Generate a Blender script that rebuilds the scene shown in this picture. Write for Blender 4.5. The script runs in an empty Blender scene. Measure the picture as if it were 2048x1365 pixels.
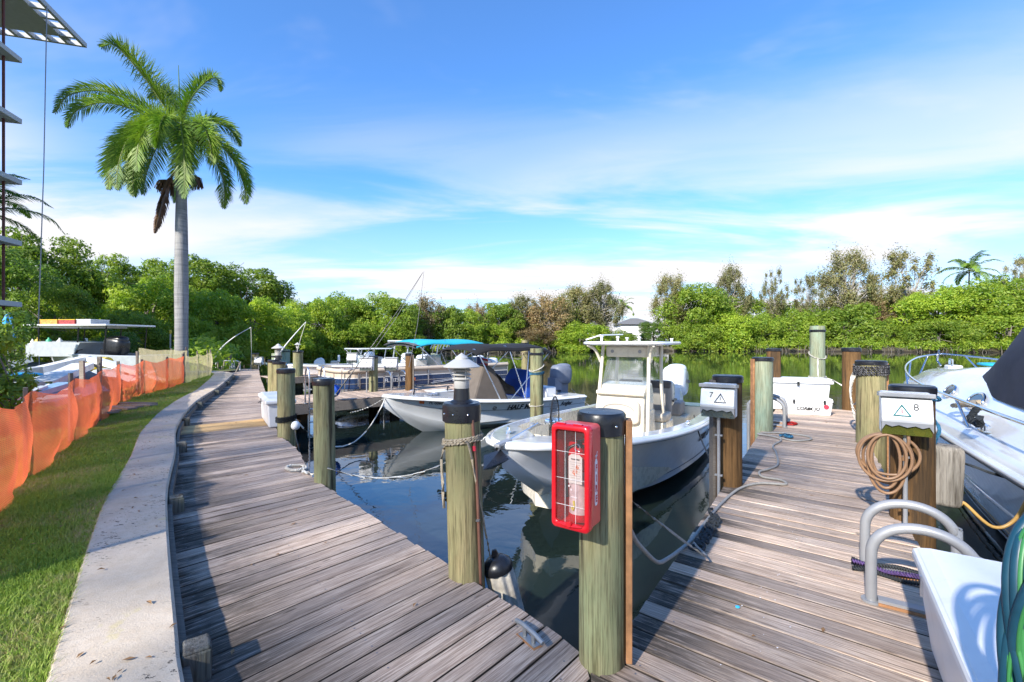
import bpy, math, random
import numpy as np
from mathutils import Vector, Matrix, Euler
random.seed(7); np.random.seed(7)
SC = bpy.context.scene
R = math.radians
# ------------------------------------------------------------ camera, sky, sun, exposure
cam_d = bpy.data.cameras.new('camera'); cam = bpy.data.objects.new('camera', cam_d)
SC.collection.objects.link(cam); SC.camera = cam
cam.location = (0, 0, 1.5); cam.rotation_euler = (R(90), 0, 0)
cam_d.sensor_width = 36; cam_d.lens = 16.0; cam_d.shift_y = -0.0012
cam_d.clip_start = 0.05; cam_d.clip_end = 3000
SUN_EL = 33; SUN_XY = Vector((-0.60, -0.80)).normalized()
world = bpy.data.worlds.new('World'); SC.world = world; world.use_nodes = True
def build_world():
    nt = world.node_tree; N = nt.nodes; L = nt.links; N.clear()
    out = N.new('ShaderNodeOutputWorld'); bg = N.new('ShaderNodeBackground'); bg.inputs['Strength'].default_value = 0.15
    sky = N.new('ShaderNodeTexSky'); sky.sky_type = 'NISHITA'; sky.sun_disc = False
    sky.sun_elevation = R(SUN_EL); sky.sun_rotation = math.atan2(SUN_XY.x, SUN_XY.y)
    sky.air_density = 1.0; sky.dust_density = 0.6; sky.ozone_density = 2.2
    tc = N.new('ShaderNodeTexCoord'); sp = N.new('ShaderNodeSeparateXYZ'); L.new(tc.outputs['Generated'], sp.inputs[0])
    def M(op, a, b=None, clamp=False):
        n = N.new('ShaderNodeMath'); n.operation = op; n.use_clamp = clamp
        for i, v in enumerate((a, b)):
            if v is None: continue
            if isinstance(v, (int, float)): n.inputs[i].default_value = v
            else: L.new(v, n.inputs[i])
        return n.outputs[0]
    zz = M('ADD', M('MAXIMUM', sp.outputs[2], 0.0), 0.10)
    cb = N.new('ShaderNodeCombineXYZ'); L.new(M('DIVIDE', sp.outputs[0], zz), cb.inputs[0]); L.new(M('DIVIDE', sp.outputs[1], zz), cb.inputs[1])
    def noise(sc, det, rough, mx, loc, rot=0.0, dist=0.0):
        mp = N.new('ShaderNodeMapping'); L.new(cb.outputs[0], mp.inputs[0]); mp.inputs['Scale'].default_value = mx; mp.inputs['Location'].default_value = loc; mp.inputs['Rotation'].default_value = (0, 0, rot)
        n = N.new('ShaderNodeTexNoise'); n.inputs['Scale'].default_value = sc; n.inputs['Detail'].default_value = det; n.inputs['Roughness'].default_value = rough; n.inputs['Distortion'].default_value = dist
        L.new(mp.outputs[0], n.inputs['Vector']); return n.outputs['Fac']
    def ramp(v, a, b):
        n = N.new('ShaderNodeMapRange'); n.interpolation_type = 'SMOOTHSTEP'; n.inputs['From Min'].default_value = a; n.inputs['From Max'].default_value = b; L.new(v, n.inputs['Value']); return n.outputs[0]
    streak = ramp(noise(1.05, 9, 0.56, (0.42, 1.0, 1), (3.1, 0.4, 0), 0.22, 0.5), 0.38, 0.60)
    big = ramp(noise(0.42, 3, 0.5, (0.6, 1.0, 1), (7.3, 2.2, 0)), 0.28, 0.56)
    hi = ramp(noise(1.3, 5, 0.6, (0.6, 1.0, 1), (1.3, 5.2, 0), 0.2, 0.4), 0.54, 0.80)
    low = ramp(sp.outputs[2], 0.52, 0.20)      # clouds bank up towards the horizon
    veil = ramp(sp.outputs[2], 0.34, 0.0)
    c1 = M('MULTIPLY', M('MULTIPLY', streak, big), M('MULTIPLY', low, 0.92))
    c2 = M('ADD', M('MULTIPLY', hi, 0.30), 0.03)
    fac = M('ADD', M('ADD', c1, c2), M('MULTIPLY', veil, 0.52), True)
    hs = N.new('ShaderNodeMix'); hs.data_type = 'RGBA'; hs.blend_type = 'MULTIPLY'; hs.inputs[0].default_value = 1.0
    L.new(sky.outputs[0], hs.inputs[6]); hs.inputs[7].default_value = (0.225, 0.45, 0.68, 1)
    mx = N.new('ShaderNodeMix'); mx.data_type = 'RGBA'; L.new(fac, mx.inputs[0]); L.new(hs.outputs[2], mx.inputs[6]); mx.inputs[7].default_value = (2.15, 2.13, 2.22, 1)
    L.new(mx.outputs[2], bg.inputs['Color']); L.new(bg.outputs[0], out.inputs[0])
build_world()
sun_d = bpy.data.lights.new('sun', 'SUN'); sun = bpy.data.objects.new('sun', sun_d); SC.collection.objects.link(sun)
sun_d.energy = 2.8; sun_d.angle = R(1.2); sun_d.color = (1.0, 0.93, 0.82)
to_sun = Vector((SUN_XY.x * math.cos(R(SUN_EL)), SUN_XY.y * math.cos(R(SUN_EL)), math.sin(R(SUN_EL))))
sun.rotation_euler = to_sun.to_track_quat('Z', 'Y').to_euler(); sun.location = (0, 0, 40)
vs = SC.view_settings; vs.view_transform = 'Standard'; vs.look = 'None'; vs.gamma = 1.0; vs.use_curve_mapping = False
vs.exposure = 1.70
cy = SC.cycles; cy.max_bounces = 7; cy.diffuse_bounces = 3; cy.glossy_bounces = 4; cy.transmission_bounces = 5; cy.transparent_max_bounces = 12
cy.caustics_reflective = False; cy.caustics_refractive = False; cy.use_denoising = True
cy.sample_clamp_indirect = 6.0

# ------------------------------------------------------------ measuring and mesh helpers
F = 910.0; CX = 1024.0; CY = 680.0
def gp(px, py, z=0.0):                 # ground point seen at a photo pixel, on the level z
    Y = F * (1.5 - z) / (py - CY); return Vector(((px - CX) / F * Y, Y, z))
def at(px, py, Y):                     # point at distance Y
    return Vector(((px - CX) / F * Y, Y, 1.5 - (py - CY) / F * Y))
WATER = -0.70
DO = Vector((0.671, 2.473, 0)); DA = R(34.3)
DD = Vector((math.sin(DA), math.cos(DA), 0)); DN = Vector((math.cos(DA), -math.sin(DA), 0))
def D(u, v, z=0.0): return DO + DD * u + DN * v + Vector((0, 0, z))

class MB:
    def __init__(s): s.v = []; s.f = []; s.m = []; s.cm = 0
    def mi(s, i): s.cm = i; return s
    def add(s, vs, fs):
        o = len(s.v); s.v += [tuple(p) for p in vs]; s.f += [tuple(i + o for i in f) for f in fs]; s.m += [s.cm] * len(fs); return s
    def box(s, c, d, rot=None, taper=1.0):
        x, y, z = d[0] / 2, d[1] / 2, d[2] / 2; P = []
        for sz in (-1, 1):
            k = taper if sz > 0 else 1.0
            for sx, sy in ((-1, -1), (1, -1), (1, 1), (-1, 1)): P.append(Vector((sx * x * k, sy * y * k, sz * z)))
        if rot is not None:
            if not isinstance(rot, Matrix): rot = Euler(rot).to_matrix()
            P = [rot @ p for p in P]
        c = Vector(c)
        return s.add([p + c for p in P], [(3, 2, 1, 0), (4, 5, 6, 7), (0, 1, 5, 4), (1, 2, 6, 5), (2, 3, 7, 6), (3, 0, 4, 7)])
    def bar(s, a, b, w, h, up=(0, 0, 1)):
        a = Vector(a); b = Vector(b); t = (b - a); l = t.length; t.normalize(); up = Vector(up)
        if abs(t.dot(up)) > .99: up = Vector((1, 0, 0))
        y = up.cross(t).normalized(); z = t.cross(y)
        return s.box((a + b) / 2, (l, w, h), Matrix((t, y, z)).transposed())
    def cyl(s, a, b, r0, r1=None, n=12, caps=True):
        if r1 is None: r1 = r0
        a = Vector(a); b = Vector(b); t = (b - a).normalized(); u = t.orthogonal().normalized(); w = t.cross(u); P = []
        for c, r in ((a, r0), (b, r1)):
            for i in range(n):
                q = 2 * math.pi * i / n; P.append(c + (u * math.cos(q) + w * math.sin(q)) * r)
        fs = [(i, (i + 1) % n, n + (i + 1) % n, n + i) for i in range(n)]
        if caps: fs += [tuple(range(n - 1, -1, -1)), tuple(range(n, 2 * n))]
        return s.add(P, fs)
    def tube(s, pts, r, n=8, closed=False, lobes=0, twist=0.0, rr=None, caps=True):
        pts = [Vector(p) for p in pts]; m = len(pts); P = []; prev = None; acc = 0.0
        for i, p in enumerate(pts):
            t = (pts[(i + 1) % m] - pts[i - 1]) if closed else (pts[min(i + 1, m - 1)] - pts[max(i - 1, 0)])
            if t.length < 1e-9: t = Vector((0, 0, 1))
            t.normalize()
            if prev is None: u = t.orthogonal().normalized()
            else:
                u = prev - t * prev.dot(t); u = u.normalized() if u.length > 1e-6 else t.orthogonal().normalized()
            prev = u; w = t.cross(u)
            if i: acc += (p - pts[i - 1]).length
            q0 = acc * twist; ri = rr[i] if rr else r
            for k in range(n):
                q = 2 * math.pi * k / n
                rad = ri * (1 + (0.22 * math.cos(lobes * q) if lobes else 0))
                P.append(p + (u * math.cos(q + q0) + w * math.sin(q + q0)) * rad)
        fs = []
        for i in range(m if closed else m - 1):
            j = (i + 1) % m
            for k in range(n): fs.append((i * n + k, i * n + (k + 1) % n, j * n + (k + 1) % n, j * n + k))
        if not closed and caps: fs += [tuple(range(n - 1, -1, -1)), tuple(range((m - 1) * n, m * n))]
        return s.add(P, fs)
    def lathe(s, prof, c=(0, 0, 0), n=20, sq=None):
        c = Vector(c); P = []
        for r, z in prof:
            for i in range(n):
                q = 2 * math.pi * i / n; P.append(c + Vector((r * math.cos(q), r * math.sin(q), z)))
        m = len(prof); fs = [(a * n + i, a * n + (i + 1) % n, (a + 1) * n + (i + 1) % n, (a + 1) * n + i) for a in range(m - 1) for i in range(n)]
        if prof[0][0] > 1e-6: fs.append(tuple(range(n - 1, -1, -1)))
        if prof[-1][0] > 1e-6: fs.append(tuple(range((m - 1) * n, m * n)))
        return s.add(P, fs)
    def sup(s, c, d, e=0.5, rot=None, nu=20, nv=12):      # rounded cushion-like body
        def sg(x, p): return math.copysign(abs(x) ** p, x)
        c = Vector(c); P = []
        if rot is not None and not isinstance(rot, Matrix): rot = Euler(rot).to_matrix()
        for j in range(nv + 1):
            a = -math.pi / 2 + math.pi * j / nv
            for i in range(nu):
                b = 2 * math.pi * i / nu
                p = Vector((d[0] / 2 * sg(math.cos(a), e) * sg(math.cos(b), e), d[1] / 2 * sg(math.cos(a), e) * sg(math.sin(b), e), d[2] / 2 * sg(math.sin(a), e)))
                P.append((rot @ p if rot is not None else p) + c)
        return s.add(P, [(j * nu + i, j * nu + (i + 1) % nu, (j + 1) * nu + (i + 1) % nu, (j + 1) * nu + i) for j in range(nv) for i in range(nu)])
    def loft(s, rings, closed=False, flip=False):
        n = len(rings[0]); P = [p for r in rings for p in r]; fs = []
        for a in range(len(rings) - 1):
            for i in range(n if closed else n - 1):
                j = (i + 1) % n; q = (a * n + i, a * n + j, (a + 1) * n + j, (a + 1) * n + i)
                fs.append(q[::-1] if flip else q)
        return s.add(P, fs)
    def prism(s, poly, z0, z1):
        n = len(poly); P = [Vector((p[0], p[1], z0)) for p in poly] + [Vector((p[0], p[1], z1)) for p in poly]
        return s.add(P, [tuple(range(n - 1, -1, -1)), tuple(range(n, 2 * n))] + [(i, (i + 1) % n, n + (i + 1) % n, n + i) for i in range(n)])
    def ext(s, poly, t):         # extrude an arbitrary planar 3-D polygon by vector t
        n = len(poly); P = [Vector(p) for p in poly] + [Vector(p) + Vector(t) for p in poly]
        return s.add(P, [tuple(range(n - 1, -1, -1)), tuple(range(n, 2 * n))] + [(i, (i + 1) % n, n + (i + 1) % n, n + i) for i in range(n)])
    def move(s, M_):
        s.v = [tuple(M_ @ Vector(p)) for p in s.v]; return s
    def mesh(s, name, mats, smooth=False, fix=True):
        me = bpy.data.meshes.new(name); me.from_pydata(s.v, [], s.f)
        if not isinstance(mats, (list, tuple)): mats = [mats]
        for m in mats: me.materials.append(m)
        if len(mats) > 1: me.polygons.foreach_set('material_index', s.m)
        if fix:
            import bmesh
            b = bmesh.new(); b.from_mesh(me); bmesh.ops.recalc_face_normals(b, faces=b.faces); b.to_mesh(me); b.free()
        if smooth:
            me.polygons.foreach_set('use_smooth', [True] * len(me.polygons)); me.set_sharp_from_angle(angle=R(smooth if smooth is not True else 40))
        me.update(); return me
    def build(s, name, mats, parent=None, smooth=False, bevel=0, loc=(0, 0, 0), rotz=0, fix=True, label=None):
        o = bpy.data.objects.new(name, s.mesh(name, mats, smooth, fix)); SC.collection.objects.link(o)
        o.parent = parent; o.location = loc; o.rotation_euler = (0, 0, rotz)
        if bevel:
            b = o.modifiers.new('bevel', 'BEVEL'); b.width = bevel; b.segments = 2; b.limit_method = 'ANGLE'; b.angle_limit = R(40)
        if label: o['label'] = label
        return o
def tag(o, label, cat, group=None, kind=None):
    if label: o['label'] = label
    if cat: o['category'] = cat
    if group: o['group'] = group
    if kind: o['kind'] = kind
    return o
def thing(name, label, cat, loc=(0, 0, 0), rotz=0, group=None):
    o = bpy.data.objects.new(name, None); o.empty_display_size = .2; SC.collection.objects.link(o)
    o.location = loc; o.rotation_euler = (0, 0, rotz); return tag(o, label, cat, group)
def structure(name, loc=(0, 0, 0)):
    o = bpy.data.objects.new(name, None); SC.collection.objects.link(o); o.location = loc; o['kind'] = 'structure'; return o
def share(src, parent=None, loc=(0, 0, 0), rot=(0, 0, 0), scale=(1, 1, 1)):
    c = src.copy(); SC.collection.objects.link(c); c.parent = parent; c.location = loc; c.rotation_euler = rot; c.scale = scale; return c
def children(o): return [c for c in SC.collection.objects if c.parent == o]
def copy_tree(o, parent=None):
    c = o.copy(); SC.collection.objects.link(c); c.parent = parent
    for ch in children(o): copy_tree(ch, c)
    return c
def smooth_path(pts, k=8):
    pts = [Vector(p) for p in pts]; out = []
    if len(pts) < 3: return [pts[0].lerp(pts[1], i / k) for i in range(k + 1)]
    q = [pts[0] * 2 - pts[1]] + pts + [pts[-1] * 2 - pts[-2]]
    for i in range(1, len(q) - 2):
        a, b, c, d = q[i - 1:i + 3]
        for j in range(k):
            t = j / k; out.append(((b * 2) + (c - a) * t + (a * 2 - b * 5 + c * 4 - d) * t * t + (b * 3 - a - c * 3 + d) * t ** 3) * .5)
    out.append(pts[-1]); return out
def sag(a, b, d, n=14):
    a = Vector(a); b = Vector(b); return [a.lerp(b, i / n) - Vector((0, 0, d * 4 * (i / n) * (1 - i / n))) for i in range(n + 1)]
def rope(name, pts, r, m, label, cat='rope', group=None, k=6, raw=False, lobes=3, n=9, parent=None):
    pts = [Vector(p) for p in pts]
    if not raw: pts = smooth_path(pts, k)
    o0 = pts[0].copy(); mb = MB().tube([p - o0 for p in pts], r, n=n, lobes=lobes, twist=(2.2 / r if lobes else 0))
    o = mb.build(name, m, parent, smooth=60, loc=o0)
    if cat: tag(o, label, cat, group)
    return o

# ------------------------------------------------------------ materials
def nodes(name):
    m = bpy.data.materials.new(name); m.use_nodes = True; nt = m.node_tree
    return m, nt, nt.nodes['Principled BSDF'], nt.nodes['Material Output']
class G:                                  # tiny node-graph helper
    def __init__(s, nt): s.nt = nt; s.N = nt.nodes; s.L = nt.links
    def tc(s, w='Object'): return s.N.new('ShaderNodeTexCoord').outputs[w]
    def pos(s): return s.N.new('ShaderNodeNewGeometry').outputs['Position']
    def map(s, v, sc=(1, 1, 1), loc=(0, 0, 0), rot=(0, 0, 0)):
        n = s.N.new('ShaderNodeMapping'); s.L.new(v, n.inputs[0]); n.inputs['Scale'].default_value = sc; n.inputs['Rotation'].default_value = rot
        if isinstance(loc, tuple): n.inputs['Location'].default_value = loc
        else: s.L.new(loc, n.inputs['Location'])
        return n.outputs[0]
    def noise(s, v, sc=5, det=4, rough=.55, dist=0):
        n = s.N.new('ShaderNodeTexNoise'); s.L.new(v, n.inputs['Vector']); n.inputs['Scale'].default_value = sc; n.inputs['Detail'].default_value = det
        n.inputs['Roughness'].default_value = rough; n.inputs['Distortion'].default_value = dist; return n.outputs['Fac']
    def vor(s, v, sc=5, feat='F1'):
        n = s.N.new('ShaderNodeTexVoronoi'); n.feature = feat; s.L.new(v, n.inputs['Vector']); n.inputs['Scale'].default_value = sc; return n.outputs['Distance']
    def m(s, op, a, b=0.0, clamp=False):
        n = s.N.new('ShaderNodeMath'); n.operation = op; n.use_clamp = clamp
        for i, v in enumerate((a, b)):
            if isinstance(v, (int, float)): n.inputs[i].default_value = v
            else: s.L.new(v, n.inputs[i])
        return n.outputs[0]
    def rng(s, v, a, b, c=0.0, d=1.0):
        n = s.N.new('ShaderNodeMapRange'); s.L.new(v, n.inputs['Value'])
        for k, x in zip(('From Min', 'From Max', 'To Min', 'To Max'), (a, b, c, d)): n.inputs[k].default_value = x
        return n.outputs[0]
    def mix(s, f, a, b, blend='MIX'):
        n = s.N.new('ShaderNodeMix'); n.data_type = 'RGBA'; n.blend_type = blend
        for i, v in ((0, f), (6, a), (7, b)):
            if isinstance(v, (int, float)): n.inputs[i].default_value = v
            elif isinstance(v, tuple): n.inputs[i].default_value = v if len(v) == 4 else (*v, 1)
            else: s.L.new(v, n.inputs[i])
        return n.outputs[2]
    def rand(s): return s.N.new('ShaderNodeObjectInfo').outputs['Random']
    def bump(s, h, st=.3, d=.01):
        n = s.N.new('ShaderNodeBump'); n.inputs['Strength'].default_value = st; n.inputs['Distance'].default_value = d; s.L.new(h, n.inputs['Height']); return n.outputs[0]
    def sep(s, v):
        n = s.N.new('ShaderNodeSeparateXYZ'); s.L.new(v, n.inputs[0]); return n.outputs
_mc = {}
def plain(name, col, rough=.5, metal=0.0, var=.12, scale=6, bump=0.0, bscale=60, coat=0.0, dirt=0.0, sheen=0.0):
    if name in _mc: return _mc[name]
    m, nt, p, out = nodes(name); g = G(nt); v = g.tc()
    c = g.mix(g.rng(g.noise(v, scale, 5, .6), .3, .7), tuple(x * (1 - var) for x in col), tuple(min(1, x * (1 + var)) for x in col))
    if dirt: c = g.mix(g.rng(g.noise(g.map(v, (1, 1, .35)), 9, 6, .65), .55, .75, 0, dirt), c, (.12, .10, .075))
    nt.links.new(c, p.inputs['Base Color']); p.inputs['Metallic'].default_value = metal
    nt.links.new(g.rng(g.noise(v, scale * 2, 3), .3, .7, max(.02, rough - .07), rough + .07), p.inputs['Roughness'])
    if coat: p.inputs['Coat Weight'].default_value = coat; p.inputs['Coat Roughness'].default_value = .08
    if bump: nt.links.new(g.bump(g.noise(v, bscale, 4), bump, .004), p.inputs['Normal'])
    _mc[name] = m; return m
def plank_mat(name, c0, c1, c2, mildew=False):
    m, nt, p, out = nodes(name); g = G(nt); v = g.tc(); r = g.rand()
    n = g.N.new('ShaderNodeCombineXYZ'); nt.links.new(g.m('MULTIPLY', r, 40), n.inputs[0]); nt.links.new(g.m('MULTIPLY', r, 17), n.inputs[1])
    vv = g.map(v, (1, 1, 1), n.outputs[0])
    grain = g.noise(g.map(vv, (1.1, 42, 42)), 2.2, 8, .72, .35)
    fine = g.noise(g.map(vv, (3.0, 150, 150)), 2, 4, .7)
    big = g.noise(g.map(vv, (1.0, 3, 3)), 1.7, 4, .6)
    c = g.mix(g.rng(grain, .38, .58), c0, c1)
    c = g.mix(g.rng(big, .40, .7, 0, .6), c, c2)
    c = g.mix(g.rng(fine, .45, .70, 0, .6), c, tuple(x * .45 for x in c0)); crk = g.noise(g.map(vv, (.55, 21, 21)), 1.0, 6, .6); c = g.mix(g.rng(crk, .64, .69, 0, .7), c, (.05, .036, .028))
    tone = g.mix(1.0, c, g.mix(r, (.66, .66, .67), (1.28, 1.22, 1.15)), 'MULTIPLY')
    kn = g.vor(g.map(vv, (2.2, 11, 11)), 1.0)
    tone = g.mix(g.rng(kn, .05, .10, .75, 0), tone, (.055, .038, .028))
    if mildew:
        x = g.sep(v)[0]
        st = g.noise(g.map(g.pos(), (1.1, 1.1, 1.1)), 1.3, 4, .6); st2 = g.noise(g.map(vv, (2.5, 26, 26)), 2, 5, .7)
        k = g.m('MULTIPLY', g.rng(x, .75, .12), g.m('MULTIPLY', g.rng(st, .34, .50), g.rng(st2, .30, .50)), True)
        tone = g.mix(g.m('MULTIPLY', k, .88), tone, (.022, .020, .014))
    nt.links.new(tone, p.inputs['Base Color']); p.inputs['Roughness'].default_value = .82; p.inputs['Specular IOR Level'].default_value = .25
    nt.links.new(g.bump(g.m('ADD', grain, g.m('MULTIPLY', fine, .7)), .9, .008), p.inputs['Normal']); return m
def piling_mat(name, c0, c1, c2, stain=.5):
    m, nt, p, out = nodes(name); g = G(nt); v = g.tc(); r = g.rand()
    n = g.N.new('ShaderNodeCombineXYZ'); nt.links.new(g.m('MULTIPLY', r, 31), n.inputs[0]); nt.links.new(g.m('MULTIPLY', r, 13), n.inputs[2])
    vv = g.map(v, (1, 1, 1), n.outputs[0])
    gr = g.noise(g.map(vv, (16, 16, .9)), 1.6, 7, .65, .6); fi = g.noise(g.map(vv, (70, 70, 2.2)), 1.5, 4, .7); bg = g.noise(g.map(vv, (3, 3, 1.1)), 1.4, 5, .65)
    c = g.mix(g.rng(gr, .33, .67), c0, c1); c = g.mix(g.rng(bg, .40, .66), c, c2)
    c = g.mix(g.rng(fi, .48, .70, 0, .8), c, tuple(x * .30 for x in c0))
    c = g.mix(g.rng(g.noise(g.map(vv, (9, 9, .7)), 1.1, 6, .6), .53, .63, 0, stain), c, (.035, .026, .018))
    wet = g.sep(g.pos())[2]
    c = g.mix(g.rng(wet, -.25, -.5, 0, .9), c, (.014, .012, .009))
    nt.links.new(c, p.inputs['Base Color']); p.inputs['Roughness'].default_value = .85; p.inputs['Specular IOR Level'].default_value = .2
    nt.links.new(g.bump(g.m('ADD', gr, fi), .7, .008), p.inputs['Normal']); return m
def leaf_mat(name, ca, cb, cc, trans=.42, scale=.5):
    m, nt, p, out = nodes(name); g = G(nt)
    n = g.noise(g.tc('Object'), scale, 3, .6); n2 = g.noise(g.pos(), 1.1, 3, .6)
    c = g.mix(g.rng(n, .35, .65), ca, cb); c = g.mix(g.rng(n2, .45, .68, 0, .8), c, cc)
    c = g.mix(1.0, c, g.mix(g.rand(), (.78, .80, .80), (1.22, 1.18, 1.1)), 'MULTIPLY')
    nt.links.new(c, p.inputs['Base Color']); p.inputs['Roughness'].default_value = .5; p.inputs['Specular IOR Level'].default_value = .35
    tr = g.N.new('ShaderNodeBsdfTranslucent'); nt.links.new(g.mix(1.0, c, (1.5, 1.6, .7), 'MULTIPLY'), tr.inputs[0])
    mx = g.N.new('ShaderNodeMixShader'); mx.inputs[0].default_value = trans
    nt.links.new(p.outputs[0], mx.inputs[1]); nt.links.new(tr.outputs[0], mx.inputs[2]); nt.links.new(mx.outputs[0], out.inputs[0]); return m
def net_mat(name, col, open_=.35):
    m, nt, p, out = nodes(name); g = G(nt)
    v = g.tc('UV'); x, y, z = g.sep(v)
    wv = g.m('MULTIPLY', g.rng(g.m('SINE', g.m('MULTIPLY', x, 420)), -1, 1), g.rng(g.m('SINE', g.m('MULTIPLY', y, 420)), -1, 1))
    ns = g.noise(g.map(v, (1, 1, 1)), 3.0, 4, .6)
    c = g.mix(g.rng(ns, .3, .7), tuple(x_ * .82 for x_ in col), tuple(min(1, x_ * 1.1) for x_ in col))
    nt.links.new(c, p.inputs['Base Color']); p.inputs['Roughness'].default_value = .55
    tr = g.N.new('ShaderNodeBsdfTranslucent'); nt.links.new(c, tr.inputs[0]); tp = g.N.new('ShaderNodeBsdfTransparent')
    a = g.N.new('ShaderNodeMixShader'); a.inputs[0].default_value = .45; nt.links.new(p.outputs[0], a.inputs[1]); nt.links.new(tr.outputs[0], a.inputs[2])
    b = g.N.new('ShaderNodeMixShader'); nt.links.new(g.m('ADD', g.m('MULTIPLY', wv, open_), open_ * .45, True), b.inputs[0])
    nt.links.new(a.outputs[0], b.inputs[1]); nt.links.new(tp.outputs[0], b.inputs[2]); nt.links.new(b.outputs[0], out.inputs[0]); return m
def glass_mat(name, col=(.9, .95, .95), a=.7, rough=.03):
    m, nt, p, out = nodes(name); g = G(nt); p.inputs['Base Color'].default_value = (*[c * .3 for c in col], 1); p.inputs['Roughness'].default_value = rough
    tp = g.N.new('ShaderNodeBsdfTransparent'); tp.inputs[0].default_value = (*col, 1); mx = g.N.new('ShaderNodeMixShader'); mx.inputs[0].default_value = a
    nt.links.new(p.outputs[0], mx.inputs[1]); nt.links.new(tp.outputs[0], mx.inputs[2]); nt.links.new(mx.outputs[0], out.inputs[0]); return m

M_PLANK = plank_mat('weathered_deck_wood', (.21, .155, .125), (.64, .54, .47), (.41, .315, .26), True)
M_PLANK2 = plank_mat('warm_deck_wood', (.23, .168, .13), (.67, .55, .46), (.45, .34, .27))
M_PEDGE = plain('gap_shade_plank_edge', (.055, .042, .032), .9, var=.4, scale=12)  # plank sides coloured dark to paint shade into the gaps between boards
M_NEW = plank_mat('new_deck_wood', (.42, .27, .12), (.62, .43, .22), (.52, .34, .16))
M_FASCIA = plank_mat('grey_fascia_wood', (.17, .15, .13), (.30, .27, .24), (.22, .19, .16))
M_RUST = plain('rub_board_wood', (.33, .16, .07), .75, var=.35, scale=14, bump=.3)
M_PGREEN = piling_mat('green_treated_timber', (.15, .135, .065), (.34, .31, .18), (.235, .26, .145), .8)
M_PPALE = piling_mat('pale_green_timber', (.20, .22, .135), (.36, .38, .27), (.27, .36, .27), .15)
M_PBROWN = piling_mat('brown_timber', (.075, .042, .018), (.23, .125, .05), (.13, .072, .03), .7)
M_PMIX = piling_mat('olive_timber', (.19, .155, .075), (.40, .33, .18), (.25, .24, .12), .7)
M_BLACK = plain('black_plastic', (.012, .013, .017), .32, var=.2, bump=.15)
M_RUBBER = plain('black_rubber', (.015, .015, .016), .6)
M_GREYR = plain('dark_grey_fabric', (.06, .065, .08), .9, bump=.3)
M_WHITE = plain('white_plastic', (.72, .73, .74), .35, var=.04, dirt=.12)
M_GEL = plain('white_gelcoat', (.76, .77, .78), .16, var=.03, coat=.6)
M_GELG = plain('pale_grey_gelcoat', (.74, .75, .78), .2, var=.03, coat=.35)
M_CREAM = plain('cream_gelcoat', (.72, .66, .54), .28, var=.04, coat=.3)
M_CUSH = plain('cream_vinyl', (.60, .52, .42), .5, var=.05, bump=.1)
M_TAUPE = plain('taupe_vinyl', (.27, .25, .235), .6, var=.08, bump=.2)
M_TAUPED = plain('dark_taupe_vinyl', (.085, .075, .075), .6)
M_ALU = plain('brushed_aluminium', (.62, .63, .65), .3, 1.0, var=.1, bump=.1)
M_GALV = plain('grey_coated_tube', (.30, .305, .32), .38, .25, var=.06)
M_STEEL = plain('polished_steel', (.75, .76, .78), .12, 1.0, var=.03)
M_CONC = plain('pale_concrete', (.5, .46, .4), .9, var=.1)
M_NAVY = plain('navy_panel', (.012, .035, .10), .25, coat=.4)
M_TAN = plain('tan_panel', (.52, .43, .34), .45, var=.06)
M_TEAL = plain('turquoise_canvas', (.015, .36, .50), .75, var=.08, bump=.3, bscale=20)
M_BCANV = plain('black_canvas', (.008, .008, .010), .85, var=.2, bump=.4, bscale=14)
M_BROWNC = plain('brown_cover', (.12, .10, .085), .9, var=.15, bump=.4, bscale=12)
M_BLUEC = plain('blue_cover', (.012, .075, .42), .8, var=.12, bump=.3, bscale=12)
M_RED = plain('red_plastic', (.62, .006, .016), .24, var=.05, coat=.5)
M_REDS = plain('faded_red_plastic', (.72, .10, .085), .38, var=.08)
M_ROPE = plain('tan_rope', (.36, .30, .22), .9, var=.25, scale=60)
M_ROPEW = plain('white_rope', (.62, .60, .55), .9, var=.15, scale=60)
M_ROPEG = plain('grey_rope', (.30, .29, .27), .85, var=.2, scale=60)
M_ROPEB = plain('black_rope', (.025, .03, .035), .8, var=.5, scale=90)
M_ROPEP = plain('purple_rope', (.09, .05, .17), .85, var=.5, scale=60)
M_ROPER = plain('red_rope', (.5, .02, .02), .85, var=.3, scale=60)
M_ROPEBL = plain('blue_rope', (.03, .15, .28), .85, var=.5, scale=70)
M_HOSE = plain('tan_hose', (.27, .155, .085), .45, var=.12)
M_HOSEY = plain('ochre_hose', (.50, .30, .09), .4, var=.12)
M_HOSEG = plain('green_blue_hose', (.006, .05, .085), .42, var=.25)
M_HOSES = plain('green_hose_stripe', (.04, .20, .06), .45)
M_DARKT = plain('black_print', (.012, .012, .014), .5)
M_WPRINT = plain('white_print', (.82, .82, .84), .45)
M_GPRINT = plain('grey_print', (.12, .12, .14), .5)
M_OPRINT = plain('orange_print', (.75, .16, .03), .5)
M_TEALP = plain('teal_print', (.02, .25, .25), .5)
M_REDP = plain('red_print', (.6, .03, .06), .5)
M_GLASS = glass_mat('clear_glass')
M_GLASSD = glass_mat('tinted_glass', (.5, .6, .6), .5)
M_LENS = glass_mat('lamp_lens', (.95, .93, .9), .5, .15)
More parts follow.
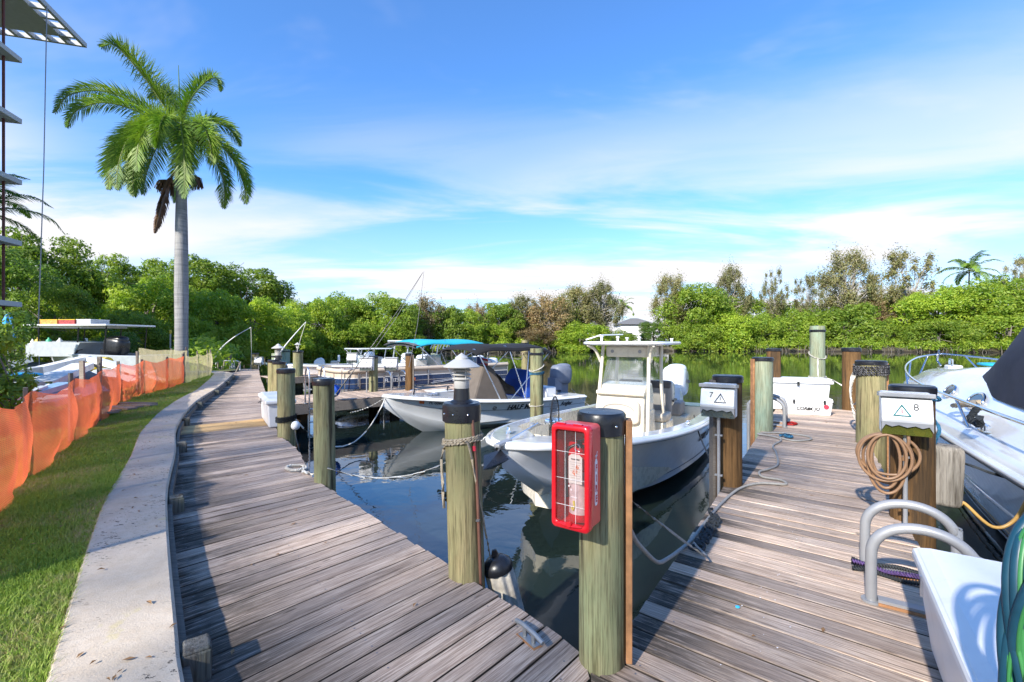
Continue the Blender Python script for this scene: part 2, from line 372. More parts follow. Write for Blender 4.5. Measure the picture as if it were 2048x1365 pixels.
def text(body, size, loc, xdir, up, mat, parent=None, name='lettering', italic=0.0, depth=.0006, bold=0.0, cat=None, label=None, sx=1.0):
    c = bpy.data.curves.new(name, 'FONT'); c.body = body; c.size = size; c.align_x = 'CENTER'; c.align_y = 'CENTER'; c.extrude = depth; c.shear = italic; c.offset = bold
    c.materials.append(mat); o = bpy.data.objects.new(name, c); SC.collection.objects.link(o); o.parent = parent
    x = Vector(xdir).normalized(); u = Vector(up); n = x.cross(u).normalized(); u = n.cross(x)
    Mx = Matrix((x, u, n)).transposed().to_4x4(); Mx.translation = Vector(loc); me = bpy.data.meshes.new_from_object(o); bpy.data.objects.remove(o); bpy.data.curves.remove(c)
    me.transform(Mx @ Matrix.Diagonal((sx, 1, 1, 1))); me.name = name; o = bpy.data.objects.new(name, me); SC.collection.objects.link(o); o.parent = parent
    return o

# ============================================================ water, land, seawall
def water_mat():
    m, nt, p, out = nodes('canal_water'); g = G(nt); v = g.pos()
    murk = g.noise(g.map(v, (.05, .05, .05)), 1, 3)
    nt.links.new(g.mix(g.rng(murk, .35, .65), (.012, .022, .022), (.020, .030, .018)), p.inputs['Base Color'])
    p.inputs['Roughness'].default_value = .015; p.inputs['IOR'].default_value = 2.05
    y = g.sep(v)[1]
    n1 = g.noise(g.map(v, (1, 1, 1)), 1.7, 3, .5, .6); n2 = g.noise(g.map(v, (1, 1, 1)), 6.0, 3, .5, .3); n3 = g.noise(g.map(v, (.6, 1.2, 1)), .5, 2)
    far = g.rng(y, 8, 26)
    patch = g.rng(g.noise(g.map(v, (1, 1, 1)), .35, 3), .42, .62)
    h = g.m('ADD', g.m('MULTIPLY', n1, .55), g.m('ADD', g.m('MULTIPLY', n3, .8), g.m('MULTIPLY', n2, g.m('ADD', .06, g.m('MULTIPLY', patch, .22)))))
    calm = g.m('MULTIPLY', h, g.rng(y, 5, 45, 1.0, .30))
    nt.links.new(g.bump(calm, .30, .034), p.inputs['Normal']); return m
M_WATER = water_mat()
mb = MB(); mb.add([(-1500, -1500, WATER), (1500, -1500, WATER), (1500, 1500, WATER), (-1500, 1500, WATER)], [(0, 1, 2, 3)])
o = mb.build('water', M_WATER, fix=False); o['kind'] = 'structure'

def soil_mat():
    m, nt, p, out = nodes('bank_soil'); g = G(nt); v = g.pos()
    n = g.noise(v, .8, 6, .65); f = g.noise(v, 22, 5, .7); c = g.mix(g.rng(n, .35, .65), (.045, .032, .018), (.10, .085, .045)); c = g.mix(g.rng(f, .45, .7, 0, .6), c, (.20, .17, .11))
    c = g.mix(g.rng(g.sep(v)[2], -.35, -.6), c, (.02, .014, .009))
    nt.links.new(c, p.inputs['Base Color']); p.inputs['Roughness'].default_value = .95; nt.links.new(g.bump(f, .6, .03), p.inputs['Normal']); return m
def lawn_mat():
    m, nt, p, out = nodes('lawn_soil'); g = G(nt); v = g.pos()
    n = g.noise(v, 1.6, 5, .6); f = g.noise(v, 55, 5, .7); c = g.mix(g.rng(n, .35, .65), (.11, .14, .03), (.18, .21, .05)); c = g.mix(g.rng(f, .42, .66, 0, .8), c, (.22, .17, .09))
    nt.links.new(c, p.inputs['Base Color']); p.inputs['Roughness'].default_value = .95; nt.links.new(g.bump(f, .8, .02), p.inputs['Normal']); return m
M_SOIL = soil_mat(); M_LAWN = lawn_mat()
shore = [(-13.0, 21), (-15.5, 25), (-22, 34), (-26.5, 46), (-27.5, 55), (-22, 62), (-6, 71), (7, 80), (26, 87), (60, 84), (86, 77), (160, 70), (500, 60)]
inl = [(-1, -.05), (-1, 0), (-.95, .3), (-1, .05), (-.8, .6), (-.4, .9), (-.4, .9), (-.4, .9), (0, 1), (.1, 1), (.2, 1), (.25, 1), (.3, 1)]
sh = smooth_path([(a, b, 0) for a, b in shore], 8); il = smooth_path([(a, b, 0) for a, b in inl], 8)
rows = [(-.8, -1.3), (0, -.9), (.7, -.45), (2.2, -.1), (7, .12), (45, .3), (900, .5)]
rings = []
for d_, z_ in rows:
    rings.append([Vector((a.x + b.normalized().x * (d_ + (random.uniform(-.5, .5) if 0 <= d_ < 3 else 0)), a.y + b.normalized().y * d_, z_ + (random.uniform(-.06, .06) if 0 < d_ < 9 else 0))) for a, b in zip(sh, il)])
MB().loft(rings).build('ground', M_SOIL)['kind'] = 'structure'

wr = [(1.2, -1.0), (-.3, .66), (-1.287, 1.793), (-1.58, 2.15), (-2.507, 3.32), (-3.209, 4.25), (-4.124, 5.584), (-5.336, 7.269), (-6.85, 9.83), (-8.57, 13.35), (-10.6, 17.2), (-11.35, 18.5), (-12.3, 19.4), (-13.6, 19.75), (-17, 19.9), (-30, 20.0)]
WR = [Vector((p.x, p.y, 0)) for p in smooth_path([(a, b, 0) for a, b in wr], 8)]
WL = []
for i, p in enumerate(WR):
    t = (WR[min(i + 1, len(WR) - 1)] - WR[max(i - 1, 0)]).normalized(); n_ = Vector((-t.y, t.x, 0)); w_ = .43 if p.y < 12 else .43 + min(.25, (p.y - 12) * .04)
    WL.append(p + n_ * w_)
ZC = .15
def conc_mat():
    m, nt, p, out = nodes('seawall_concrete'); g = G(nt); v = g.pos()
    n = g.noise(v, 2.2, 6, .62); f = g.noise(v, 130, 4, .7); md = g.noise(v, 17, 5, .6)
    c = g.mix(g.rng(n, .32, .68), (.44, .37, .29), (.60, .51, .41)); c = g.mix(g.rng(md, .4, .7, 0, .5), c, (.46, .36, .26)); c = g.mix(g.rng(f, .5, .75, 0, .55), c, (.28, .25, .21))
    sp_ = g.noise(g.map(v, (26, 58, 30), rot=(0, 0, .7)), 1, 4, .65); pt = g.noise(v, 1.05, 3, .6)
    c = g.mix(g.m('MULTIPLY', g.rng(sp_, .60, .635), g.rng(pt, .46, .56)), c, (.035, .03, .028))
    ye = g.noise(v, 3.1, 4, .6); c = g.mix(g.rng(ye, .66, .70, 0, .55), c, (.52, .44, .24))
    z = g.sep(v)[2]; st = g.noise(g.map(v, (5, 5, 1.0)), 2, 5, .7)
    c = g.mix(g.m('MULTIPLY', g.rng(z, .135, .10), g.rng(st, .35, .6)), c, (.07, .06, .05))
    nt.links.new(c, p.inputs['Base Color']); p.inputs['Roughness'].default_value = .92; p.inputs['Specular IOR Level'].default_value = .2
    nt.links.new(g.bump(g.m('ADD', f, md), .45, .006), p.inputs['Normal']); return m
M_SEAWALL = conc_mat()
sw = thing('seawall', 'curving pale concrete seawall cap between the lawn and the boardwalk', 'seawall', (0, 0, 0))
prof = []
for a, b in zip(WR, WL):
    n_ = (b - a).normalized(); jz = random.uniform(-.003, .003)
    prof.append([a + Vector((0, 0, -.9)), a + Vector((0, 0, ZC - .018)), a + n_ * .015 + Vector((0, 0, ZC + jz)), b - n_ * .015 + Vector((0, 0, ZC + jz)), b + Vector((0, 0, ZC - .018)), b + Vector((0, 0, -.9))])
MB().loft(prof).build('wall_cap', M_SEAWALL, sw, smooth=25)
M_POST = piling_mat('grey_short_post', (.09, .085, .075), (.21, .20, .18), (.14, .15, .12), .8)
def along(P, s0):
    s = 0
    for a, b in zip(P, P[1:]):
        l = (b - a).length
        if s + l >= s0: return a.lerp(b, (s0 - s) / l), (b - a).normalized()
        s += l
    return P[-1], (P[-1] - P[-2]).normalized()
def s_at_y(P, y):
    s = 0
    for a, b in zip(P, P[1:]):
        if a.y <= y <= b.y: return s + (b - a).length * (y - a.y) / (b.y - a.y)
        s += (b - a).length
for yy in (2.0, 3.95, 6.05, 7.95, 10.0, 12.3, 14.9, 17.2):
    p, t = along(WR, s_at_y(WR, yy)); n_ = Vector((t.y, -t.x, 0))
    zt = .12 if yy > 3 else .13
    mb = MB(); mb.box((0, 0, (zt - 1.0) / 2), (.13, .11, zt + 1.0)); mb.box((0, 0, zt + .004), (.12, .10, .016))
    o = mb.build('post', M_POST, sw, bevel=.008, loc=p + n_ * .062, rotz=math.atan2(t.y, t.x) + random.uniform(-.05, .05)); o['label'] = 'short grey timber post against the seawall'
wl_ = [p + Vector((0, 0, .03)) for p in WR[8:84]]
mb = MB()
for a, b in zip(WR[::4], WR[4::4]):
    if b.y > 19: break
    n_ = Vector(((b - a).normalized().y, -(b - a).normalized().x, 0)); mb.bar(a + n_ * .018 + Vector((0, 0, .045)), b + n_ * .018 + Vector((0, 0, .045)), .03, .09)
mb.build('wale_board', M_FASCIA, sw)
# lawn sheet behind the cap
ZL = .115
poly = [Vector((p.x, p.y, 0)) for p in WL]
mb = MB(); rr_ = []
for p in poly: rr_.append([Vector((p.x, p.y, ZL))] + [Vector((p.x - d_, p.y + (p.y - 8) * 0, ZL - (0 if d_ < 9 else .03))) for d_ in (.5, 1.5, 4, 10, 60)])
mb.loft([r_ for r_ in rr_ if r_[0].x > -12.6])
mb.add([(-12.6, 19.0, ZL), (-13, 22, ZL - .02), (-90, 24, ZL - .02), (-90, 18.6, ZL)], [(0, 1, 2, 3)])
mb.build('lawn', M_LAWN, fix=False)['kind'] = 'structure'

# ============================================================ timber decks, plank by plank
def hit(p, d, poly):
    best = None
    for a, b in zip(poly, poly[1:]):
        e = b - a; den = d.x * e.y - d.y * e.x
        if abs(den) < 1e-9: continue
        w = a - p; t = (w.x * e.y - w.y * e.x) / den; k = (w.x * d.y - w.y * d.x) / den
        if -1e-6 <= k <= 1 + 1e-6 and t > 0 and (best is None or t < best): best = t
    return best
NAILS = []
def plank_run(root, spine, azf, inner, outer, pitch, mats, cap_len=9, top=0.0, jit=.012, pick=None, gap=.012, nails=True):
    L_ = sum((b - a).length for a, b in zip(spine, spine[1:])); s = 0; k = 0
    while s + pitch < L_:
        q = []
        for ss in (s + gap / 2, s + pitch - gap / 2):
            p, _ = along(spine, ss); az = R(azf(p)); d = Vector((math.sin(az), math.cos(az), 0))
            ti = hit(p, -d, inner); to = hit(p, d, outer)
            if ti is None or to is None: q = None; break
            q.append((p - d * min(ti, cap_len), p + d * min(to, cap_len), d))
        s += pitch; k += 1
        if q is None: continue
        je = random.uniform(-jit, jit); ji = random.uniform(-.004, .004); zj = random.uniform(-.002, .002); tl = random.uniform(-.0025, .0025)
        (a0, b0, d0), (a1, b1, d1) = q; b0 = b0 + d0 * je; b1 = b1 + d1 * je; a0 = a0 + d0 * (.006 + ji); a1 = a1 + d1 * (.006 + ji)
        c = (a0 + a1) / 2; x = ((b0 + b1) / 2 - c).normalized(); rz = math.atan2(x.y, x.x); Ri = Matrix.Rotation(-rz, 3, 'Z')
        P = [Ri @ (p - c) for p in (a0, b0, b1, a1)]; c.z = top; th = .036; bv = .0045
        top_ = [Vector((p.x, p.y - math.copysign(bv, p.y), zj + (tl if i in (0, 1) else -tl))) for i, p in enumerate(P)]
        mid = [Vector((p.x, p.y, zj - bv)) for p in P]; low = [Vector((p.x, p.y, -th)) for p in P]
        mb = MB(); mb.add(top_ + mid + low, [(0, 1, 2, 3)] + [(4 + i, 4 + (i + 1) % 4, (i + 1) % 4, i) for i in range(4)] + [(8 + i, 8 + (i + 1) % 4, 4 + (i + 1) % 4, 4 + i) for i in range(4)] + [(11, 10, 9, 8)])
        m = pick(c + x * (P[1].x / 2), k) if pick else mats
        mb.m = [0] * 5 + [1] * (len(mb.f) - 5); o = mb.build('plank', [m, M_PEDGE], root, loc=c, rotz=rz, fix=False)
        if nails and c.y < 7:
            for fx in (.07, .5, .93):
                for fy in (-.035, .035): NAILS.append(c + x * (P[1].x * fx + random.uniform(-.006, .006)) + Vector((-x.y, x.x, 0)) * (fy + random.uniform(-.006, .006)) + Vector((0, 0, zj + .0006)))
V2 = lambda L_: [Vector((a, b, 0)) for a, b in L_]
outer = V2([(.0, -.2), (.04, .25), (.36, 2.14), (.093, 2.48), (-.43, 3.04), (-1.35, 4.05), (-2.16, 4.95), (-2.98, 6.3), (-3.7, 7.2), (-5.72, 10.7), (-7.85, 14.4), (-10.3, 18.6), (-13.3, 23.9)])
spine = V2([(1.0, .35), (.2, 1.3), (-.9, 2.62), (-2.5, 4.6), (-3.6, 6.1), (-4.75, 7.75), (-6.3, 10.25), (-8.2, 13.75), (-10.7, 18.2), (-13.7, 23.6)])
sp_in = V2([(-.5, .75), (-1.3, 2.0), (-2.7, 3.9), (-4.1, 5.75)])
spine_c = V2([(-.55, 1.3), (-1.05, 2.5), (-2.45, 4.55), (-3.6, 6.1), (-4.75, 7.75), (-6.3, 10.25), (-8.2, 13.75), (-10.9, 18.2), (-13.9, 23.6)])
def az_b(p): return float(np.interp(p.y, [1, 2.6, 4.6, 7.5, 10, 14, 20, 24], [41.5, 42.5, 46, 50.5, 54, 58, 60, 60]))
bw = structure('boardwalk')
inner_ = [p.copy() for p in WR]
bspine = V2([(-.25, 1.38 - .8), (-.95, 2.35), (-1.75, 3.55), (-2.5, 4.6), (-3.6, 6.1), (-4.75, 7.75), (-6.3, 10.25), (-8.2, 13.75), (-10.9, 18.4), (-13.9, 23.6)])
plank_run(bw, bspine, az_b, inner_, outer, .142, M_PLANK, cap_len=3.2, pick=lambda p, k: (M_NEW if 7.55 < p.y < 8.35 and p.x < -4 else (M_PLANK2 if random.random() < .10 else M_PLANK)))
dk = structure('dock')
def dku(u): return D(u, -.2)
d_in = [D(u, 0) for u in (-3, -.30)] 
seam = V2([(.0, -.25), (.04, .25), (.365, 2.14)]) + [D(-.06, 0), D(3, -.0), D(9.75, 0)]
d_out = [D(-3.5, 2.6), D(.60, 2.6), D(.601, 1.42), D(9.8, 1.40)]
dspine = [D(-2.6, 1.2), D(9.7, .75)]
plank_run(dk, dspine, lambda p: float(np.interp(p.y, [1, 4, 8], [128.5, 127, 124.5])), seam, d_out, .143, M_PLANK2, pick=lambda p, k: (M_PLANK2 if (p.y > 5.2 or random.random() < .55) else M_PLANK), jit=.01)
mb = MB()
for p in NAILS: mb.add([p + Vector((.0055 * math.cos(a), .0055 * math.sin(a), .0)) for a in [i * math.pi / 3 for i in range(6)]], [tuple(range(6))])
o = mb.build('nail_heads', M_GPRINT, bw, fix=False); o['kind'] = 'stuff'
# beams and short posts that carry the decks
def under(root, line, off, z0=-.045, h=.2, w=.045, name='stringer', m=M_FASCIA):
    for a, b in zip(line, line[1:]):
        t = (b - a).normalized(); n_ = Vector((t.y, -t.x, 0)); mb = MB(); z = z0 - h / 2
        c = (a + b) / 2 + n_ * off; mb.bar(a + n_ * off + Vector((0, 0, z)) - c, b + n_ * off + Vector((0, 0, z)) - c, w, h); mb.build(name, m, root, loc=c)
under(bw, outer[2:], -.05)
under(dk, [D(.0, 0), D(9.7, 0)], .05); under(dk, [D(.62, 1.4), D(9.7, 1.4)], -.05); under(dk, [D(9.69, 0), D(9.7, 1.39)], .04)
# finger pier beside the centre boats
fp0 = Vector((-5.62, 10.05, 0)); FD = Vector((math.sin(R(49)), math.cos(R(49)), 0)); FN = Vector((-FD.y, FD.x, 0))
fp = structure('finger_pier', (0, 0, 0))
fin = [fp0 - FD * 1, fp0 + FD * 7.2]; fou = [p + FN * 1.75 for p in fin]
plank_run(fp, [p + FN * .9 for p in (fp0 + FD * .35, fp0 + FD * 7.0)], lambda p: 49 - 90, fin, fou, .145, M_PLANK2, jit=.008, nails=False, top=.004)
under(fp, [fp0 + FD * .2, fp0 + FD * 7.0], .02, h=.22, z0=-.02, name='fascia_board'); under(fp, [p + FN * 1.75 for p in (fp0 + FD * .2, fp0 + FD * 7.0)], -.03, h=.2, z0=-.035)
# second finger pier farther along
fp2 = structure('finger_pier', (0, 0, 0)); q0 = Vector((-9.6, 17.4, 0))
plank_run(fp2, [p + FN * .8 for p in (q0 + FD * .3, q0 + FD * 8.0)], lambda p: 49 - 90, [q0 - FD, q0 + FD * 8.2], [p + FN * 1.6 for p in (q0 - FD, q0 + FD * 8.2)], .145, M_PLANK2, jit=.008, nails=False, top=.004)
under(fp2, [q0 + FD * .2, q0 + FD * 8.0], .02, h=.22, z0=-.02, name='fascia_board')

# ============================================================ pilings
def rough_post(r, z0, z1, n=20, lean=(0, 0), seed=0, taper=.04):
    rnd = random.Random(seed); mb = MB(); rings = []; m = 12; ph = [rnd.uniform(0, 6.28) for _ in range(4)]
    for j in range(m + 1):
        f = j / m; z = z0 + (z1 - z0) * f; rr = r * (1 + taper * (1 - f))
        rings.append([Vector((math.cos(a) * rr * (1 + .018 * math.sin(3 * a + ph[0] + f) + .010 * math.sin(7 * a + ph[1] + 2 * f)) + lean[0] * z, math.sin(a) * rr * (1 + .018 * math.sin(3 * a + ph[0] + f) + .010 * math.sin(7 * a + ph[1] + 2 * f)) + lean[1] * z, z)) for a in [2 * math.pi * i / n for i in range(n)]])
    mb.loft(rings, closed=True); b = len(mb.v); mb.f.append(tuple(range(b - n, b))); mb.m.append(0); return mb
PILE_G = 'timber mooring pilings'
def piling(x, y, r, ztop, label, mat, cap='flat', lean=(0, 0), board=None, zbot=-1.5, caph=.07, seed=None, bw_=.10):
    t = thing('piling', label, 'piling', (x, y, 0), 0, PILE_G); s = seed if seed is not None else int(abs(x * 97 + y * 31))
    rough_post(r, zbot, ztop - .02, lean=lean, seed=s).build('post', mat, t, smooth=50)
    cx, cy_ = lean[0] * ztop, lean[1] * ztop; R_ = r * 1.07
    if cap == 'flat': MB().lathe([(R_, ztop - caph), (R_ * 1.02, ztop - caph * .5), (R_ * 1.01, ztop - .012), (R_ * .93, ztop), (0, ztop + .004)], (cx, cy_, 0), 28).build('cap', M_BLACK, t, smooth=35)
    elif cap == 'cone': MB().lathe([(R_ * 1.02, ztop - .17), (R_ * 1.04, ztop - .13), (0.012, ztop), (0, ztop)], (cx, cy_, 0), 24).build('cap', M_BLACK, t, smooth=35)
    if cap == 'flat' and r * F / y > 35:
        for a in (-1.9, -1.15, -2.5):
            d = Vector((math.cos(a), math.sin(a), 0)); q = Vector((cx, cy_, ztop - caph * .55)) + d * R_; MB().sup((0, 0, 0), (.012, .012, .012), 1, None, 8, 6).build('cap_screw', M_STEEL, t, smooth=True, loc=q + d * .003)
    if board:
        a, z0, z1, m = board; d = Vector((math.sin(R(a)), math.cos(R(a)), 0)); pp = Vector((d.y, -d.x, 0))
        mb = MB(); c = d * (r + .02)
        mb.bar(c + Vector((lean[0] * z0, lean[1] * z0, z0)), c + Vector((lean[0] * z1, lean[1] * z1, z1)), bw_, .028, up=pp if False else d)
        mb.build('rub_board', m, t, bevel=.003)
    return t
P_FIRE = piling(.42, 2.14, .104, 1.165, 'green piling between the two decks, carrying the red fire cabinet', M_PGREEN, board=(100, .02, 1.13, M_RUST), caph=.10, bw_=.09)
P_LIGHT = piling(-.292, 2.92, .114, 1.10, 'olive piling on the boardwalk edge with a grey louvred lamp on its black cap', M_PMIX, lean=(-.028, 0), caph=.115)
P3 = piling(-2.0, 4.86, .106, 1.09, 'pale green piling with one brown streak beside the pale rope coil on the boardwalk', M_PGREEN, lean=(-.012, .0))
P4 = piling(-3.53, 7.12, .126, 1.05, 'green piling in front of the white boardwalk chest with black rope wound round it', M_PGREEN, lean=(-.006, 0))
P5a = piling(-6.75, 12.9, .15, .93, 'left piling of the far pair beyond the white boardwalk chest', M_PMIX)
P5b = piling(-6.42, 12.55, .16, .90, 'right piling of the far pair beyond the white boardwalk chest, with a rusty streak', M_PMIX)
P7 = piling(*(D(2.78, .02).xy), .138, 1.13, 'dark brown piling carrying the first power pedestal, nearest the open fishing boat', M_PBROWN, board=(270, -.5, 1.08, M_FASCIA))
P8 = piling(*(D(2.62, 1.46).xy), .145, 1.12, 'dark brown piling carrying the pedestal with the tan hose coil', M_PBROWN)
PL2 = piling(*(D(6.2, .02).xy), .150, 1.21, 'pale green piling with an orange board on its side beside the small dock ladder', M_PPALE, board=(272, -.4, 1.18, M_RUST), caph=.06)
PR2 = piling(*(D(5.95, 1.42).xy), .175, 1.20, 'thick olive piling wound with black and white rope near its top', M_PMIX, board=(95, -.5, 1.16, M_RUST), caph=.06)
PL3 = piling(*(D(9.1, -.05).xy), .138, 1.31, 'reddish brown piling behind the small dock ladder, left of the big dock box', M_PBROWN, caph=.06)
PR3 = piling(*(D(9.75, 1.35).xy), .165, 1.33, 'reddish brown piling with a hank of white rope, right of the big dock box', M_PBROWN, caph=.08)
PTALL = piling(7.72, 11.5, .165, 1.87, 'tallest pale green piling with a pointed black cap behind the big dock box', M_PPALE, cap='cone')
PC1 = piling(.57, 10.5, .150, 1.32, 'green piling with pointed black cap in front of the black canopied skiff', M_PGREEN, cap='cone')
PC2 = piling(.50, 17.6, .135, 1.5, 'green piling with a grey pointed top behind the small skiff, tied with rope', M_PMIX, cap='cone')
PF = [piling(-4.02, 13.2, .125, 1.03, 'dark green piling on the near finger pier in front of the navy pontoon boat', M_PGREEN, zbot=-1.3),
      piling(-3.05, 13.5, .11, 1.1, 'dark brown finger pier piling with a pale board, behind the small skiff bow', M_PBROWN, board=(92, -.3, 1.05, M_FASCIA)),
      piling(-4.35, 26, .28, .75, 'thick pale green piling beyond the turquoise boat canopy', M_PPALE, cap='cone'),
      piling(-13.4, 27, .21, .95, 'slim grey green piling at the end of the row of far boats', M_PPALE, cap='cone'),
      piling(-9.4, 18.2, .19, .98, 'left of two thick green pilings behind the lamp on the far pair', M_PPALE, cap='cone'),
      piling(-8.75, 18.6, .19, 1.05, 'right of two thick green pilings behind the lamp on the far pair', M_PGREEN),
      piling(-13.15, 23.3, .17, .82, 'tan timber piling at the far end of the boardwalk beside a white box', M_PMIX),
      piling(-15.1, 24.2, .16, .80, 'weathered piling right of the two small white ladders', M_PMIX)]
for i, (u, v) in enumerate(((1.2, .35), (4.4, .3), (1.6, 1.2), (4.4, 1.15), (7.7, .3), (7.7, 1.15))):
    o = rough_post(.12, -1.6, -.05, seed=i).build('support_post', M_PBROWN, dk, loc=D(u, v))
for i, s_ in enumerate((1.0, 3.4, 5.6)):
    for q in (.25, 1.5): rough_post(.13, -1.6, -.04, seed=i).build('support_post', M_PBROWN, fp, loc=fp0 + FD * s_ + FN * q)
for i, (x, y) in enumerate(((-.55, 2.75), (-1.6, 3.95), (-2.75, 5.6), (-4.3, 7.7), (-5.9, 10.5), (-7.6, 13.6))):
    rough_post(.11, -1.6, -.05, seed=i).build('support_post', M_PBROWN, bw, loc=(x, y, 0))

# ============================================================ buildings
M_STUCCO = plain('cream_stucco', (.62, .58, .50), .9, var=.05, bump=.2, bscale=90)
M_SLAB = plain('white_slab_concrete', (.55, .55, .54), .85, var=.06, bump=.1)
M_WINB = plain('dark_window_glass', (.03, .04, .05), .06)
M_RUSTP = plain('rust_brown_pipe', (.13, .035, .028), .6, var=.3)
def wbox(mb, P0, a, b, p0, p1, q0, q1, z0, z1):
    q = [P0 + a * p + b * q_ for p, q_ in ((p0, q0), (p1, q0), (p1, q1), (p0, q1))]
    mb.prism([(v.x, v.y) for v in q], z0, z1)
BA = Vector((.29, -.957, 0)).normalized(); BB = Vector((-.957, -.29, 0)).normalized(); B0 = Vector((-24.1, 22.4, 0))
bt = thing('apartment_building', 'tall cream apartment building with stacked white balcony slabs and a pierced roof overhang', 'building', B0)
Z0 = Vector((0, 0, 0))
mb = MB(); wbox(mb, Z0, BA, BB, 2.0, 10, 2.0, 14, -.2, 18.2); mb.build('wall', M_STUCCO, bt)
for k in range(5):
    mb = MB(); wbox(mb, Z0, BA, BB, 0, 10.5, 0, 8, 3.1 + 3 * k, 3.35 + 3 * k); mb.build('balcony_slab', M_SLAB, bt, bevel=.02)
    for j in range(1):
        mb = MB(); wbox(mb, Z0, BA, BB, 3.5 + j * 5.4, 7.2 + j * 5.4, 1.97, 2.1, .3 + 3 * k, 2.6 + 3 * k); mb.build('window', M_WINB, bt)
# roof slab pierced by square holes along its two edges
mb = MB(); P0 = B0 * 0 + (-BA * 3.75 + BB * -.75); zr0, zr1 = 18.3, 18.55
def rb(p0, p1, q0, q1): wbox(mb, P0, BA, BB, p0, p1, q0, q1, zr0, zr1)
rb(0, 13, 0, .16); rb(0, .16, .16, 18); rb(.78, 13, .78, 18)
k = 0.16
while k < 13: 
    if k > .17: rb(k - .17, k - .003, .163, .777)
    else: pass
    k += .76
k = .92
while k < 18: rb(.163, .777, k - .17, k - .003); k += .76
rb(.5, .777, .5, .777)
mb.build('roof', M_SLAB, bt)
for k in range(6):
    for p_ in (.55, ):
        b_ = BA * .5 + BB * .42; z0 = 3.35 + 3 * (k - 1) if k else .1; z1 = 3.1 + 3 * k if k < 5 else 18.3
        MB().cyl(b_ + Vector((0, 0, z0)), b_ + Vector((0, 0, z1)), .055, n=10).build('downpipe', M_RUSTP, bt, smooth=True)
cab = MB().tube([(-23.4, 22.9, 18.3), (-23.25, 22.6, 10), (-22.95, 22.05, 2.3), (-22.85, 22.0, .1)], .022, n=6, caps=True)
tag(cab.build('hoist_cable', M_GALV, smooth=True), 'thin pale cable hanging from the pierced roof overhang to the ground', 'cable')
# houses beyond the far trees
M_TERRA = plain('terracotta_tiles', (.50, .14, .05), .8, var=.25, scale=2); M_GREYT = plain('grey_roof_tiles', (.16, .16, .17), .7, var=.2)
M_WWALL = plain('white_house_wall', (.72, .71, .68), .85, var=.04); M_PEACH = plain('peach_house_wall', (.62, .42, .32), .85, var=.05)
def house(px, Y, w, d, hw, hr, wall, roof, label, nwin=4):
    x = (px - CX) / F * Y; t = thing('house', label, 'house', (x, Y, .3))
    MB().box((0, d / 2, hw / 2), (w, d, hw)).build('wall', wall, t)
    e = .6; mb = MB(); a = [(-w / 2 - e, -e, hw), (w / 2 + e, -e, hw), (w / 2 + e, d + e, hw), (-w / 2 - e, d + e, hw), (-w / 2 + d * .45, d / 2, hw + hr), (w / 2 - d * .45, d / 2, hw + hr)]
    mb.add(a, [(0, 1, 5, 4), (1, 2, 5), (2, 3, 4, 5), (3, 0, 4), (3, 2, 1, 0)]); rf = mb.build('roof', roof, t)
    n = int(d / .9); mb = MB()
    for i in range(1, n):
        f = i / n * .96; z = hw + hr * f; y = -e + (d / 2 + e) * f; mb.bar((-w / 2 - e + (d * .45 + e) * f, y - .03, z + .02), (w / 2 + e - (d * .45 + e) * f, y - .03, z + .02), .12, .07)
    mb.build('tile_course', roof, rf)
    for i in range(nwin):
        xx = -w / 2 + w * (i + .5) / nwin; f = MB().box((xx, -.03, hw * .45), (1.7, .1, 1.5)).build('window', M_WWALL, t); MB().box((xx, -.09, hw * .45), (1.5, .04, 1.3)).build('pane', M_WINB, f)
    return t
house(1276, 118, 9, 8, 5.2, 1.8, M_WWALL, M_GREYT, 'white house with a grey tiled roof seen through the far tree gap', 2)
house(1600, 104, 26, 10, 3.6, 2.4, M_WWALL, M_TERRA, 'long white house with terracotta roof behind the far mangroves', 7)
house(1810, 100, 22, 10, 4.0, 2.6, M_WWALL, M_TERRA, 'white house with terracotta roof below the tall airy far tree', 6)
house(1050, 100, 12, 9, 4.6, 2.2, M_PEACH, M_TERRA, 'peach house glimpsed between the brown topped trees', 3)
house(330, 62, 16, 9, 4.5, 2.4, M_PEACH, M_TERRA, 'peach house with terracotta roof hidden behind the tall left trees', 4)

# ============================================================ trees and other planting
def leaf_quads(C, Nn, size, asp=.45, jit=.5, rnd=None):
    n = len(C); a = rnd.normal(size=(n, 3)); Nn = Nn + rnd.normal(size=(n, 3)) * jit; Nn /= np.linalg.norm(Nn, axis=1)[:, None]
    u = np.cross(Nn, a); u /= np.linalg.norm(u, axis=1)[:, None]; w = np.cross(Nn, u); s = (size * rnd.uniform(.65, 1.35, n))[:, None]
    fold = Nn * s * .12
    return np.stack([C - u * s, C + w * s * asp - fold, C + u * s, C - w * s * asp - fold], 1).reshape(-1, 3)
def np_mesh(name, V, nper, mat):
    me = bpy.data.meshes.new(name); n = len(V); f = n // nper
    me.vertices.add(n); me.vertices.foreach_set('co', V.astype('f').ravel()); me.loops.add(n); me.loops.foreach_set('vertex_index', np.arange(n, dtype='i'))
    me.polygons.add(f); me.polygons.foreach_set('loop_start', np.arange(0, n, nper, dtype='i')); me.polygons.foreach_set('loop_total', np.full(f, nper, 'i'))
    me.materials.append(mat); me.update(calc_edges=True); return me
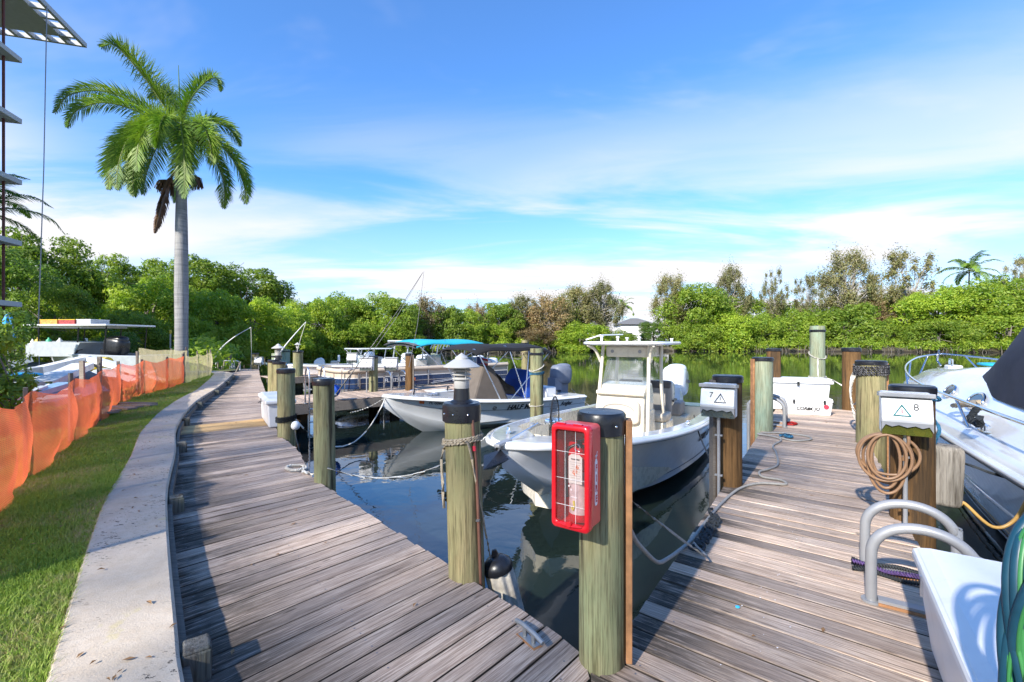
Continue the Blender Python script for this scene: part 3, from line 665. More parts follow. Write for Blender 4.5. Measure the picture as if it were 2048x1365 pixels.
def crown(seed, W, H, z0, nc, nl, size, rc=(.10, .2), flat=1.0, shape='dome', inner=.15, asp=.45):
    r = np.random.RandomState(seed); C = []
    while len(C) < nc:
        p = r.uniform(-1, 1, 3); d = math.sqrt(p[0] ** 2 + p[1] ** 2)
        if shape == 'dome':
            if p[2] < 0: p[2] *= 1.0
            top = math.sqrt(max(0, 1 - d ** 2.4)) if d < 1 else -1
            if d > .93 or p[2] > top * .9 or p[2] < -1: continue
            if p[2] < top * .45 and d < .55: continue
        else:
            if d * d + p[2] ** 2 > 1: continue
        C.append((p[0] * W / 2 * .9, p[1] * W / 2 * .9, z0 + (p[2] + 1) / 2 * (H - z0) * .92, W * r.uniform(*rc)))
    C = np.array(C); per = r.multinomial(nl, C[:, 3] ** 2 / (C[:, 3] ** 2).sum()); P = []; Nn = []
    for c, k in zip(C, per):
        d = r.normal(size=(k, 3)); d /= np.linalg.norm(d, axis=1)[:, None]
        if shape == 'dome': d[:, 2] = np.where(d[:, 2] < -.75, -d[:, 2], d[:, 2])
        rr = c[3] * (1 - inner * np.abs(r.normal(size=k))) if shape == 'dome' else c[3] * np.minimum(np.abs(r.normal(size=k)) * .62, 1.15); lump = 1 + .22 * np.sin(d[:, 0] * 5 + c[0]) * np.sin(d[:, 1] * 6 + c[1]) + .14 * np.sin(d[:, 2] * 9 + c[2])
        P.append(c[:3] + d * (rr * lump)[:, None] * np.array([1, 1, (.78 if shape == 'dome' else 1.25) * flat])); Nn.append(d + np.array([0, 0, .25]))
    return leaf_quads(np.concatenate(P), np.concatenate(Nn), size, asp, .55, r), C
def limbs(C, seed, r0, n=9, trunks=1, hmax=None, lean=.1, thin=.3):
    rnd = random.Random(seed); mb = MB(); tops = []
    for k in range(trunks):
        bx, by = (rnd.uniform(-.5, .5), rnd.uniform(-.5, .5)) if trunks > 1 else (0, 0)
        h = hmax * rnd.uniform(.45, .6); t = Vector((bx + rnd.uniform(-1, 1) * lean * h, by + rnd.uniform(-1, 1) * lean * h, h)); path = smooth_path([(bx, by, -.4), (bx * .8 + rnd.uniform(-.1, .1) * h * .3, by, h * .5), t], 5)
        mb.tube(path, r0, n=8, rr=[r0 * (1.15 - .5 * i / len(path)) for i in range(len(path))]); tops.append((t, path))
    idx = list(range(len(C))); rnd.shuffle(idx)
    for i in idx[:n]:
        c = Vector(C[i][:3]); t, path = tops[rnd.randrange(trunks)]; s = path[rnd.randrange(len(path) // 2, len(path))]
        md = s.lerp(c, .5) + Vector((rnd.uniform(-.3, .3), rnd.uniform(-.3, .3), rnd.uniform(0, .5))); q = smooth_path([s, md, c], 4); mb.tube(q, r0, n=5, rr=[r0 * .5 * (1 - .8 * j / len(q)) for j in range(len(q))])
        for _ in range(2):
            e = c + Vector((rnd.gauss(0, 1), rnd.gauss(0, 1), rnd.gauss(.3, .6))) * C[i][3] * .8; mb.tube([q[-3], q[-1].lerp(e, .5), e], r0 * .1, n=4)
    return mb
M_LG = [leaf_mat('bright_mangrove_leaves', (.14, .25, .026), (.27, .38, .042), (.42, .47, .06)),
        leaf_mat('mid_green_leaves', (.105, .19, .026), (.22, .32, .04), (.35, .41, .055)),
        leaf_mat('deep_green_leaves', (.075, .15, .036), (.14, .24, .05), (.22, .31, .055))]
M_LB = leaf_mat('brown_green_leaves', (.17, .15, .065), (.29, .26, .12), (.20, .25, .08), .25)
M_LP = leaf_mat('pinkish_brown_leaves', (.22, .145, .08), (.33, .24, .125), (.19, .20, .07), .25)
M_BARK = plain('grey_bark', (.17, .15, .13), .9, var=.35, scale=2); M_BARKP = plain('pale_bark', (.34, .31, .28), .9, var=.25, scale=1.5)
PROTO = {}
def proto(key, mats, W, H, z0, nc, nl, size, seed, r0, nlimb, trunks, shape='dome', rc=(.10, .2), asp=.45, bark=M_BARK, inner=.15, flat=1.0):
    V, C = crown(seed, W, H, z0, nc, nl, size, rc, flat, shape, inner, asp); me = np_mesh('crown', V, 4, mats); lm = limbs(C, seed, r0, nlimb, trunks, H).mesh('trunk', bark, smooth=60)
    PROTO.setdefault(key, []).append((me, lm, W, H))
for i in range(3): proto('green', M_LG[0], 9, 8, .0, 84, 24000, .14, 11 + i, .16, 12, 3, rc=(.07, .15))
for i in range(2): proto('mid', M_LG[1], 9, 8, .0, 80, 23000, .14, 21 + i, .16, 12, 3, rc=(.07, .15))
for i in range(2): proto('deep', M_LG[2], 9, 9, .4, 76, 21000, .14, 31 + i, .2, 14, 2, rc=(.07, .15))
for i in range(2): proto('tall', M_LG[1], 10, 12, 2.0, 96, 26000, .15, 41 + i, .22, 26, 2, rc=(.06, .14))
for i in range(2): proto('brown', M_LB, 8, 12, 2.2, 80, 21000, .15, 51 + i, .15, 60, 4, 'ball', (.10, .19), .35, M_BARKP, .3)
for i in range(2): proto('airy', M_LB, 9, 14, 4.5, 58, 12500, .16, 61 + i, .15, 44, 3, 'ball', (.06, .125), .35, M_BARKP, .35)
proto('pink', M_LP, 8, 9, 1.0, 70, 19000, .14, 71, .13, 50, 4, 'ball', (.09, .19), .4, M_BARKP, .3)
for i in range(2): proto('lowgreen', M_LG[0], 9, 5.4, -.6, 90, 23000, .135, 91 + i, .12, 12, 4, rc=(.06, .13), flat=1.35)
for i in range(2): proto('lowmid', M_LG[1], 9, 5.4, -.6, 90, 23000, .135, 95 + i, .12, 12, 4, rc=(.06, .13), flat=1.35)
proto('bush', M_LG[2], 4, 3.6, .0, 30, 9000, .085, 81, .07, 8, 3)
TREE_G = 'trees along the canal banks'; cnt = {}
def tree(px, top, wpx, Y, kind, label, z0=0.0, name='mangrove_tree', rz=None):
    if kind in ('green', 'mid') and (1.5 - (top - CY) / F * Y - z0) / (wpx / F * Y) < .80: kind = 'low' + kind
    L_ = PROTO[kind]; k = cnt.get(kind, 0); cnt[kind] = k + 1; me, lm, W, H = L_[k % len(L_)]
    x = (px - CX) / F * Y; h = 1.5 - (top - CY) / F * Y - z0; w = wpx / F * Y; rnd = random.Random(px * 7 + top)
    t = thing(name, label, 'tree' if kind != 'bush' else 'bush', (x, Y, z0), rz if rz is not None else rnd.uniform(0, 6.28), TREE_G if kind != 'bush' else None); t.scale = (w / W * 1.04, w / W * 1.04, h / H * 1.03)
    a = bpy.data.objects.new('crown', me); SC.collection.objects.link(a); a.parent = t
    b = bpy.data.objects.new('trunk', lm); SC.collection.objects.link(b); b.parent = t
    return t
TREES = [
 (20, 500, 200, 31, 'deep', 'dark blue green tree behind the stacked balcony slabs'), (70, 452, 210, 38, 'tall', 'tall spreading tree crossed by the thin hoist cable'),
 (110, 560, 150, 29, 'mid', 'dark leafy tree directly behind the metal debris'), (175, 520, 170, 40, 'green', 'bright green tree between the hoist cable and the royal palm'),
 (215, 505, 130, 50, 'tall', 'tree with jagged top left of the palm trunk'), (215, 640, 90, 26, 'bush', 'low dark bush beyond the collapsed white sheets'),
 (300, 545, 170, 37, 'green', 'mid green tree just left of the palm trunk'), (330, 513, 130, 56, 'tall', 'high dome shaped tree behind the palm trunk'),
 (270, 620, 120, 30, 'mid', 'low dark tree behind the yellow life ring'), (400, 512, 190, 52, 'tall', 'broad high crowned tree just right of the palm trunk'),
 (490, 528, 170, 58, 'tall', 'tall rounded tree ending the high left woodland'), (420, 570, 150, 38, 'green', 'yellow green tree in front of the broad high crown'),
 (500, 590, 150, 42, 'green', 'bright tree behind the short white mooring whip'), (560, 600, 120, 50, 'green', 'lower tree at the foot of the high left woodland'),
 (370, 630, 120, 33, 'green', 'shaded tree right behind the palm base'), (450, 640, 110, 37, 'mid', 'dark low tree at the left water edge'),
 (620, 600, 130, 58, 'green', 'yellow green mangrove above the long white hull'), (655, 590, 110, 63, 'green', 'mangrove with a pointed top left of the fishing rod'),
 (700, 583, 120, 66, 'green', 'mangrove behind the lower half of the fishing rod'), (748, 577, 120, 68, 'green', 'highest mangrove of the central row behind the rod'),
 (800, 588, 110, 68, 'mid', 'mangrove behind the tip of the fishing rod'), (600, 650, 100, 55, 'mid', 'dark low mangrove behind the far white boats'),
 (690, 640, 130, 61, 'green', 'bright low mangrove behind the white hardtop boat'), (790, 640, 120, 66, 'green', 'bright low mangrove behind the turquoise canopy'),
 (850, 592, 90, 72, 'pink', 'reddish topped tree above the turquoise canopy'), (885, 612, 110, 74, 'mid', 'green tree above the black canopy left end'),
 (930, 616, 90, 76, 'mid', 'green tree above the black canopy'), (950, 603, 50, 80, 'pink', 'small brown topped tree with a narrow crown'),
 (1000, 600, 100, 82, 'mid', 'loose green tree left of the brown topped trees'), (1045, 590, 90, 84, 'brown', 'pale brown tree over the pointed centre pilings'),
 (1095, 588, 100, 84, 'pink', 'pinkish brown tree in the middle of the far bank'), (1150, 572, 90, 88, 'brown', 'brown tree left of the highest central crown'),
 (1205, 562, 90, 88, 'brown', 'highest brown tree left of the grey roofed house'), (1165, 645, 120, 82, 'green', 'rounded bright mangrove left of the fishing boat hardtop'),
 (1065, 655, 90, 81, 'pink', 'low pinkish shrub tree at the far water edge'), (1240, 662, 70, 86, 'mid', 'low green mangrove above the fishing boat hardtop'),
 (1345, 548, 80, 96, 'brown', 'brown topped tree left of the tall green one'), (1395, 568, 150, 93, 'mid', 'tall green tree right of the grey roofed house'),
 (1463, 530, 75, 98, 'brown', 'upright brown tree right of the tall green one'), (1545, 532, 55, 98, 'airy', 'narrow airy tree with brown tufts above the brown piling'),
 (1612, 548, 65, 98, 'airy', 'airy brown tree above the tallest piling'), (1690, 497, 100, 100, 'brown', 'tallest brown tree on the far bank'),
 (1745, 540, 45, 100, 'airy', 'thin leaning airy tree beside the tallest brown one'), (1815, 497, 125, 98, 'airy', 'wide airy tree on pale trunks left of the coconut palm'),
 (1455, 625, 120, 90, 'green', 'yellowish mangrove left of the flat capped pilings'), (1395, 640, 100, 89, 'mid', 'low mangrove under the tall green tree'),
 (1520, 630, 100, 91, 'mid', 'mangrove behind the brown piling on the far bank'), (1590, 622, 110, 91, 'green', 'mangrove just left of the tallest piling'),
 (1690, 608, 160, 92, 'mid', 'broad olive mangrove right of the tallest piling'), (1770, 640, 90, 92, 'mid', 'low mangrove below the wide airy tree'),
 (1870, 572, 130, 88, 'green', 'bright mangrove left in the large group at the bank end'), (1945, 558, 160, 87, 'green', 'bright mangrove under the coconut palm'),
 (2030, 545, 160, 86, 'green', 'highest bright mangrove at the far right bank'), (2010, 620, 150, 82, 'green', 'low bright mangrove behind the cruiser bow rail'),
 (1880, 640, 130, 83, 'mid', 'low mangrove left of the cruiser bow rail'), (2045, 505, 70, 104, 'airy', 'airy dark tree right of the coconut palm'), (2130, 560, 160, 84, 'mid', 'mangrove beyond the right edge group'),
 (1490, 592, 110, 100, 'mid', 'green tree filling the gap right of the upright brown tree'), (1580, 596, 110, 101, 'mid', 'green tree filling the gap under the narrow airy tree'), (1740, 590, 110, 101, 'pink', 'pinkish brown tree right of the tallest brown one'), (1800, 585, 110, 101, 'mid', 'green tree behind the pale trunks of the wide airy tree'), (1120, 600, 120, 91, 'mid', 'green tree filling behind the central brown trees'), (1010, 612, 110, 86, 'green', 'bright tree filling behind the loose green one'), (1420, 600, 110, 97, 'green', 'bright tree behind the tall green one'),
 (1305, 640, 60, 95, 'deep', 'small dark tree beside the grey roofed house'), (980, 650, 90, 79, 'green', 'low bright mangrove behind the black canopy')]
for a in TREES: tree(*a)
# the bank's lowest growth is one mass
r = np.random.RandomState(5); P = []; Nn = []
S_ = sh; I_ = il
for i in range(len(S_) - 9):
    a, b = S_[i], S_[i + 1]; n_ = I_[i].normalized(); l = (b - a).length
    for _ in range(int(l * 1.1) + 1):
        f = r.uniform(); c = a.lerp(b, f) + n_ * r.uniform(-.9, 2.6); rad = r.uniform(.5, 1.4); k = int(170 * rad)
        d = r.normal(size=(k, 3)); d /= np.linalg.norm(d, axis=1)[:, None]; d[:, 2] = np.abs(d[:, 2])
        P.append(np.array([c.x, c.y, -.35 + r.uniform(0, .9)]) + d * rad * r.uniform(.6, 1.05, (k, 1)) * np.array([.95, .95, 1.25])); Nn.append(d)
V = leaf_quads(np.concatenate(P), np.concatenate(Nn), .15, .45, .6, r)
o = bpy.data.objects.new('mangrove_undergrowth', np_mesh('mangrove_undergrowth', V, 4, M_LG[0])); SC.collection.objects.link(o); o['kind'] = 'stuff'; o['label'] = 'low mangrove growth hanging over the canal banks'; o['category'] = 'undergrowth'
mb = MB(); rnd = random.Random(3)
for i in range(len(S_) - 9):
    a, b = S_[i], S_[i + 1]; n_ = I_[i].normalized(); l = (b - a).length
    for _ in range(int(l * 2.2) + 1):
        c = a.lerp(b, rnd.random()) + n_ * rnd.uniform(-.5, 1.2); h = rnd.uniform(.6, 1.3); e = c + Vector((rnd.uniform(-.6, .6), rnd.uniform(-.6, .2), 0))
        mb.tube([e + Vector((0, 0, -1.0)), c.lerp(e, .4) + Vector((0, 0, -.9 + h * .8)), c + Vector((0, 0, -.7 + h))], .03, n=4, caps=False)
o = mb.build('mangrove_roots', M_BARK, fix=False); o['kind'] = 'stuff'; o['label'] = 'tangled dark prop roots at the water edge'; o['category'] = 'roots'

# unseen loose-leaved trees added behind the viewer to break sunlight on the near decks
V, C = crown(91, 12, 17, 6.5, 90, 2300, .17, (.08, .15)); shade_me = np_mesh('crown', V, 4, M_LG[1]); shade_tr = limbs(C, 91, .2, 26, 2, 17).mesh('trunk', M_BARK, smooth=60)
for i, v_ in enumerate((-8.5, 0, 8.5, 17)):
    p_ = D(-20.5 + (i % 2) * 1.2, v_); t = thing('added_shade_tree', '', 'tree', (p_.x, p_.y, -.2), i * 1.3, 'added shade trees behind the viewer'); t['label'] = 'unseen loose leaved tree added for shade inland ' + ['behind the lawn', 'straight behind the corner of the two decks', 'behind the right dock', 'behind the cabin cruiser'][i]
    for nm, me_ in (('crown', shade_me), ('trunk', shade_tr)):
        a = bpy.data.objects.new(nm, me_); SC.collection.objects.link(a); a.parent = t

# ---- palms
M_FROND = leaf_mat('palm_frond_green', (.08, .18, .025), (.17, .28, .04), (.27, .36, .045), .3, .6)
M_FRONDD = leaf_mat('palm_frond_dry', (.13, .075, .055), (.20, .12, .085), (.10, .06, .04), .2, .8)
M_RACH = plain('palm_rachis', (.16, .20, .05), .5, var=.2)
M_PTRUNK = None
def palm_trunk_mat():
    m, nt, p, out = nodes('palm_trunk_bark'); g = G(nt); v = g.tc()
    ring = g.noise(g.map(v, (.5, .5, 9)), 1.2, 4, .6); bl = g.noise(g.map(v, (2.2, 2.2, .8)), 1.0, 5, .6); st = g.noise(g.map(v, (9, 9, .45)), 1, 5, .6)
    c = g.mix(g.rng(ring, .35, .65), (.17, .17, .18), (.29, .285, .285)); c = g.mix(g.rng(bl, .45, .7, 0, .6), c, (.36, .355, .35)); c = g.mix(g.rng(st, .56, .70, 0, .8), c, (.09, .085, .085))
    nt.links.new(c, p.inputs['Base Color']); p.inputs['Roughness'].default_value = .85; nt.links.new(g.bump(ring, .6, .03), p.inputs['Normal']); return m
M_PTRUNK = palm_trunk_mat()
def frond_mesh(path, llen, n, seed, droop=.5, planes=2, w=.035, tip=.35, rr=.03):
    """leaflets on both sides of a rachis path; returns leaf verts (quads) and rachis MB"""
    rnd = np.random.RandomState(seed); pts = smooth_path(path, 8); L_ = [0]
    for a, b in zip(pts, pts[1:]): L_.append(L_[-1] + (b - a).length)
    V = []; tot = L_[-1]
    for i in range(n):
        f = .10 + .90 * (i + .5) / n; s = f * tot; k = min(next(j for j in range(1, len(L_)) if L_[j] >= s - 1e-9), len(pts) - 1); a, b = pts[k - 1], pts[k]; p = a.lerp(b, (s - L_[k - 1]) / max(1e-6, L_[k] - L_[k - 1])); t = (b - a).normalized()
        side = t.cross(Vector((0, 0, 1))); side = side.normalized() if side.length > .15 else Vector((1, 0, 0)); up = side.cross(t).normalized()
        ll = llen * (math.sin(math.pi * min(1, .18 + f * .80)) ** .6) * (1 if f < .8 else 1 - (f - .8) * 2.2 * (1 - tip))
        for sg in (-1, 1):
            for pl in range(planes):
                el = rnd.uniform(-.15, .25) + (pl * .75 - .25 if planes > 1 else 0); fw = rnd.uniform(.45, .75) + f * .35
                d = (side * sg * math.cos(el) + up * math.sin(el) + t * fw).normalized(); l = ll * rnd.uniform(.85, 1.1)
                q0 = p; q1 = p + d * l * .5 - Vector((0, 0, droop * l * .14)); d2 = (d - Vector((0, 0, droop * rnd.uniform(.9, 1.5)))).normalized(); q2 = q1 + d2 * l * .52
                wv = d.cross(up if pl == 0 else side).normalized() * w * .5 + Vector((0, 0, 0))
                V += [q0 - wv * .5, q1 - wv, q1 + wv, q0 + wv * .5, q1 - wv, q2 - wv * .1, q2 + wv * .1, q1 + wv]
    mb = MB().tube(pts, rr, n=6, rr=[rr * (1.2 - .95 * i / len(pts)) for i in range(len(pts))])
    return np.array([tuple(v) for v in V]), mb
def add_frond(root, path, mat, **kw):
    V, mb = frond_mesh(path, **kw); o = bpy.data.objects.new('frond', np_mesh('frond', V, 4, mat)); SC.collection.objects.link(o); o.parent = root
    mb.build('midrib', M_RACH if mat is M_FROND else M_FRONDD, o, smooth=60); return o
PY = 20.0; PX = (363 - CX) / F * PY; S = PY / F
royal = thing('royal_palm', 'tall royal palm with smooth grey trunk rising behind the net fence', 'palm tree', (PX, PY, .0))
H = lambda y: 1.5 - (y - CY) * S
prof = [(.33, -.1), (.29, .3), (.255, 1.0), (.25, 2.2), (.265, 3.6), (.255, 5.0), (.23, 6.6), (.20, 7.9), (.19, 8.45)]
MB().lathe(prof, n=28).build('trunk', M_PTRUNK, royal, smooth=60)
M_SHAFT = plain('palm_crownshaft', (.10, .19, .045), .35, var=.2)
MB().lathe([(.215, 8.45), (.25, 8.7), (.22, 9.4), (.15, 10.3), (.09, 11.0), (.0, 11.2)], n=20).build('crownshaft', M_SHAFT, royal, smooth=60)
def fp_(dx, dy, dep): return Vector((dx * S * .86, dep * .8, H(262 - dy * .90)))     # crown-relative: px right, px up, metres deep
FR = [ # screen control points relative to the crown heart, with depth in metres
 ([(-5, -10, 0), (-35, 55, -.3), (-75, 115, -.6), (-120, 165, -.9), (-148, 160, -1.0)], .80), ([(0, -5, 0), (-25, 60, .5), (-70, 110, 1.0), (-120, 100, 1.3)], .5),
 ([(0, -5, 0), (8, 60, .2), (30, 110, .5), (62, 132, .6), (70, 105, .7)], .55), ([(2, 0, 0), (-4, 70, 0), (-10, 148, .1)], .10),
 ([(-8, -12, 0), (-60, 35, -.4), (-140, 65, -1.0), (-205, 52, -1.3), (-235, 12, -1.4)], .55), ([(-8, -15, 0), (-55, 18, -1.0), (-110, 25, -1.8), (-155, 0, -2.2), (-170, -35, -2.3)], .55),
 ([(-8, -18, 0), (-55, -2, .6), (-105, -15, 1.4), (-145, -65, 1.9), (-158, -115, 2.0)], .6), ([(-6, -20, 0), (-45, -8, -.7), (-85, -45, -1.3), (-105, -105, -1.6), (-110, -150, -1.6)], .6),
 ([(-4, -20, 0), (-28, -10, -1.3), (-50, -50, -2.0), (-62, -110, -2.3), (-65, -160, -2.3)], .6), ([(0, -20, 0), (-10, -5, -1.4), (-15, -45, -2.2), (-20, -95, -2.4), (-18, -125, -2.4)], .6),
 ([(4, -15, 0), (40, 28, .6), (75, 30, 1.2), (95, -5, 1.6)], .5), ([(6, -18, 0), (45, 5, -.6), (85, -15, -1.1), (105, -60, -1.3), (108, -95, -1.3)], .6),
 ([(6, -20, 0), (50, -5, .6), (90, -45, 1.1), (112, -100, 1.3), (118, -145, 1.3)], .6), ([(5, -22, 0), (35, -10, -1.2), (62, -60, -1.9), (72, -120, -2.1), (70, -175, -2.1)], .6),
 ([(3, -22, 0), (25, -15, .8), (45, -60, 1.6), (52, -110, 1.8), (50, -150, 1.8)], .55), ([(0, -20, 0), (-35, -15, 1.2), (-75, -70, 2.2), (-90, -130, 2.4)], .55),
 ([(-4, -20, 0), (-38, -5, -.2), (-72, -45, -.4), (-92, -100, -.5), (-98, -145, -.5)], .62), ([(-4, -20, 0), (-25, -12, -.9), (-48, -60, -1.5), (-56, -120, -1.6), (-54, -165, -1.6)], .6),
 ([(-2, -20, 0), (15, 0, -1.5), (30, -30, -2.4), (35, -85, -2.8)], .55), ([(-2, -20, 0), (-20, 20, 1.5), (-45, 10, 2.6), (-70, -50, 3.0)], .55)]
for i, (pp, ll) in enumerate(FR):
    if ll < .2: MB().tube(smooth_path([fp_(*q) for q in pp], 6), .03, n=6, rr=[.05 * (1 - .85 * k / 13) for k in range(13)]).build('spear_leaf', M_FROND, royal); continue
    add_frond(royal, [fp_(*q) for q in pp], M_FROND, llen=ll * 1.38, n=80, seed=i, droop=.45, planes=3, w=.036, rr=.04)
o = add_frond(royal, [fp_(*q) for q in [(-6, -95, -.3), (-14, -130, -.55), (-26, -180, -.6), (-42, -232, -.6)]], M_FRONDD, llen=.42, n=60, seed=77, droop=1.2, planes=2, w=.06, rr=.03); o['label'] = 'dead brown hanging frond'
for sx, yy in ((1, 0), (-1, .25)):
    rnd = random.Random(sx); mb = MB()
    for _ in range(90):
        a = rnd.uniform(-1.0, 1.0); l = rnd.uniform(.3, .7); p0 = Vector((sx * .2, -.1, 8.5 - yy)); p1 = p0 + Vector((sx * l * math.cos(a), math.sin(a) * l * .7, .18 * l)); p2 = p1 + Vector((sx * .12 * rnd.random(), rnd.uniform(-.1, .1), -rnd.uniform(.25, .5)))
        mb.tube([p0, p0.lerp(p1, .6) + Vector((0, 0, .1)), p1, p2], .018, n=3, caps=False)
    mb.build('flower_stalk', M_FRONDD, royal, fix=False)
def coconut(x, y, zt, L_, name, label, seed, nf=16, fw=.06, lean=.4, detail=46):
    t = thing(name, label, 'palm tree', (x, y, 0)); rnd = random.Random(seed)
    MB().tube(smooth_path([(-lean, 0, -.2), (-lean * .7, 0, zt * .5), (0, 0, zt)], 8), .17, n=12, rr=[.2 - .07 * i / 17 for i in range(17)]).build('trunk', M_PTRUNK, t, smooth=60)
    for i in range(nf):
        a = 6.283 * i / nf + rnd.uniform(-.25, .25); e = [1.15, .75, .35, -.05][i % 4] + rnd.uniform(-.1, .15); d = Vector((math.cos(a), math.sin(a), 0)); l = L_ * rnd.uniform(.85, 1.1)
        p = [Vector((0, 0, zt))]; 
        for k in range(1, 5):
            ee = e - k * k * .085; p.append(p[-1] + (d * math.cos(ee) + Vector((0, 0, math.sin(ee)))) * l / 4)
        add_frond(t, p, M_FROND, llen=L_ * .2, n=detail, seed=seed + i, droop=.5, planes=1, w=fw, rr=.035)
    return t
coconut(99.5, 99, 16.5, 6.5, 'coconut_palm', 'coconut palm standing above the bright far right mangroves', 5, fw=.16, detail=34)
coconut(30.3, 124, 10.5, 4.0, 'coconut_palm', 'small palm beside the grey roofed house', 25, nf=12, fw=.2, detail=18)
coconut(79.5, 104, 9.5, 4.0, 'coconut_palm', 'low palm half hidden between the far airy trees', 45, nf=12, fw=.2, detail=18)
coconut(-31.2, 26.5, 9.0, 4.0, 'coconut_palm', 'palm behind the balcony slabs with fronds reaching out', 65, fw=.06, lean=-.8, detail=70)
# leafy bushes at the left edge
for (x, y, s, sz, key, lab) in ((-10.55, 9.0, .42, .52, 'deep', 'blue green feathery bush at the frame edge beside the debris'), (-7.75, 6.45, .30, .42, 'mid', 'green leafy bush leaning over the orange net fence')):
    V, C = crown(int(s * 100), 4.4 * s, 4.2 * sz, .1, 26, 9000, .045, (.12, .24)); t = thing('bush', lab, 'bush', (x, y, .1))
    o = bpy.data.objects.new('foliage', np_mesh('foliage', V, 4, M_LG[2] if key == 'deep' else M_LG[1])); SC.collection.objects.link(o); o.parent = t
    limbs(C, 4, .02, 14, 4, 2.2 * sz).build('stem', M_BARK, t)

# ---- grass blades (one mass)
def fence_x(y): return np.interp(y, [1, 3.55, 4.42, 5.94, 7.65, 9.74, 11.3, 12.7, 14.2, 17.1, 19], [-3.0, -4.0, -4.78, -5.74, -6.91, -8.4, -9.16, -9.6, -10.25, -11.4, -12.3])
wlx = np.array([p.x for p in WL if p.y < 19]); wly = np.array([p.y for p in WL if p.y < 19])
r = np.random.RandomState(9)
def grass(n, y0, y1, h, w, over=.35, out=0, lo=0):
    y = r.uniform(y0, y1, n); xr = np.interp(y, wly, wlx) + .01; xl = fence_x(y) - over
    if out: xr = fence_x(y) - lo; xl = xr - out
    x = xl + (xr - xl) * r.uniform(0, 1, n); keep = np.sin(x * 3.1 + y * 1.7) * np.sin(x * 1.3 - y * 2.9) + r.uniform(-1, 1, n) > -.85
    x, y = x[keep], y[keep]; n = len(x); hh = h * r.uniform(.4, 1.25, n) * (1 + .5 * np.sin(x * 2.3 + y) * np.sin(y * 1.9)); a = r.uniform(0, 6.28, n); ln = r.uniform(.1, 1.1, n) * hh; b = r.uniform(0, 6.28, n)
    z = np.full(n, ZL - .004); p = np.stack([x, y, z], 1); wv = np.stack([np.cos(a), np.sin(a), 0 * a], 1) * w * .5; le = np.stack([np.cos(b) * ln, np.sin(b) * ln, hh], 1)
    m = p + le * np.array([.38, .38, .62]); t = p + le
    return np.stack([p - wv, p + wv, m + wv * .75, m - wv * .75], 1).reshape(-1, 3), np.stack([m - wv * .75, m + wv * .75, t], 1).reshape(-1, 3)
def grass_mat():
    m, nt, p, out = nodes('grass_blades'); g = G(nt); v = g.pos()
    f = g.noise(v, 45, 2, .5); b = g.noise(v, 1.9, 4, .6); c = g.mix(g.rng(f, .3, .7), (.20, .32, .038), (.34, .46, .075)); c = g.mix(g.m('MULTIPLY', g.rng(b, .44, .62), g.rng(g.noise(v, 30, 3), .42, .6)), c, (.48, .40, .20))
    nt.links.new(c, p.inputs['Base Color']); p.inputs['Roughness'].default_value = .6; p.inputs['Specular IOR Level'].default_value = .3
    tr = g.N.new('ShaderNodeBsdfTranslucent'); nt.links.new(c, tr.inputs[0]); mx = g.N.new('ShaderNodeMixShader'); mx.inputs[0].default_value = .3
    nt.links.new(p.outputs[0], mx.inputs[1]); nt.links.new(tr.outputs[0], mx.inputs[2]); nt.links.new(mx.outputs[0], out.inputs[0]); return m
M_GRASS = grass_mat()
Q = []; T = []
for args in ((110000, 1.6, 5.0, .050, .0052), (85000, 5.0, 10.5, .060, .008), (50000, 10.5, 19.0, .055, .014), (30000, 5.0, 16, .09, .014, .3, 2.2, .1)):
    q, t = grass(*args); Q.append(q); T.append(t)
Q = np.concatenate(Q); T = np.concatenate(T)
me = bpy.data.meshes.new('grass'); nq, n3 = len(Q) // 4, len(T) // 3; nv = len(Q) + len(T)
me.vertices.add(nv); me.vertices.foreach_set('co', np.concatenate([Q, T]).astype('f').ravel()); me.loops.add(nv); me.loops.foreach_set('vertex_index', np.arange(nv, dtype='i'))
me.polygons.add(nq + n3); me.polygons.foreach_set('loop_start', np.concatenate([np.arange(0, len(Q), 4), len(Q) + np.arange(0, len(T), 3)]).astype('i')); me.polygons.foreach_set('loop_total', np.concatenate([np.full(nq, 4), np.full(n3, 3)]).astype('i'))
me.materials.append(M_GRASS); me.update(calc_edges=True); o = bpy.data.objects.new('grass', me); SC.collection.objects.link(o); o['kind'] = 'stuff'; o['label'] = 'short green and straw coloured lawn grass beside the seawall'; o['category'] = 'grass'

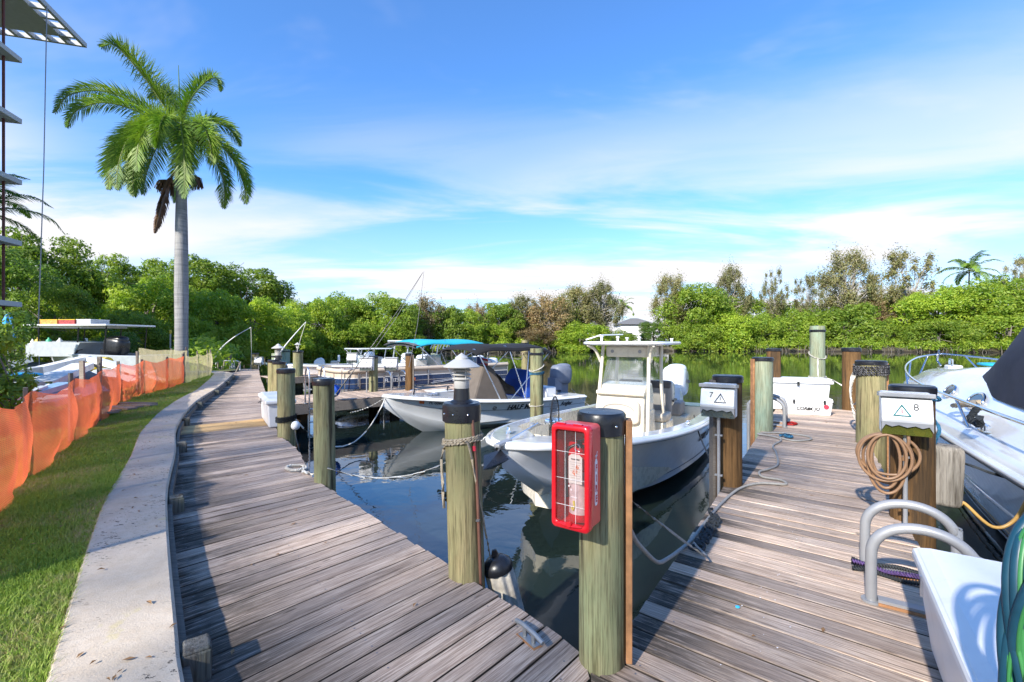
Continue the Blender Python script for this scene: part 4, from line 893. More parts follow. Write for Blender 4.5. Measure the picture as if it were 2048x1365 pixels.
# ============================================================ net fence
M_ORANGE = net_mat('orange_net', (.95, .18, .07), .36); M_BEIGE = net_mat('beige_net', (.70, .62, .36), .55)
M_STAKE = plain('grey_wood_stake', (.16, .13, .11), .9, var=.3, scale=12)
def net(name, P, mat, parent, zt=.88, seed=0, sagk=.10, bulge=.07, zt_list=None):
    """one net sheet hung from posts at the points P (x, y)"""
    mb_v = []; uv = []; fs = []; nu, nv_ = 14, 9; rnd = random.Random(seed)
    cols = []; L_ = 0
    for k in range(len(P) - 1):
        a, b = Vector((*P[k], 0)), Vector((*P[k + 1], 0)); d = (b - a); l = d.length; n_ = Vector((d.y, -d.x, 0)).normalized(); bl = bulge * rnd.uniform(.6, 1.5); sgk = sagk * rnd.uniform(.5, 1.4); ta = zt_list[k] if zt_list else zt; tb = zt_list[k + 1] if zt_list else zt
        for i in range(nu + (1 if k == len(P) - 2 else 0)):
            f = i / nu; s = 4 * f * (1 - f); top = ta + (tb - ta) * f - sgk * s; col = []
            for j in range(nv_ + 1):
                g_ = j / nv_; off = bl * s * math.sin(math.pi * g_ * .9) + .014 * math.sin(f * 19 + g_ * 7 + k) + (.05 * s * (1 - g_) * math.sin(k * 3 + f * 9))
                p = a.lerp(b, f) + n_ * (off + (.05 * math.sin(5 * f + k) if j == 0 else 0)); p.z = ZL - .0 + .01 * math.sin(f * 11 + k) + g_ * top
                col.append((p, (L_ + l * f, g_ * top)))
            cols.append(col)
        L_ += l
    me = bpy.data.meshes.new(name); V = [tuple(p) for c in cols for p, _ in c]; n = nv_ + 1
    for i in range(len(cols) - 1):
        for j in range(nv_): fs.append((i * n + j, (i + 1) * n + j, (i + 1) * n + j + 1, i * n + j + 1))
    me.from_pydata(V, [], fs); ul = me.uv_layers.new(name='uv'); U = [u for c in cols for _, u in c]
    for lp in me.loops: ul.data[lp.index].uv = U[lp.vertex_index]
    me.materials.append(mat); me.polygons.foreach_set('use_smooth', [True] * len(fs)); me.update()
    o = bpy.data.objects.new(name, me); SC.collection.objects.link(o); o.parent = parent; return o
FP = [(-3.2, 2.2), (-4.0, 3.5), (-4.78, 4.5), (-5.74, 5.95), (-6.91, 7.65), (-8.4, 9.74), (-9.16, 11.3), (-9.6, 12.7), (-10.25, 14.2)]
fo = thing('net_fence', 'sagging orange safety net fence on grey stakes along the lawn', 'fence', (0, 0, 0))
for i, (a, b) in enumerate(zip(FP, FP[1:])): net('net_panel', [a, b], M_ORANGE, fo, .88, i, .07, .10)
for i, (x, y) in enumerate(FP):
    h = .93 + .03 * math.sin(i * 5); MB().box((0, 0, h / 2 - .1), (.035, .05, h + .2)).build('stake', M_STAKE, fo, bevel=.003, loc=(x - .03, y - .0, ZL), rotz=.4 * i)
fb = thing('net_fence', 'beige debris net fence on stakes at the far lawn end', 'fence', (0, 0, 0))
BP = [(-10.25, 14.25), (-10.9, 15.8), (-11.35, 17.0), (-12.1, 18.3)]
for i, (a, b) in enumerate(zip(BP, BP[1:])): net('net_panel', [a, b], M_BEIGE, fb, .9, 20 + i, .07, .06)
q = [(-9.4, 11.45), (-11.2, 15.0), (-13.0, 18.2)]
for i, (a, b) in enumerate(zip(q, q[1:])): net('net_panel', [a, b], M_BEIGE, fb, 1.1, 30 + i, .05, .05, zt_list=[1.18 - .12 * i, 1.06 - .10 * i])
for i, (x, y) in enumerate(BP + q): MB().box((0, 0, .42), (.035, .05, 1.15 if i < 4 else 1.35)).build('stake', M_STAKE, fb, bevel=.003, loc=(x - .03, y, ZL), rotz=.4 * i)

# ============================================================ boats
class Hull:
    def __init__(s, L, B, zb, zs, full=.6, rake=.28, zc=-.60, bluff=.75, stem=.35, keel=-1.05, chine=.86, ns=30):
        s.L, s.B, s.zb, s.zs, s.full, s.rake, s.zc, s.bl, s.stem, s.keel, s.ch, s.ns = L, B, zb, zs, full, rake, zc, bluff, stem, keel, chine, ns
    def yb(s, t): return s.B / 2 * max(0, 1 - (1 - min(t / s.full, 1)) ** 2.1) ** s.bl * (1 - .07 * max(0, t - s.full) / (1 - s.full))
    def sz(s, t): return s.zs + (s.zb - s.zs) * (1 - t) ** 1.8
    def ring(s, t):
        yb = s.yb(t); zs = s.sz(t); yc = s.B / 2 * s.ch * (1 - (1 - min(t / .75, 1)) ** 1.8); zc = s.zc + (s.zb - s.stem * .6 - s.zc) * max(0, 1 - t / .5) ** 2.6
        zk = s.keel + (s.zb - s.stem - s.keel) * max(0, 1 - t / s.rake) ** 1.35
        zc = max(zc, zk + .02); yc = min(yc, yb * .97)
        P = [(0, zk), (yc * .5, zk + (zc - zk) * .5), (yc, zc)]
        for f in (.04, .25, .5, .75, .93): P.append((yc + (yb - yc) * f ** 1.3, zc + (zs - zc) * f))
        P.append((yb, zs)); return P
    def pt(s, t, f):        # point on the -y side, f from chine to sheer
        R_ = s.ring(t); yc, zc = R_[2]; yb, zs = R_[-1]; return Vector((s.L * t, -(yc + (yb - yc) * f ** 1.3), zc + (zs - zc) * f))
    def nrm(s, t, f):
        a = s.pt(t + .01, f) - s.pt(t - .01, f); b = s.pt(t, f + .03) - s.pt(t, f - .03); n = a.cross(b).normalized(); return n if n.y < 0 else -n
    def shell(s, root, mat, stripe=None):
        rings = []
        for i in range(s.ns + 1):
            t = (i / s.ns) ** 1.25; P = s.ring(t); rings.append([Vector((s.L * t, -y, z)) for y, z in P[::-1]] + [Vector((s.L * t, y, z)) for y, z in P[1:]])
        mb = MB().loft(rings); n = len(rings[0]); b = len(mb.v) - n; mb.f.append(tuple(range(b, b + n))); mb.m.append(0)
        return mb.build('hull', mat, root, smooth=42)
    def line(s, f, off=.01, t0=0.0, t1=1.0, side=-1, n=40):
        out = []
        for i in range(n + 1):
            t = t0 + (t1 - t0) * i / n; p = s.pt(t, f); out.append(Vector((p.x, p.y * (-side) - off * (-side) * -1 * -1 if False else (p.y - off) * (1 if side < 0 else -1), p.z)))
        return out
    def rail(s, root, mat, r=.03, f=1.0, off=.012, name='rub_rail', dz=-.02, both=True, t0=0.0):
        a = [p + Vector((0, 0, dz)) for p in s.line(f, off, t0)]; b = [Vector((p.x, -p.y, p.z)) for p in a]
        if t0 == 0.0: pts = b[::-1] + a[1:]; MB().tube(pts, r, n=8).build(name, mat, root, smooth=60)
        else:
            for q in (a, b): MB().tube(q, r, n=6).build(name, mat, root, smooth=60)
    def deck(s, root, mat, liner, tf=.2, w=.2, zf=-.45, camber=.03, stern=.06, fw=None):
        rings = []; inn = []; N = 36
        for i in range(N + 1):
            t = (i / N) ** 1.2; yb = s.yb(t); z = s.sz(t)
            ww = w if t > tf else w + (yb - w) * min(1, ((tf - t) / max(1e-6, tf) * 2.2) ** .7)
            if t > 1 - stern: ww = yb
            yi = max(0, yb - ww); rings.append([Vector((s.L * t, -yb, z)), Vector((s.L * t, -(yb - min(ww, .05)), z + camber)), Vector((s.L * t, -yi, z + camber + .004)), Vector((s.L * t, yi, z + camber + .004)), Vector((s.L * t, yb - min(ww, .05), z + camber)), Vector((s.L * t, yb, z))]); inn.append((s.L * t, yi, z + camber + .004))
        mb = MB()
        for a, b in zip(rings, rings[1:]):
            for i in (0, 1, 2, 3, 4):
                if i == 2 and (a[2].y < -.01 or b[2].y < -.01): continue
                mb.add([a[i], b[i], b[i + 1], a[i + 1]], [(0, 1, 2, 3)])
        mb.build('deck', mat, root, smooth=35)
        k = [q for q in inn if q[1] > .01]
        if not k: return
        mb = MB(); L_ = [Vector((x, -y, z)) for x, y, z in k]; R2 = [Vector((x, y, z)) for x, y, z in k]; loop = L_ + R2[::-1]; n = len(loop)
        c = sum(loop, Vector()) / n; low = [Vector((c.x + (p.x - c.x) * .985, p.y * .94, zf)) for p in loop]; lip = [p + Vector((0, 0, -.03)) for p in loop]
        mb.add(loop + low, [(i, (i + 1) % n, n + (i + 1) % n, n + i) for i in range(n)]); m = len(k)
        for i in range(m - 1): mb.add([low[i], low[i + 1], low[n - 2 - i], low[n - 1 - i]], [(0, 1, 2, 3)])
        mb.build('cockpit_liner', liner, root, smooth=35)
def boat(name, label, cat, x, y, az):
    return thing(name, label, cat, (x, y, 0), R(90 - az), None)
def outboard(root, x, y, z, mat, s=1.0, tilt=0.0, name='outboard_motor'):
    mb = MB(); mb.sup((.05, 0, .12), (.62, .40, .52), .55, (0, .12, 0)); mb.sup((.14, 0, .28), (.44, .34, .28), .7); mb.box((.12, 0, -.35), (.26, .13, .6), taper=1.1); mb.box((-.18, 0, -.12), (.25, .30, .32)); mb.box((.2, 0, -.66), (.55, .035, .18)); mb.sup((.1, 0, -.74), (.6, .12, .12), .8)
    mb.move(Matrix.Rotation(tilt, 4, 'Y') @ Matrix.Scale(s, 4)); o = mb.build(name, mat, root, smooth=45, loc=(x, y, z)); return o
def bollard_cleat(root, x, y, z, s=1.0, a=0.0, name='cleat', mat=None):
    mb = MB(); mb.tube([(-.11, 0, .045), (-.05, 0, .055), (.05, 0, .055), (.11, 0, .045)], .012, n=6); mb.cyl((-.035, 0, 0), (-.035, 0, .05), .012, n=6); mb.cyl((.035, 0, 0), (.035, 0, .05), .012, n=6); mb.box((0, 0, .004), (.13, .04, .008))
    mb.move(Matrix.Rotation(a, 4, 'Z') @ Matrix.Scale(s, 4)); return mb.build(name, mat or M_STEEL, root, smooth=50, loc=(x, y, z))
def bimini(root, x0, x1, hw, z, mat, posts=((.2, .5), (.8, .5)), zd=.1, droop=.10, zdeck=.1, thick=.03, frames=True, arch=.10):
    rings = []; N = 14
    for i in range(N + 1):
        f = i / N; x = x0 + (x1 - x0) * f; e = (2 * f - 1) ** 4; zz = z + .03 * math.sin(f * math.pi * 3) * .6 - e * droop
        rings.append([Vector((x, hw * q, zz - arch * abs(q) ** 3.2 - (.0 if abs(q) < 1 else .05))) for q in (-1.0, -.97, -.8, -.5, 0, .5, .8, .97, 1.0)])
    n = 9; top = rings; low = [[p - Vector((0, 0, thick)) for p in r_] for r_ in rings]; mb = MB(); mb.loft(top); mb.loft(low, flip=True)
    mb.loft([[a[0] for a in top], [a[0] for a in low]]); mb.loft([[a[-1] for a in top], [a[-1] for a in low]]); mb.loft([top[0], low[0]]); mb.loft([top[-1], low[-1]])
    mb.build('canopy', mat, root, smooth=50)
    if frames:
        L_ = x1 - x0
        for i, (fb, ft) in enumerate(((.30, .04), (.42, .98), (.62, .42), (.62, .68))):
            mb = MB(); zt = z - .06 - (droop * .6 if ft in (.04, .98) else 0); xb = x0 + L_ * fb; xt = x0 + L_ * ft
            mb.tube([(xb, -hw * 1.02, zdeck), (xt, -hw * .98, zt - .10), (xt, -hw * .8, zt), (xt, hw * .8, zt), (xt, hw * .98, zt - .10), (xb, hw * 1.02, zdeck)], .014, n=6); mb.build('canopy_frame', M_ALU, root, smooth=60)
def ttop(root, x0, x1, hw, z, zb, mat, frame, cy_=0.0, th=.07, dx=.22, lx=None):
    mb = MB(); mb.sup(((x0 + x1) / 2, cy_, z), (x1 - x0, hw * 2, th), .28, nu=28, nv=8); mb.build('hardtop', mat, root, smooth=50)
    lx = lx or (x0 + .25, x1 - .45)
    for sy in (-1, 1):
        for i, xx in enumerate(lx):
            y0 = cy_ + sy * (hw - .28); p = smooth_path([(xx - dx * (1 if i == 0 else -.2) * .1 - (.12 if i == 0 else -.1), y0 + sy * .03, zb), (xx + .02, y0, zb + (z - zb) * .55), (xx + (.12 if i == 0 else .1), y0 - sy * .02, z - .03)], 6)
            MB().tube(p, .032, n=8).build('hardtop_leg', frame, root, smooth=60)
    for sy in (-1, 1): MB().tube(smooth_path([(lx[0] + .06, cy_ + sy * (hw - .27), z - .32), (lx[0] - .06, cy_ + sy * (hw - .22), z - .12), (x0 + .08, cy_ + sy * (hw - .14), z - .03)], 5), .025, n=7).build('hardtop_brace', frame, root, smooth=60)

# ---- open fishing boat in the near slip
cb = boat('fishing_boat', 'cream and white open fishing boat with hardtop, moored bow towards the fire cabinet', 'boat', -.10, 4.5, 32)
h = Hull(6.9, 2.45, .46, .08, full=.62, rake=.36, bluff=.62, stem=.22, zc=-.55, keel=-1.0)
h.shell(cb, M_GELG); h.deck(cb, M_GEL, M_CREAM, tf=.17, w=.22, zf=-.42, stern=.07); h.rail(cb, M_GEL, .034, 1.0, .012, dz=-.015); h.rail(cb, M_GPRINT, .007, .965, .028, 'trim_line', dz=-.02)
h.rail(cb, M_GPRINT, .006, .14, .004, 'trim_line', dz=0, t0=.12)
n_ = h.nrm(.66, .62); p_ = h.pt(.66, .62) + n_ * .006; xd = (h.pt(.68, .62) - h.pt(.64, .62)).normalized()
text('CORA    JO', .17, p_, xd, n_.cross(xd), M_DARKT, cb, italic=.35, bold=.004, depth=.002)
mb = MB(); pts = [(-.10, 0), (-.02, .05), (.03, .10), (.05, .04), (.13, .045), (.05, .005), (.09, -.06), (.01, -.015), (-.06, -.07), (-.045, -.01)]
u_ = n_.cross(xd); mb.ext([p_ + xd * (a * 1.0 + .04) + u_ * b for a, b in pts], n_ * .003); mb.build('fish_emblem', M_DARKT, cb)
# console, windscreen, hardtop
cx0 = 3.72; mb = MB(); yy = .05
prof = [(cx0, -.42), (cx0 - .02, .35), (cx0 + .06, .62), (cx0 + .12, .73), (cx0 + .50, .76), (cx0 + .58, .60), (cx0 + .60, .25), (cx0 + .78, -.1), (cx0 + .80, -.42)]
mb.ext([(a, yy - .40, b) for a, b in prof], (0, .80, 0)); mb.build('console', M_CREAM, cb, bevel=.03)
MB().sup((cx0 - .05, yy, .30), (.13, .70, .40), .35).build('front_cushion', M_CUSH, cb, smooth=60)
MB().tube([(cx0 - .05 - .068, yy + .26 * math.cos(a), .33 + .10 * math.sin(a)) for a in [math.pi * k / 12 for k in range(13)]], .006, n=5).build('cushion_seam', M_TAUPE, cb)
MB().box((cx0 + .02, yy, -.22), (.5, .74, .3)).build('console_seat', M_CREAM, cb, bevel=.04)
MB().box((cx0 + .45, yy - .405, -.02), (.30, .012, .62)).build('console_door', M_CREAM, cb, bevel=.004)
MB().cyl((cx0 - .02, yy - .41, .60), (cx0 - .02, yy + .41, .60), .035, n=12).build('grab_rail', M_CREAM, cb, smooth=60)
w0, w1 = Vector((cx0 + .10, 0, .74)), Vector((cx0 + .27, 0, 1.30)); mb = MB()
mb.add([w0 + Vector((0, yy - .36, 0)), w0 + Vector((0, yy + .36, 0)), w1 + Vector((0, yy + .30, 0)), w1 + Vector((0, yy - .30, 0))], [(0, 1, 2, 3)]); mb.build('windscreen', M_GLASS, cb, fix=False)
for sy in (-1, 1):
    mb = MB(); a = w0 + Vector((0, yy + sy * .36, 0)); b = w1 + Vector((0, yy + sy * .30, 0)); mb.add([a, a + Vector((.38, sy * .02, 0)), b + Vector((.22, sy * .02, -.12)), b], [(0, 1, 2, 3)]); mb.build('side_window', M_GLASS, cb, fix=False)
ttop(cb, 3.50, 5.25, .70, 1.44, -.1, M_GEL, M_CREAM, cy_=.02, th=.07, lx=(3.78, 4.62))
mb = MB(); mb.box((4.35, .02, 1.30), (.85, .74, .20), taper=1.0); mb.build('overhead_box', M_CREAM, cb, bevel=.04)
for sy in (-1, 1): MB().cyl((3.92, .02 + sy * .24, 1.30), (3.915, .02 + sy * .24, 1.30), .03, n=12).build('speaker', M_GALV, cb)
for i, (x, y, hh) in enumerate(((3.9, .45, .10), (4.3, -.1, .08), (4.7, .25, .07), (5.0, -.5, .05), (4.9, .5, .09))): MB().lathe([(.02, 0), (.02, hh * .7), (.035, hh * .75), (.03, hh), (0, hh)], (x, y, 1.475), 10).build('antenna_mount', M_WHITE, cb, smooth=50)
MB().tube([(3.6, .62, 1.50), (3.58, .35, 1.58), (4.6, .30, 1.60)], .012, n=6).build('folded_antenna', M_WHITE, cb)
for sy in (-.27, .27):
    MB().box((5.0, sy, .40), (.13, .46, .62)).build('seat_back', M_TAUPE, cb, bevel=.05); MB().box((4.99, sy, .66), (.135, .44, .14)).build('headrest', M_TAUPED, cb, bevel=.03); MB().sup((4.78, sy, .10), (.5, .48, .16), .35).build('seat_cushion', M_CUSH, cb, smooth=60)
MB().box((4.85, 0, -.2), (.6, 1.0, .45)).build('seat_box', M_CREAM, cb, bevel=.04)
MB().sup((5.15, -.30, .48), (.22, .42, .5), .4).build('seat_bolster', M_CREAM, cb, smooth=60); MB().tube([(5.02, -.52, .36), (5.3, -.52, .36), (5.3, -.08, .36)], .022, n=6).build('arm_rest', M_BLACK, cb)
MB().box((6.0, -.25, .10), (.42, .5, .28)).build('stern_seat', M_TAUPE, cb, bevel=.04); MB().box((6.0, .40, .10), (.42, .5, .28)).build('stern_seat', M_TAUPE, cb, bevel=.04); MB().box((6.02, .05, -.2), (.44, 1.3, .32)).build('stern_seat_box', M_CREAM, cb, bevel=.03)
ob = outboard(cb, 7.0, -.12, .40, M_GEL, 1.30); MB().box((.1, -.275, .16), (.34, .006, .07), (0, .12, 0)).build('motor_decal', M_GPRINT, ob)
# bow fittings: roller, anchor, rode, windlass hatch
MB().box((.02, 0, .475), (.24, .07, .035), (0, -.05, 0)).build('bow_roller', M_GALV, cb, bevel=.01)
mb = MB(); mb.bar((-.12, 0, .44), (.75, 0, .55), .018, .03); mb.build('anchor_shank', M_STEEL, cb)
mb = MB(); mb.add([(-.34, -.02, .30), (-.10, -.15, .36), (-.02, 0, .42), (-.10, .15, .36), (-.16, 0, .26)], [(0, 1, 2), (0, 2, 3), (0, 4, 1), (0, 3, 4), (1, 4, 2), (3, 2, 4)]); mb.build('anchor_fluke', M_BLACK, cb)
MB().tube(smooth_path([(.75, 0, .54), (.85, .03, .53), (.98, -.04, .52), (1.08, .02, .525)], 5), .014, n=6, lobes=3, twist=120).build('anchor_rode', M_ROPEG, cb)
MB().box((1.12, 0, .53), (.2, .15, .06)).build('windlass', M_STEEL, cb, bevel=.02)
for x, y in ((.62, .32), (.62, -.32)): bollard_cleat(cb, x, y, h.sz(x / 6.9) + .035, 1.1, .5)
for x in (3.4, 5.9): bollard_cleat(cb, x, -h.yb(x / 6.9) + .10, h.sz(x / 6.9) + .035, 1.1)
for x, y in ((1.0, .22), (.95, -.25)): MB().cyl((x, y, .44), (x, y, .50), .035, n=12).build('deck_fill', M_GALV, cb, smooth=50)
mb = MB().sup((1.9, 0, -.12), (1.2, 1.0, .5), .3); mb.build('bow_seat', M_CREAM, cb, smooth=45)
# landing net standing in the bow
nt_ = thing('landing_net', 'landing net with black hoop standing in the open fishing boat bow', 'landing net', (.50, 5.3, .36)); hp = [(.05 * math.sin(a) * 1.0, .04 * math.sin(a), .24 - .24 * math.cos(a)) for a in [2 * math.pi * k / 24 for k in range(24)]]
MB().tube(hp, .008, n=6, closed=True).build('hoop', M_BLACK, nt_); MB().cyl((0, 0, .03), (.03, .03, -.75), .012, n=8).build('handle', M_ALU, nt_)
mb = MB()
for i in range(12):
    x = -.045 + .009 * i * .95; zz = .23 * math.sqrt(max(0, 1 - (x / .05) ** 2)); mb.tube([(x, 0, .24 + zz), (x * .8 - .03, .05, .16), (x * .5 - .04, .05, -.05 - .1 * math.cos(i)), (x * .7 - .05, .02, -.15)], .0028, n=3)
for j in range(9): z = .40 - j * .055; mb.tube([(-.045, 0, z), (-.06, .05, z - .02), (.04, 0, z)], .0028, n=3)
mb.build('netting', M_BLACK, nt_, fix=False)

# ---- small skiff with the black canopy
sk = boat('skiff', 'white runabout skiff with black canopy and blue seat cover, HALF on its side', 'boat', -2.92, 10.3, 51.7)
h2 = Hull(5.6, 2.2, .24, -.10, full=.58, rake=.30, bluff=.66, stem=.25, zc=-.58, keel=-1.0)
h2.shell(sk, M_GEL); h2.deck(sk, M_GEL, M_WHITE, tf=.30, w=.17, zf=-.50, stern=.10); h2.rail(sk, M_GEL, .028, 1.0, .01); h2.rail(sk, M_GPRINT, .006, .60, .004, 'trim_line', dz=0, t0=.06); h2.rail(sk, M_GPRINT, .005, .93, .006, 'trim_line', dz=0, t0=.02)
def side_text(hh, t, f, body, size, mat, root, it=0.0, bold=0.0, sx=1.0, off=.007):
    n_ = hh.nrm(t, f); p = hh.pt(t, f) + n_ * off; xd = (hh.pt(t + .02, f) - hh.pt(t - .02, f)).normalized(); return text(body, size, p, xd, n_.cross(xd), mat, root, italic=it, bold=bold, depth=.002, sx=sx)
side_text(h2, .187, .82, 'FL 0095 N', .10, M_GPRINT, sk, .0, .002)
n_ = h2.nrm(.12, .82); p_ = h2.pt(.125, .82) + n_ * .005; xd = (h2.pt(.13, .82) - h2.pt(.10, .82)).normalized(); u_ = n_.cross(xd); MB().ext([p_ + xd * a + u_ * b for a, b in ((-.055, -.05), (.055, -.05), (.055, .05), (-.055, .05))], n_ * .003).build('registration_sticker', M_OPRINT, sk)
side_text(h2, .58, .70, 'HALF MILE', .20, M_DARKT, sk, .2, .006); side_text(h2, .86, .70, 'Angler', .16, M_DARKT, sk, .3, .004)
n_ = h2.nrm(.435, .70); p_ = h2.pt(.435, .70) + n_ * .005; xd = (h2.pt(.45, .70) - h2.pt(.42, .70)).normalized(); u_ = n_.cross(xd); MB().tube([p_ + (xd * math.cos(a) + u_ * math.sin(a)) * .05 for a in [k * math.pi / 8 for k in range(16)]], .006, n=4, closed=True).tube([p_ - xd * .04 - u_ * .02, p_ + xd * .04 + u_ * .02], .008, n=4).build('round_emblem', M_DARKT, sk)
bimini(sk, 1.9, 4.35, .92, 1.40, M_BCANV, zdeck=.0, droop=.12)
mb = MB(); P = [[(2.15, -.42, -.05), (2.15, .42, -.05), (3.25, .46, -.05), (3.25, -.46, -.05)], [(2.30, -.40, .35), (2.30, .40, .35), (3.1, .42, .30), (3.1, -.42, .30)], [(2.50, -.34, .80), (2.50, .34, .84), (2.85, .33, .78), (2.88, -.34, .74)], [(2.55, -.26, .86), (2.55, .26, .88), (2.78, .26, .84), (2.78, -.26, .82)]]
mb.loft([[Vector(q) for q in r_] for r_ in P], closed=True); b = len(mb.v); mb.f.append(tuple(range(b - 4, b))); mb.m.append(0)
o = mb.build('console_cover', M_BROWNC, sk, bevel=.06)
mb = MB(); rr_ = []
for i in range(9):
    f = i / 8; rr_.append([Vector((2.92 + .75 * f, -.46 + .12 * math.sin(f * 9 + k * 1.7) * .5 + k * .23, (.74 - .72 * f) * (1 - .10 * abs(k - 2)) + .03 * math.sin(f * 12 + k * 2))) for k in range(5)])
mb.loft(rr_); o = mb.build('draped_tarp', M_BCANV, sk, smooth=60); s_ = o.modifiers.new('t', 'SOLIDIFY'); s_.thickness = .02
mb = MB(); mb.loft([[Vector(q) for q in r_] for r_ in ([(3.75, -.55, -.05), (3.75, .5, -.05), (4.35, .5, -.05), (4.35, -.55, -.05)], [(3.80, -.50, .40), (3.80, .45, .40), (4.25, .45, .42), (4.25, -.50, .42)], [(3.95, -.42, .66), (3.95, .40, .68), (4.15, .40, .68), (4.15, -.42, .66)])], closed=True); b = len(mb.v); mb.f.append(tuple(range(b - 4, b))); mb.m.append(0)
mb.build('seat_cover', M_BLUEC, sk, bevel=.05)
MB().box((4.75, .1, .02), (.4, 1.2, .3)).build('stern_bench', M_WHITE, sk, bevel=.05)
o = outboard(sk, 5.55, 0, .32, plain('motor_cover_grey', (.16, .18, .23), .5, bump=.3, bscale=10), 1.1)
for x, y in ((1.0, -.5), (1.0, .5), (1.7, 0)): bollard_cleat(sk, x, y, .2, 1.0)
for x in (.7, 1.6): MB().tube([(x, -.12, .22), (x + .05, -.05, .34), (x + .15, .05, .30)], .018, n=6).build('bow_chock', M_BLACK, sk)
MB().box((1.5, .1, .235), (.55, .5, .02)).build('bow_hatch', M_WHITE, sk, bevel=.006)
# flag hanging below the canopy
fl = thing('flag', 'small striped flag hanging below the black canopy', 'flag', (-.95, 12.35, .62)); mb = MB(); M_FW = plain('flag_white', (.75, .74, .74), .8); M_FR = plain('flag_red', (.55, .06, .08), .8); M_FB = plain('flag_blue', (.05, .08, .25), .8)
for i in range(7):
    m_ = M_FR if i % 2 == 0 else M_FW; mb = MB(); z = .42 - i * .06
    mb.loft([[Vector((x, .03 * math.sin(x * 14 + i * .3), z - x * .35 + (x * .12))) for x in (0, .1, .2, .3)], [Vector((x, .03 * math.sin(x * 14 + i * .3 + .3), z - .06 - x * .35 + (x * .12))) for x in (0, .1, .2, .3)]]); mb.build('stripe', m_, fl, fix=False)
MB().box((.06, -.012, .33), (.12, .05, .2)).build('canton', M_FB, fl); MB().tube([(0, 0, -.1), (0, 0, .75)], .008, n=5).build('flag_pole', M_ALU, fl)
mb = MB().sup((0, 0, 0), (.20, .13, .22), .35); fd = mb.build('fender', M_BLACK, None, smooth=50, loc=(-1.02, 10.95, -.38)); tag(fd, 'black block fender on the side of the white skiff', 'fender'); 

# ---- pontoon boat
pb = boat('pontoon_boat', 'navy and tan pontoon boat with a turquoise canopy beyond the finger pier', 'boat', -5.0, 13.35, 49)
def outline(x0, x1, hw, r, n=6):
    P = []
    for k in range(n + 1): a = math.pi / 2 * k / n; P.append((x0 + r - r * math.sin(a) , -hw + r - r * math.cos(a)))
    return [(x1, -hw)] + P + [(x, -y) for x, y in P[::-1]] + [(x1, hw)]
hw = 1.22; cyp = hw + .02
OL = outline(0, 6.4, hw, .55)
OL = [(x, y + cyp) for x, y in OL]
MB().prism(OL, -.06, .0).build('deck', M_TAN, pb)
for y in (.35, 2.1):
    MB().lathe([(0, 0), (.12, .18), (.24, .45), (.28, .8), (.28, 6.4), (0, 6.4)], n=16).move(Matrix.Translation((-.1, y + .02, -.42)) @ Matrix.Rotation(math.pi / 2, 4, 'Y')).build('pontoon', M_ALU, pb, smooth=50)
def band(P, z0, z1, mat, name, off=0.0, th=.025):
    mb = MB(); c = sum((Vector((x, y, 0)) for x, y in P), Vector()) / len(P)
    for a, b in zip(P, P[1:]):
        A, B_ = Vector((*a, 0)), Vector((*b, 0)); t = (B_ - A).normalized(); n_ = Vector((t.y, -t.x, 0)); n_ = n_ if n_.dot(A - c) > 0 else -n_
        mb.bar(A + n_ * off + Vector((0, 0, (z0 + z1) / 2)), B_ + n_ * off + Vector((0, 0, (z0 + z1) / 2)), th, z1 - z0)
    return mb.build(name, mat, pb)
band(OL, .02, .33, M_NAVY, 'navy_panel'); band(OL, .345, .50, M_TAN, 'tan_panel', -.005); band(OL, .165, .18, M_ALU, 'chrome_trim', .016, .01); band(OL, -.07, .015, M_ALU, 'edge_rail', .006, .04); band(OL, .33, .35, M_WHITE, 'panel_trim', .01, .02); band(OL, .62, .645, M_ALU, 'top_rail', 0, .03)
MB().tube([(x, y, .56) for x, y in OL[:-1]], .075, n=8).build('cushion_roll', M_TAN, pb, smooth=60)
for i, k in enumerate((0, 1, 4, 7, 10, 13)):
    x, y = OL[min(k, len(OL) - 1)]; MB().box((x, y, .32), (.04, .04, .66)).build('rail_post', M_ALU, pb)
for x in (1.6, 2.9, 4.2, 5.3): MB().box((x, -.0, .32), (.04, .045, .66)).build('rail_post', M_ALU, pb)
text('FL  8735 RC', .16, (1.75, -.018, .22), (1, 0, 0), (0, 0, 1), M_WPRINT, pb, bold=.002); MB().box((2.35, -.016, .22), (.12, .01, .1)).build('registration_sticker', M_OPRINT, pb)
text('Sun', .17, (4.15, -.018, .26), (1, 0, 0), (0, 0, 1), M_WPRINT, pb, italic=.4); text('TRACKER', .15, (4.3, -.018, .11), (1, 0, 0), (0, 0, 1), M_WPRINT, pb, italic=.2, sx=1.5, bold=.003)
for i, (a, b) in enumerate((((3.0, .05), (5.6, .30)), ((3.1, .10), (5.7, .26)))):
    MB().tube(smooth_path([(a[0], -.016, a[1]), (a[0] + .5, -.016, a[1] + .03), (b[0] - .8, -.016, b[1] - .05), (b[0], -.016, b[1])], 6), .008, n=4).build('swoosh', M_WPRINT, pb)
MB().sup((.9, cyp, .30), (.6, 2.1, .45), .35).build('bow_bench', M_TAN, pb, smooth=50); MB().sup((2.4, cyp + .8, .30), (1.6, .6, .45), .35).build('side_bench', M_TAN, pb, smooth=50)
MB().box((3.4, cyp + .45, .40), (.5, .7, .8)).build('helm_console', M_WHITE, pb, bevel=.05); MB().tube([(3.72, cyp + .45 + .17 * math.cos(a), .72 + .17 * math.sin(a)) for a in [k * math.pi / 8 for k in range(16)]], .014, n=5, closed=True).build('steering_wheel', M_BLACK, pb)
for q in (.35, .7): MB().sup((4.1, cyp + q - .1, .62), (.22, .5, .62), .4).build('captain_seat', M_WHITE, pb, smooth=50)
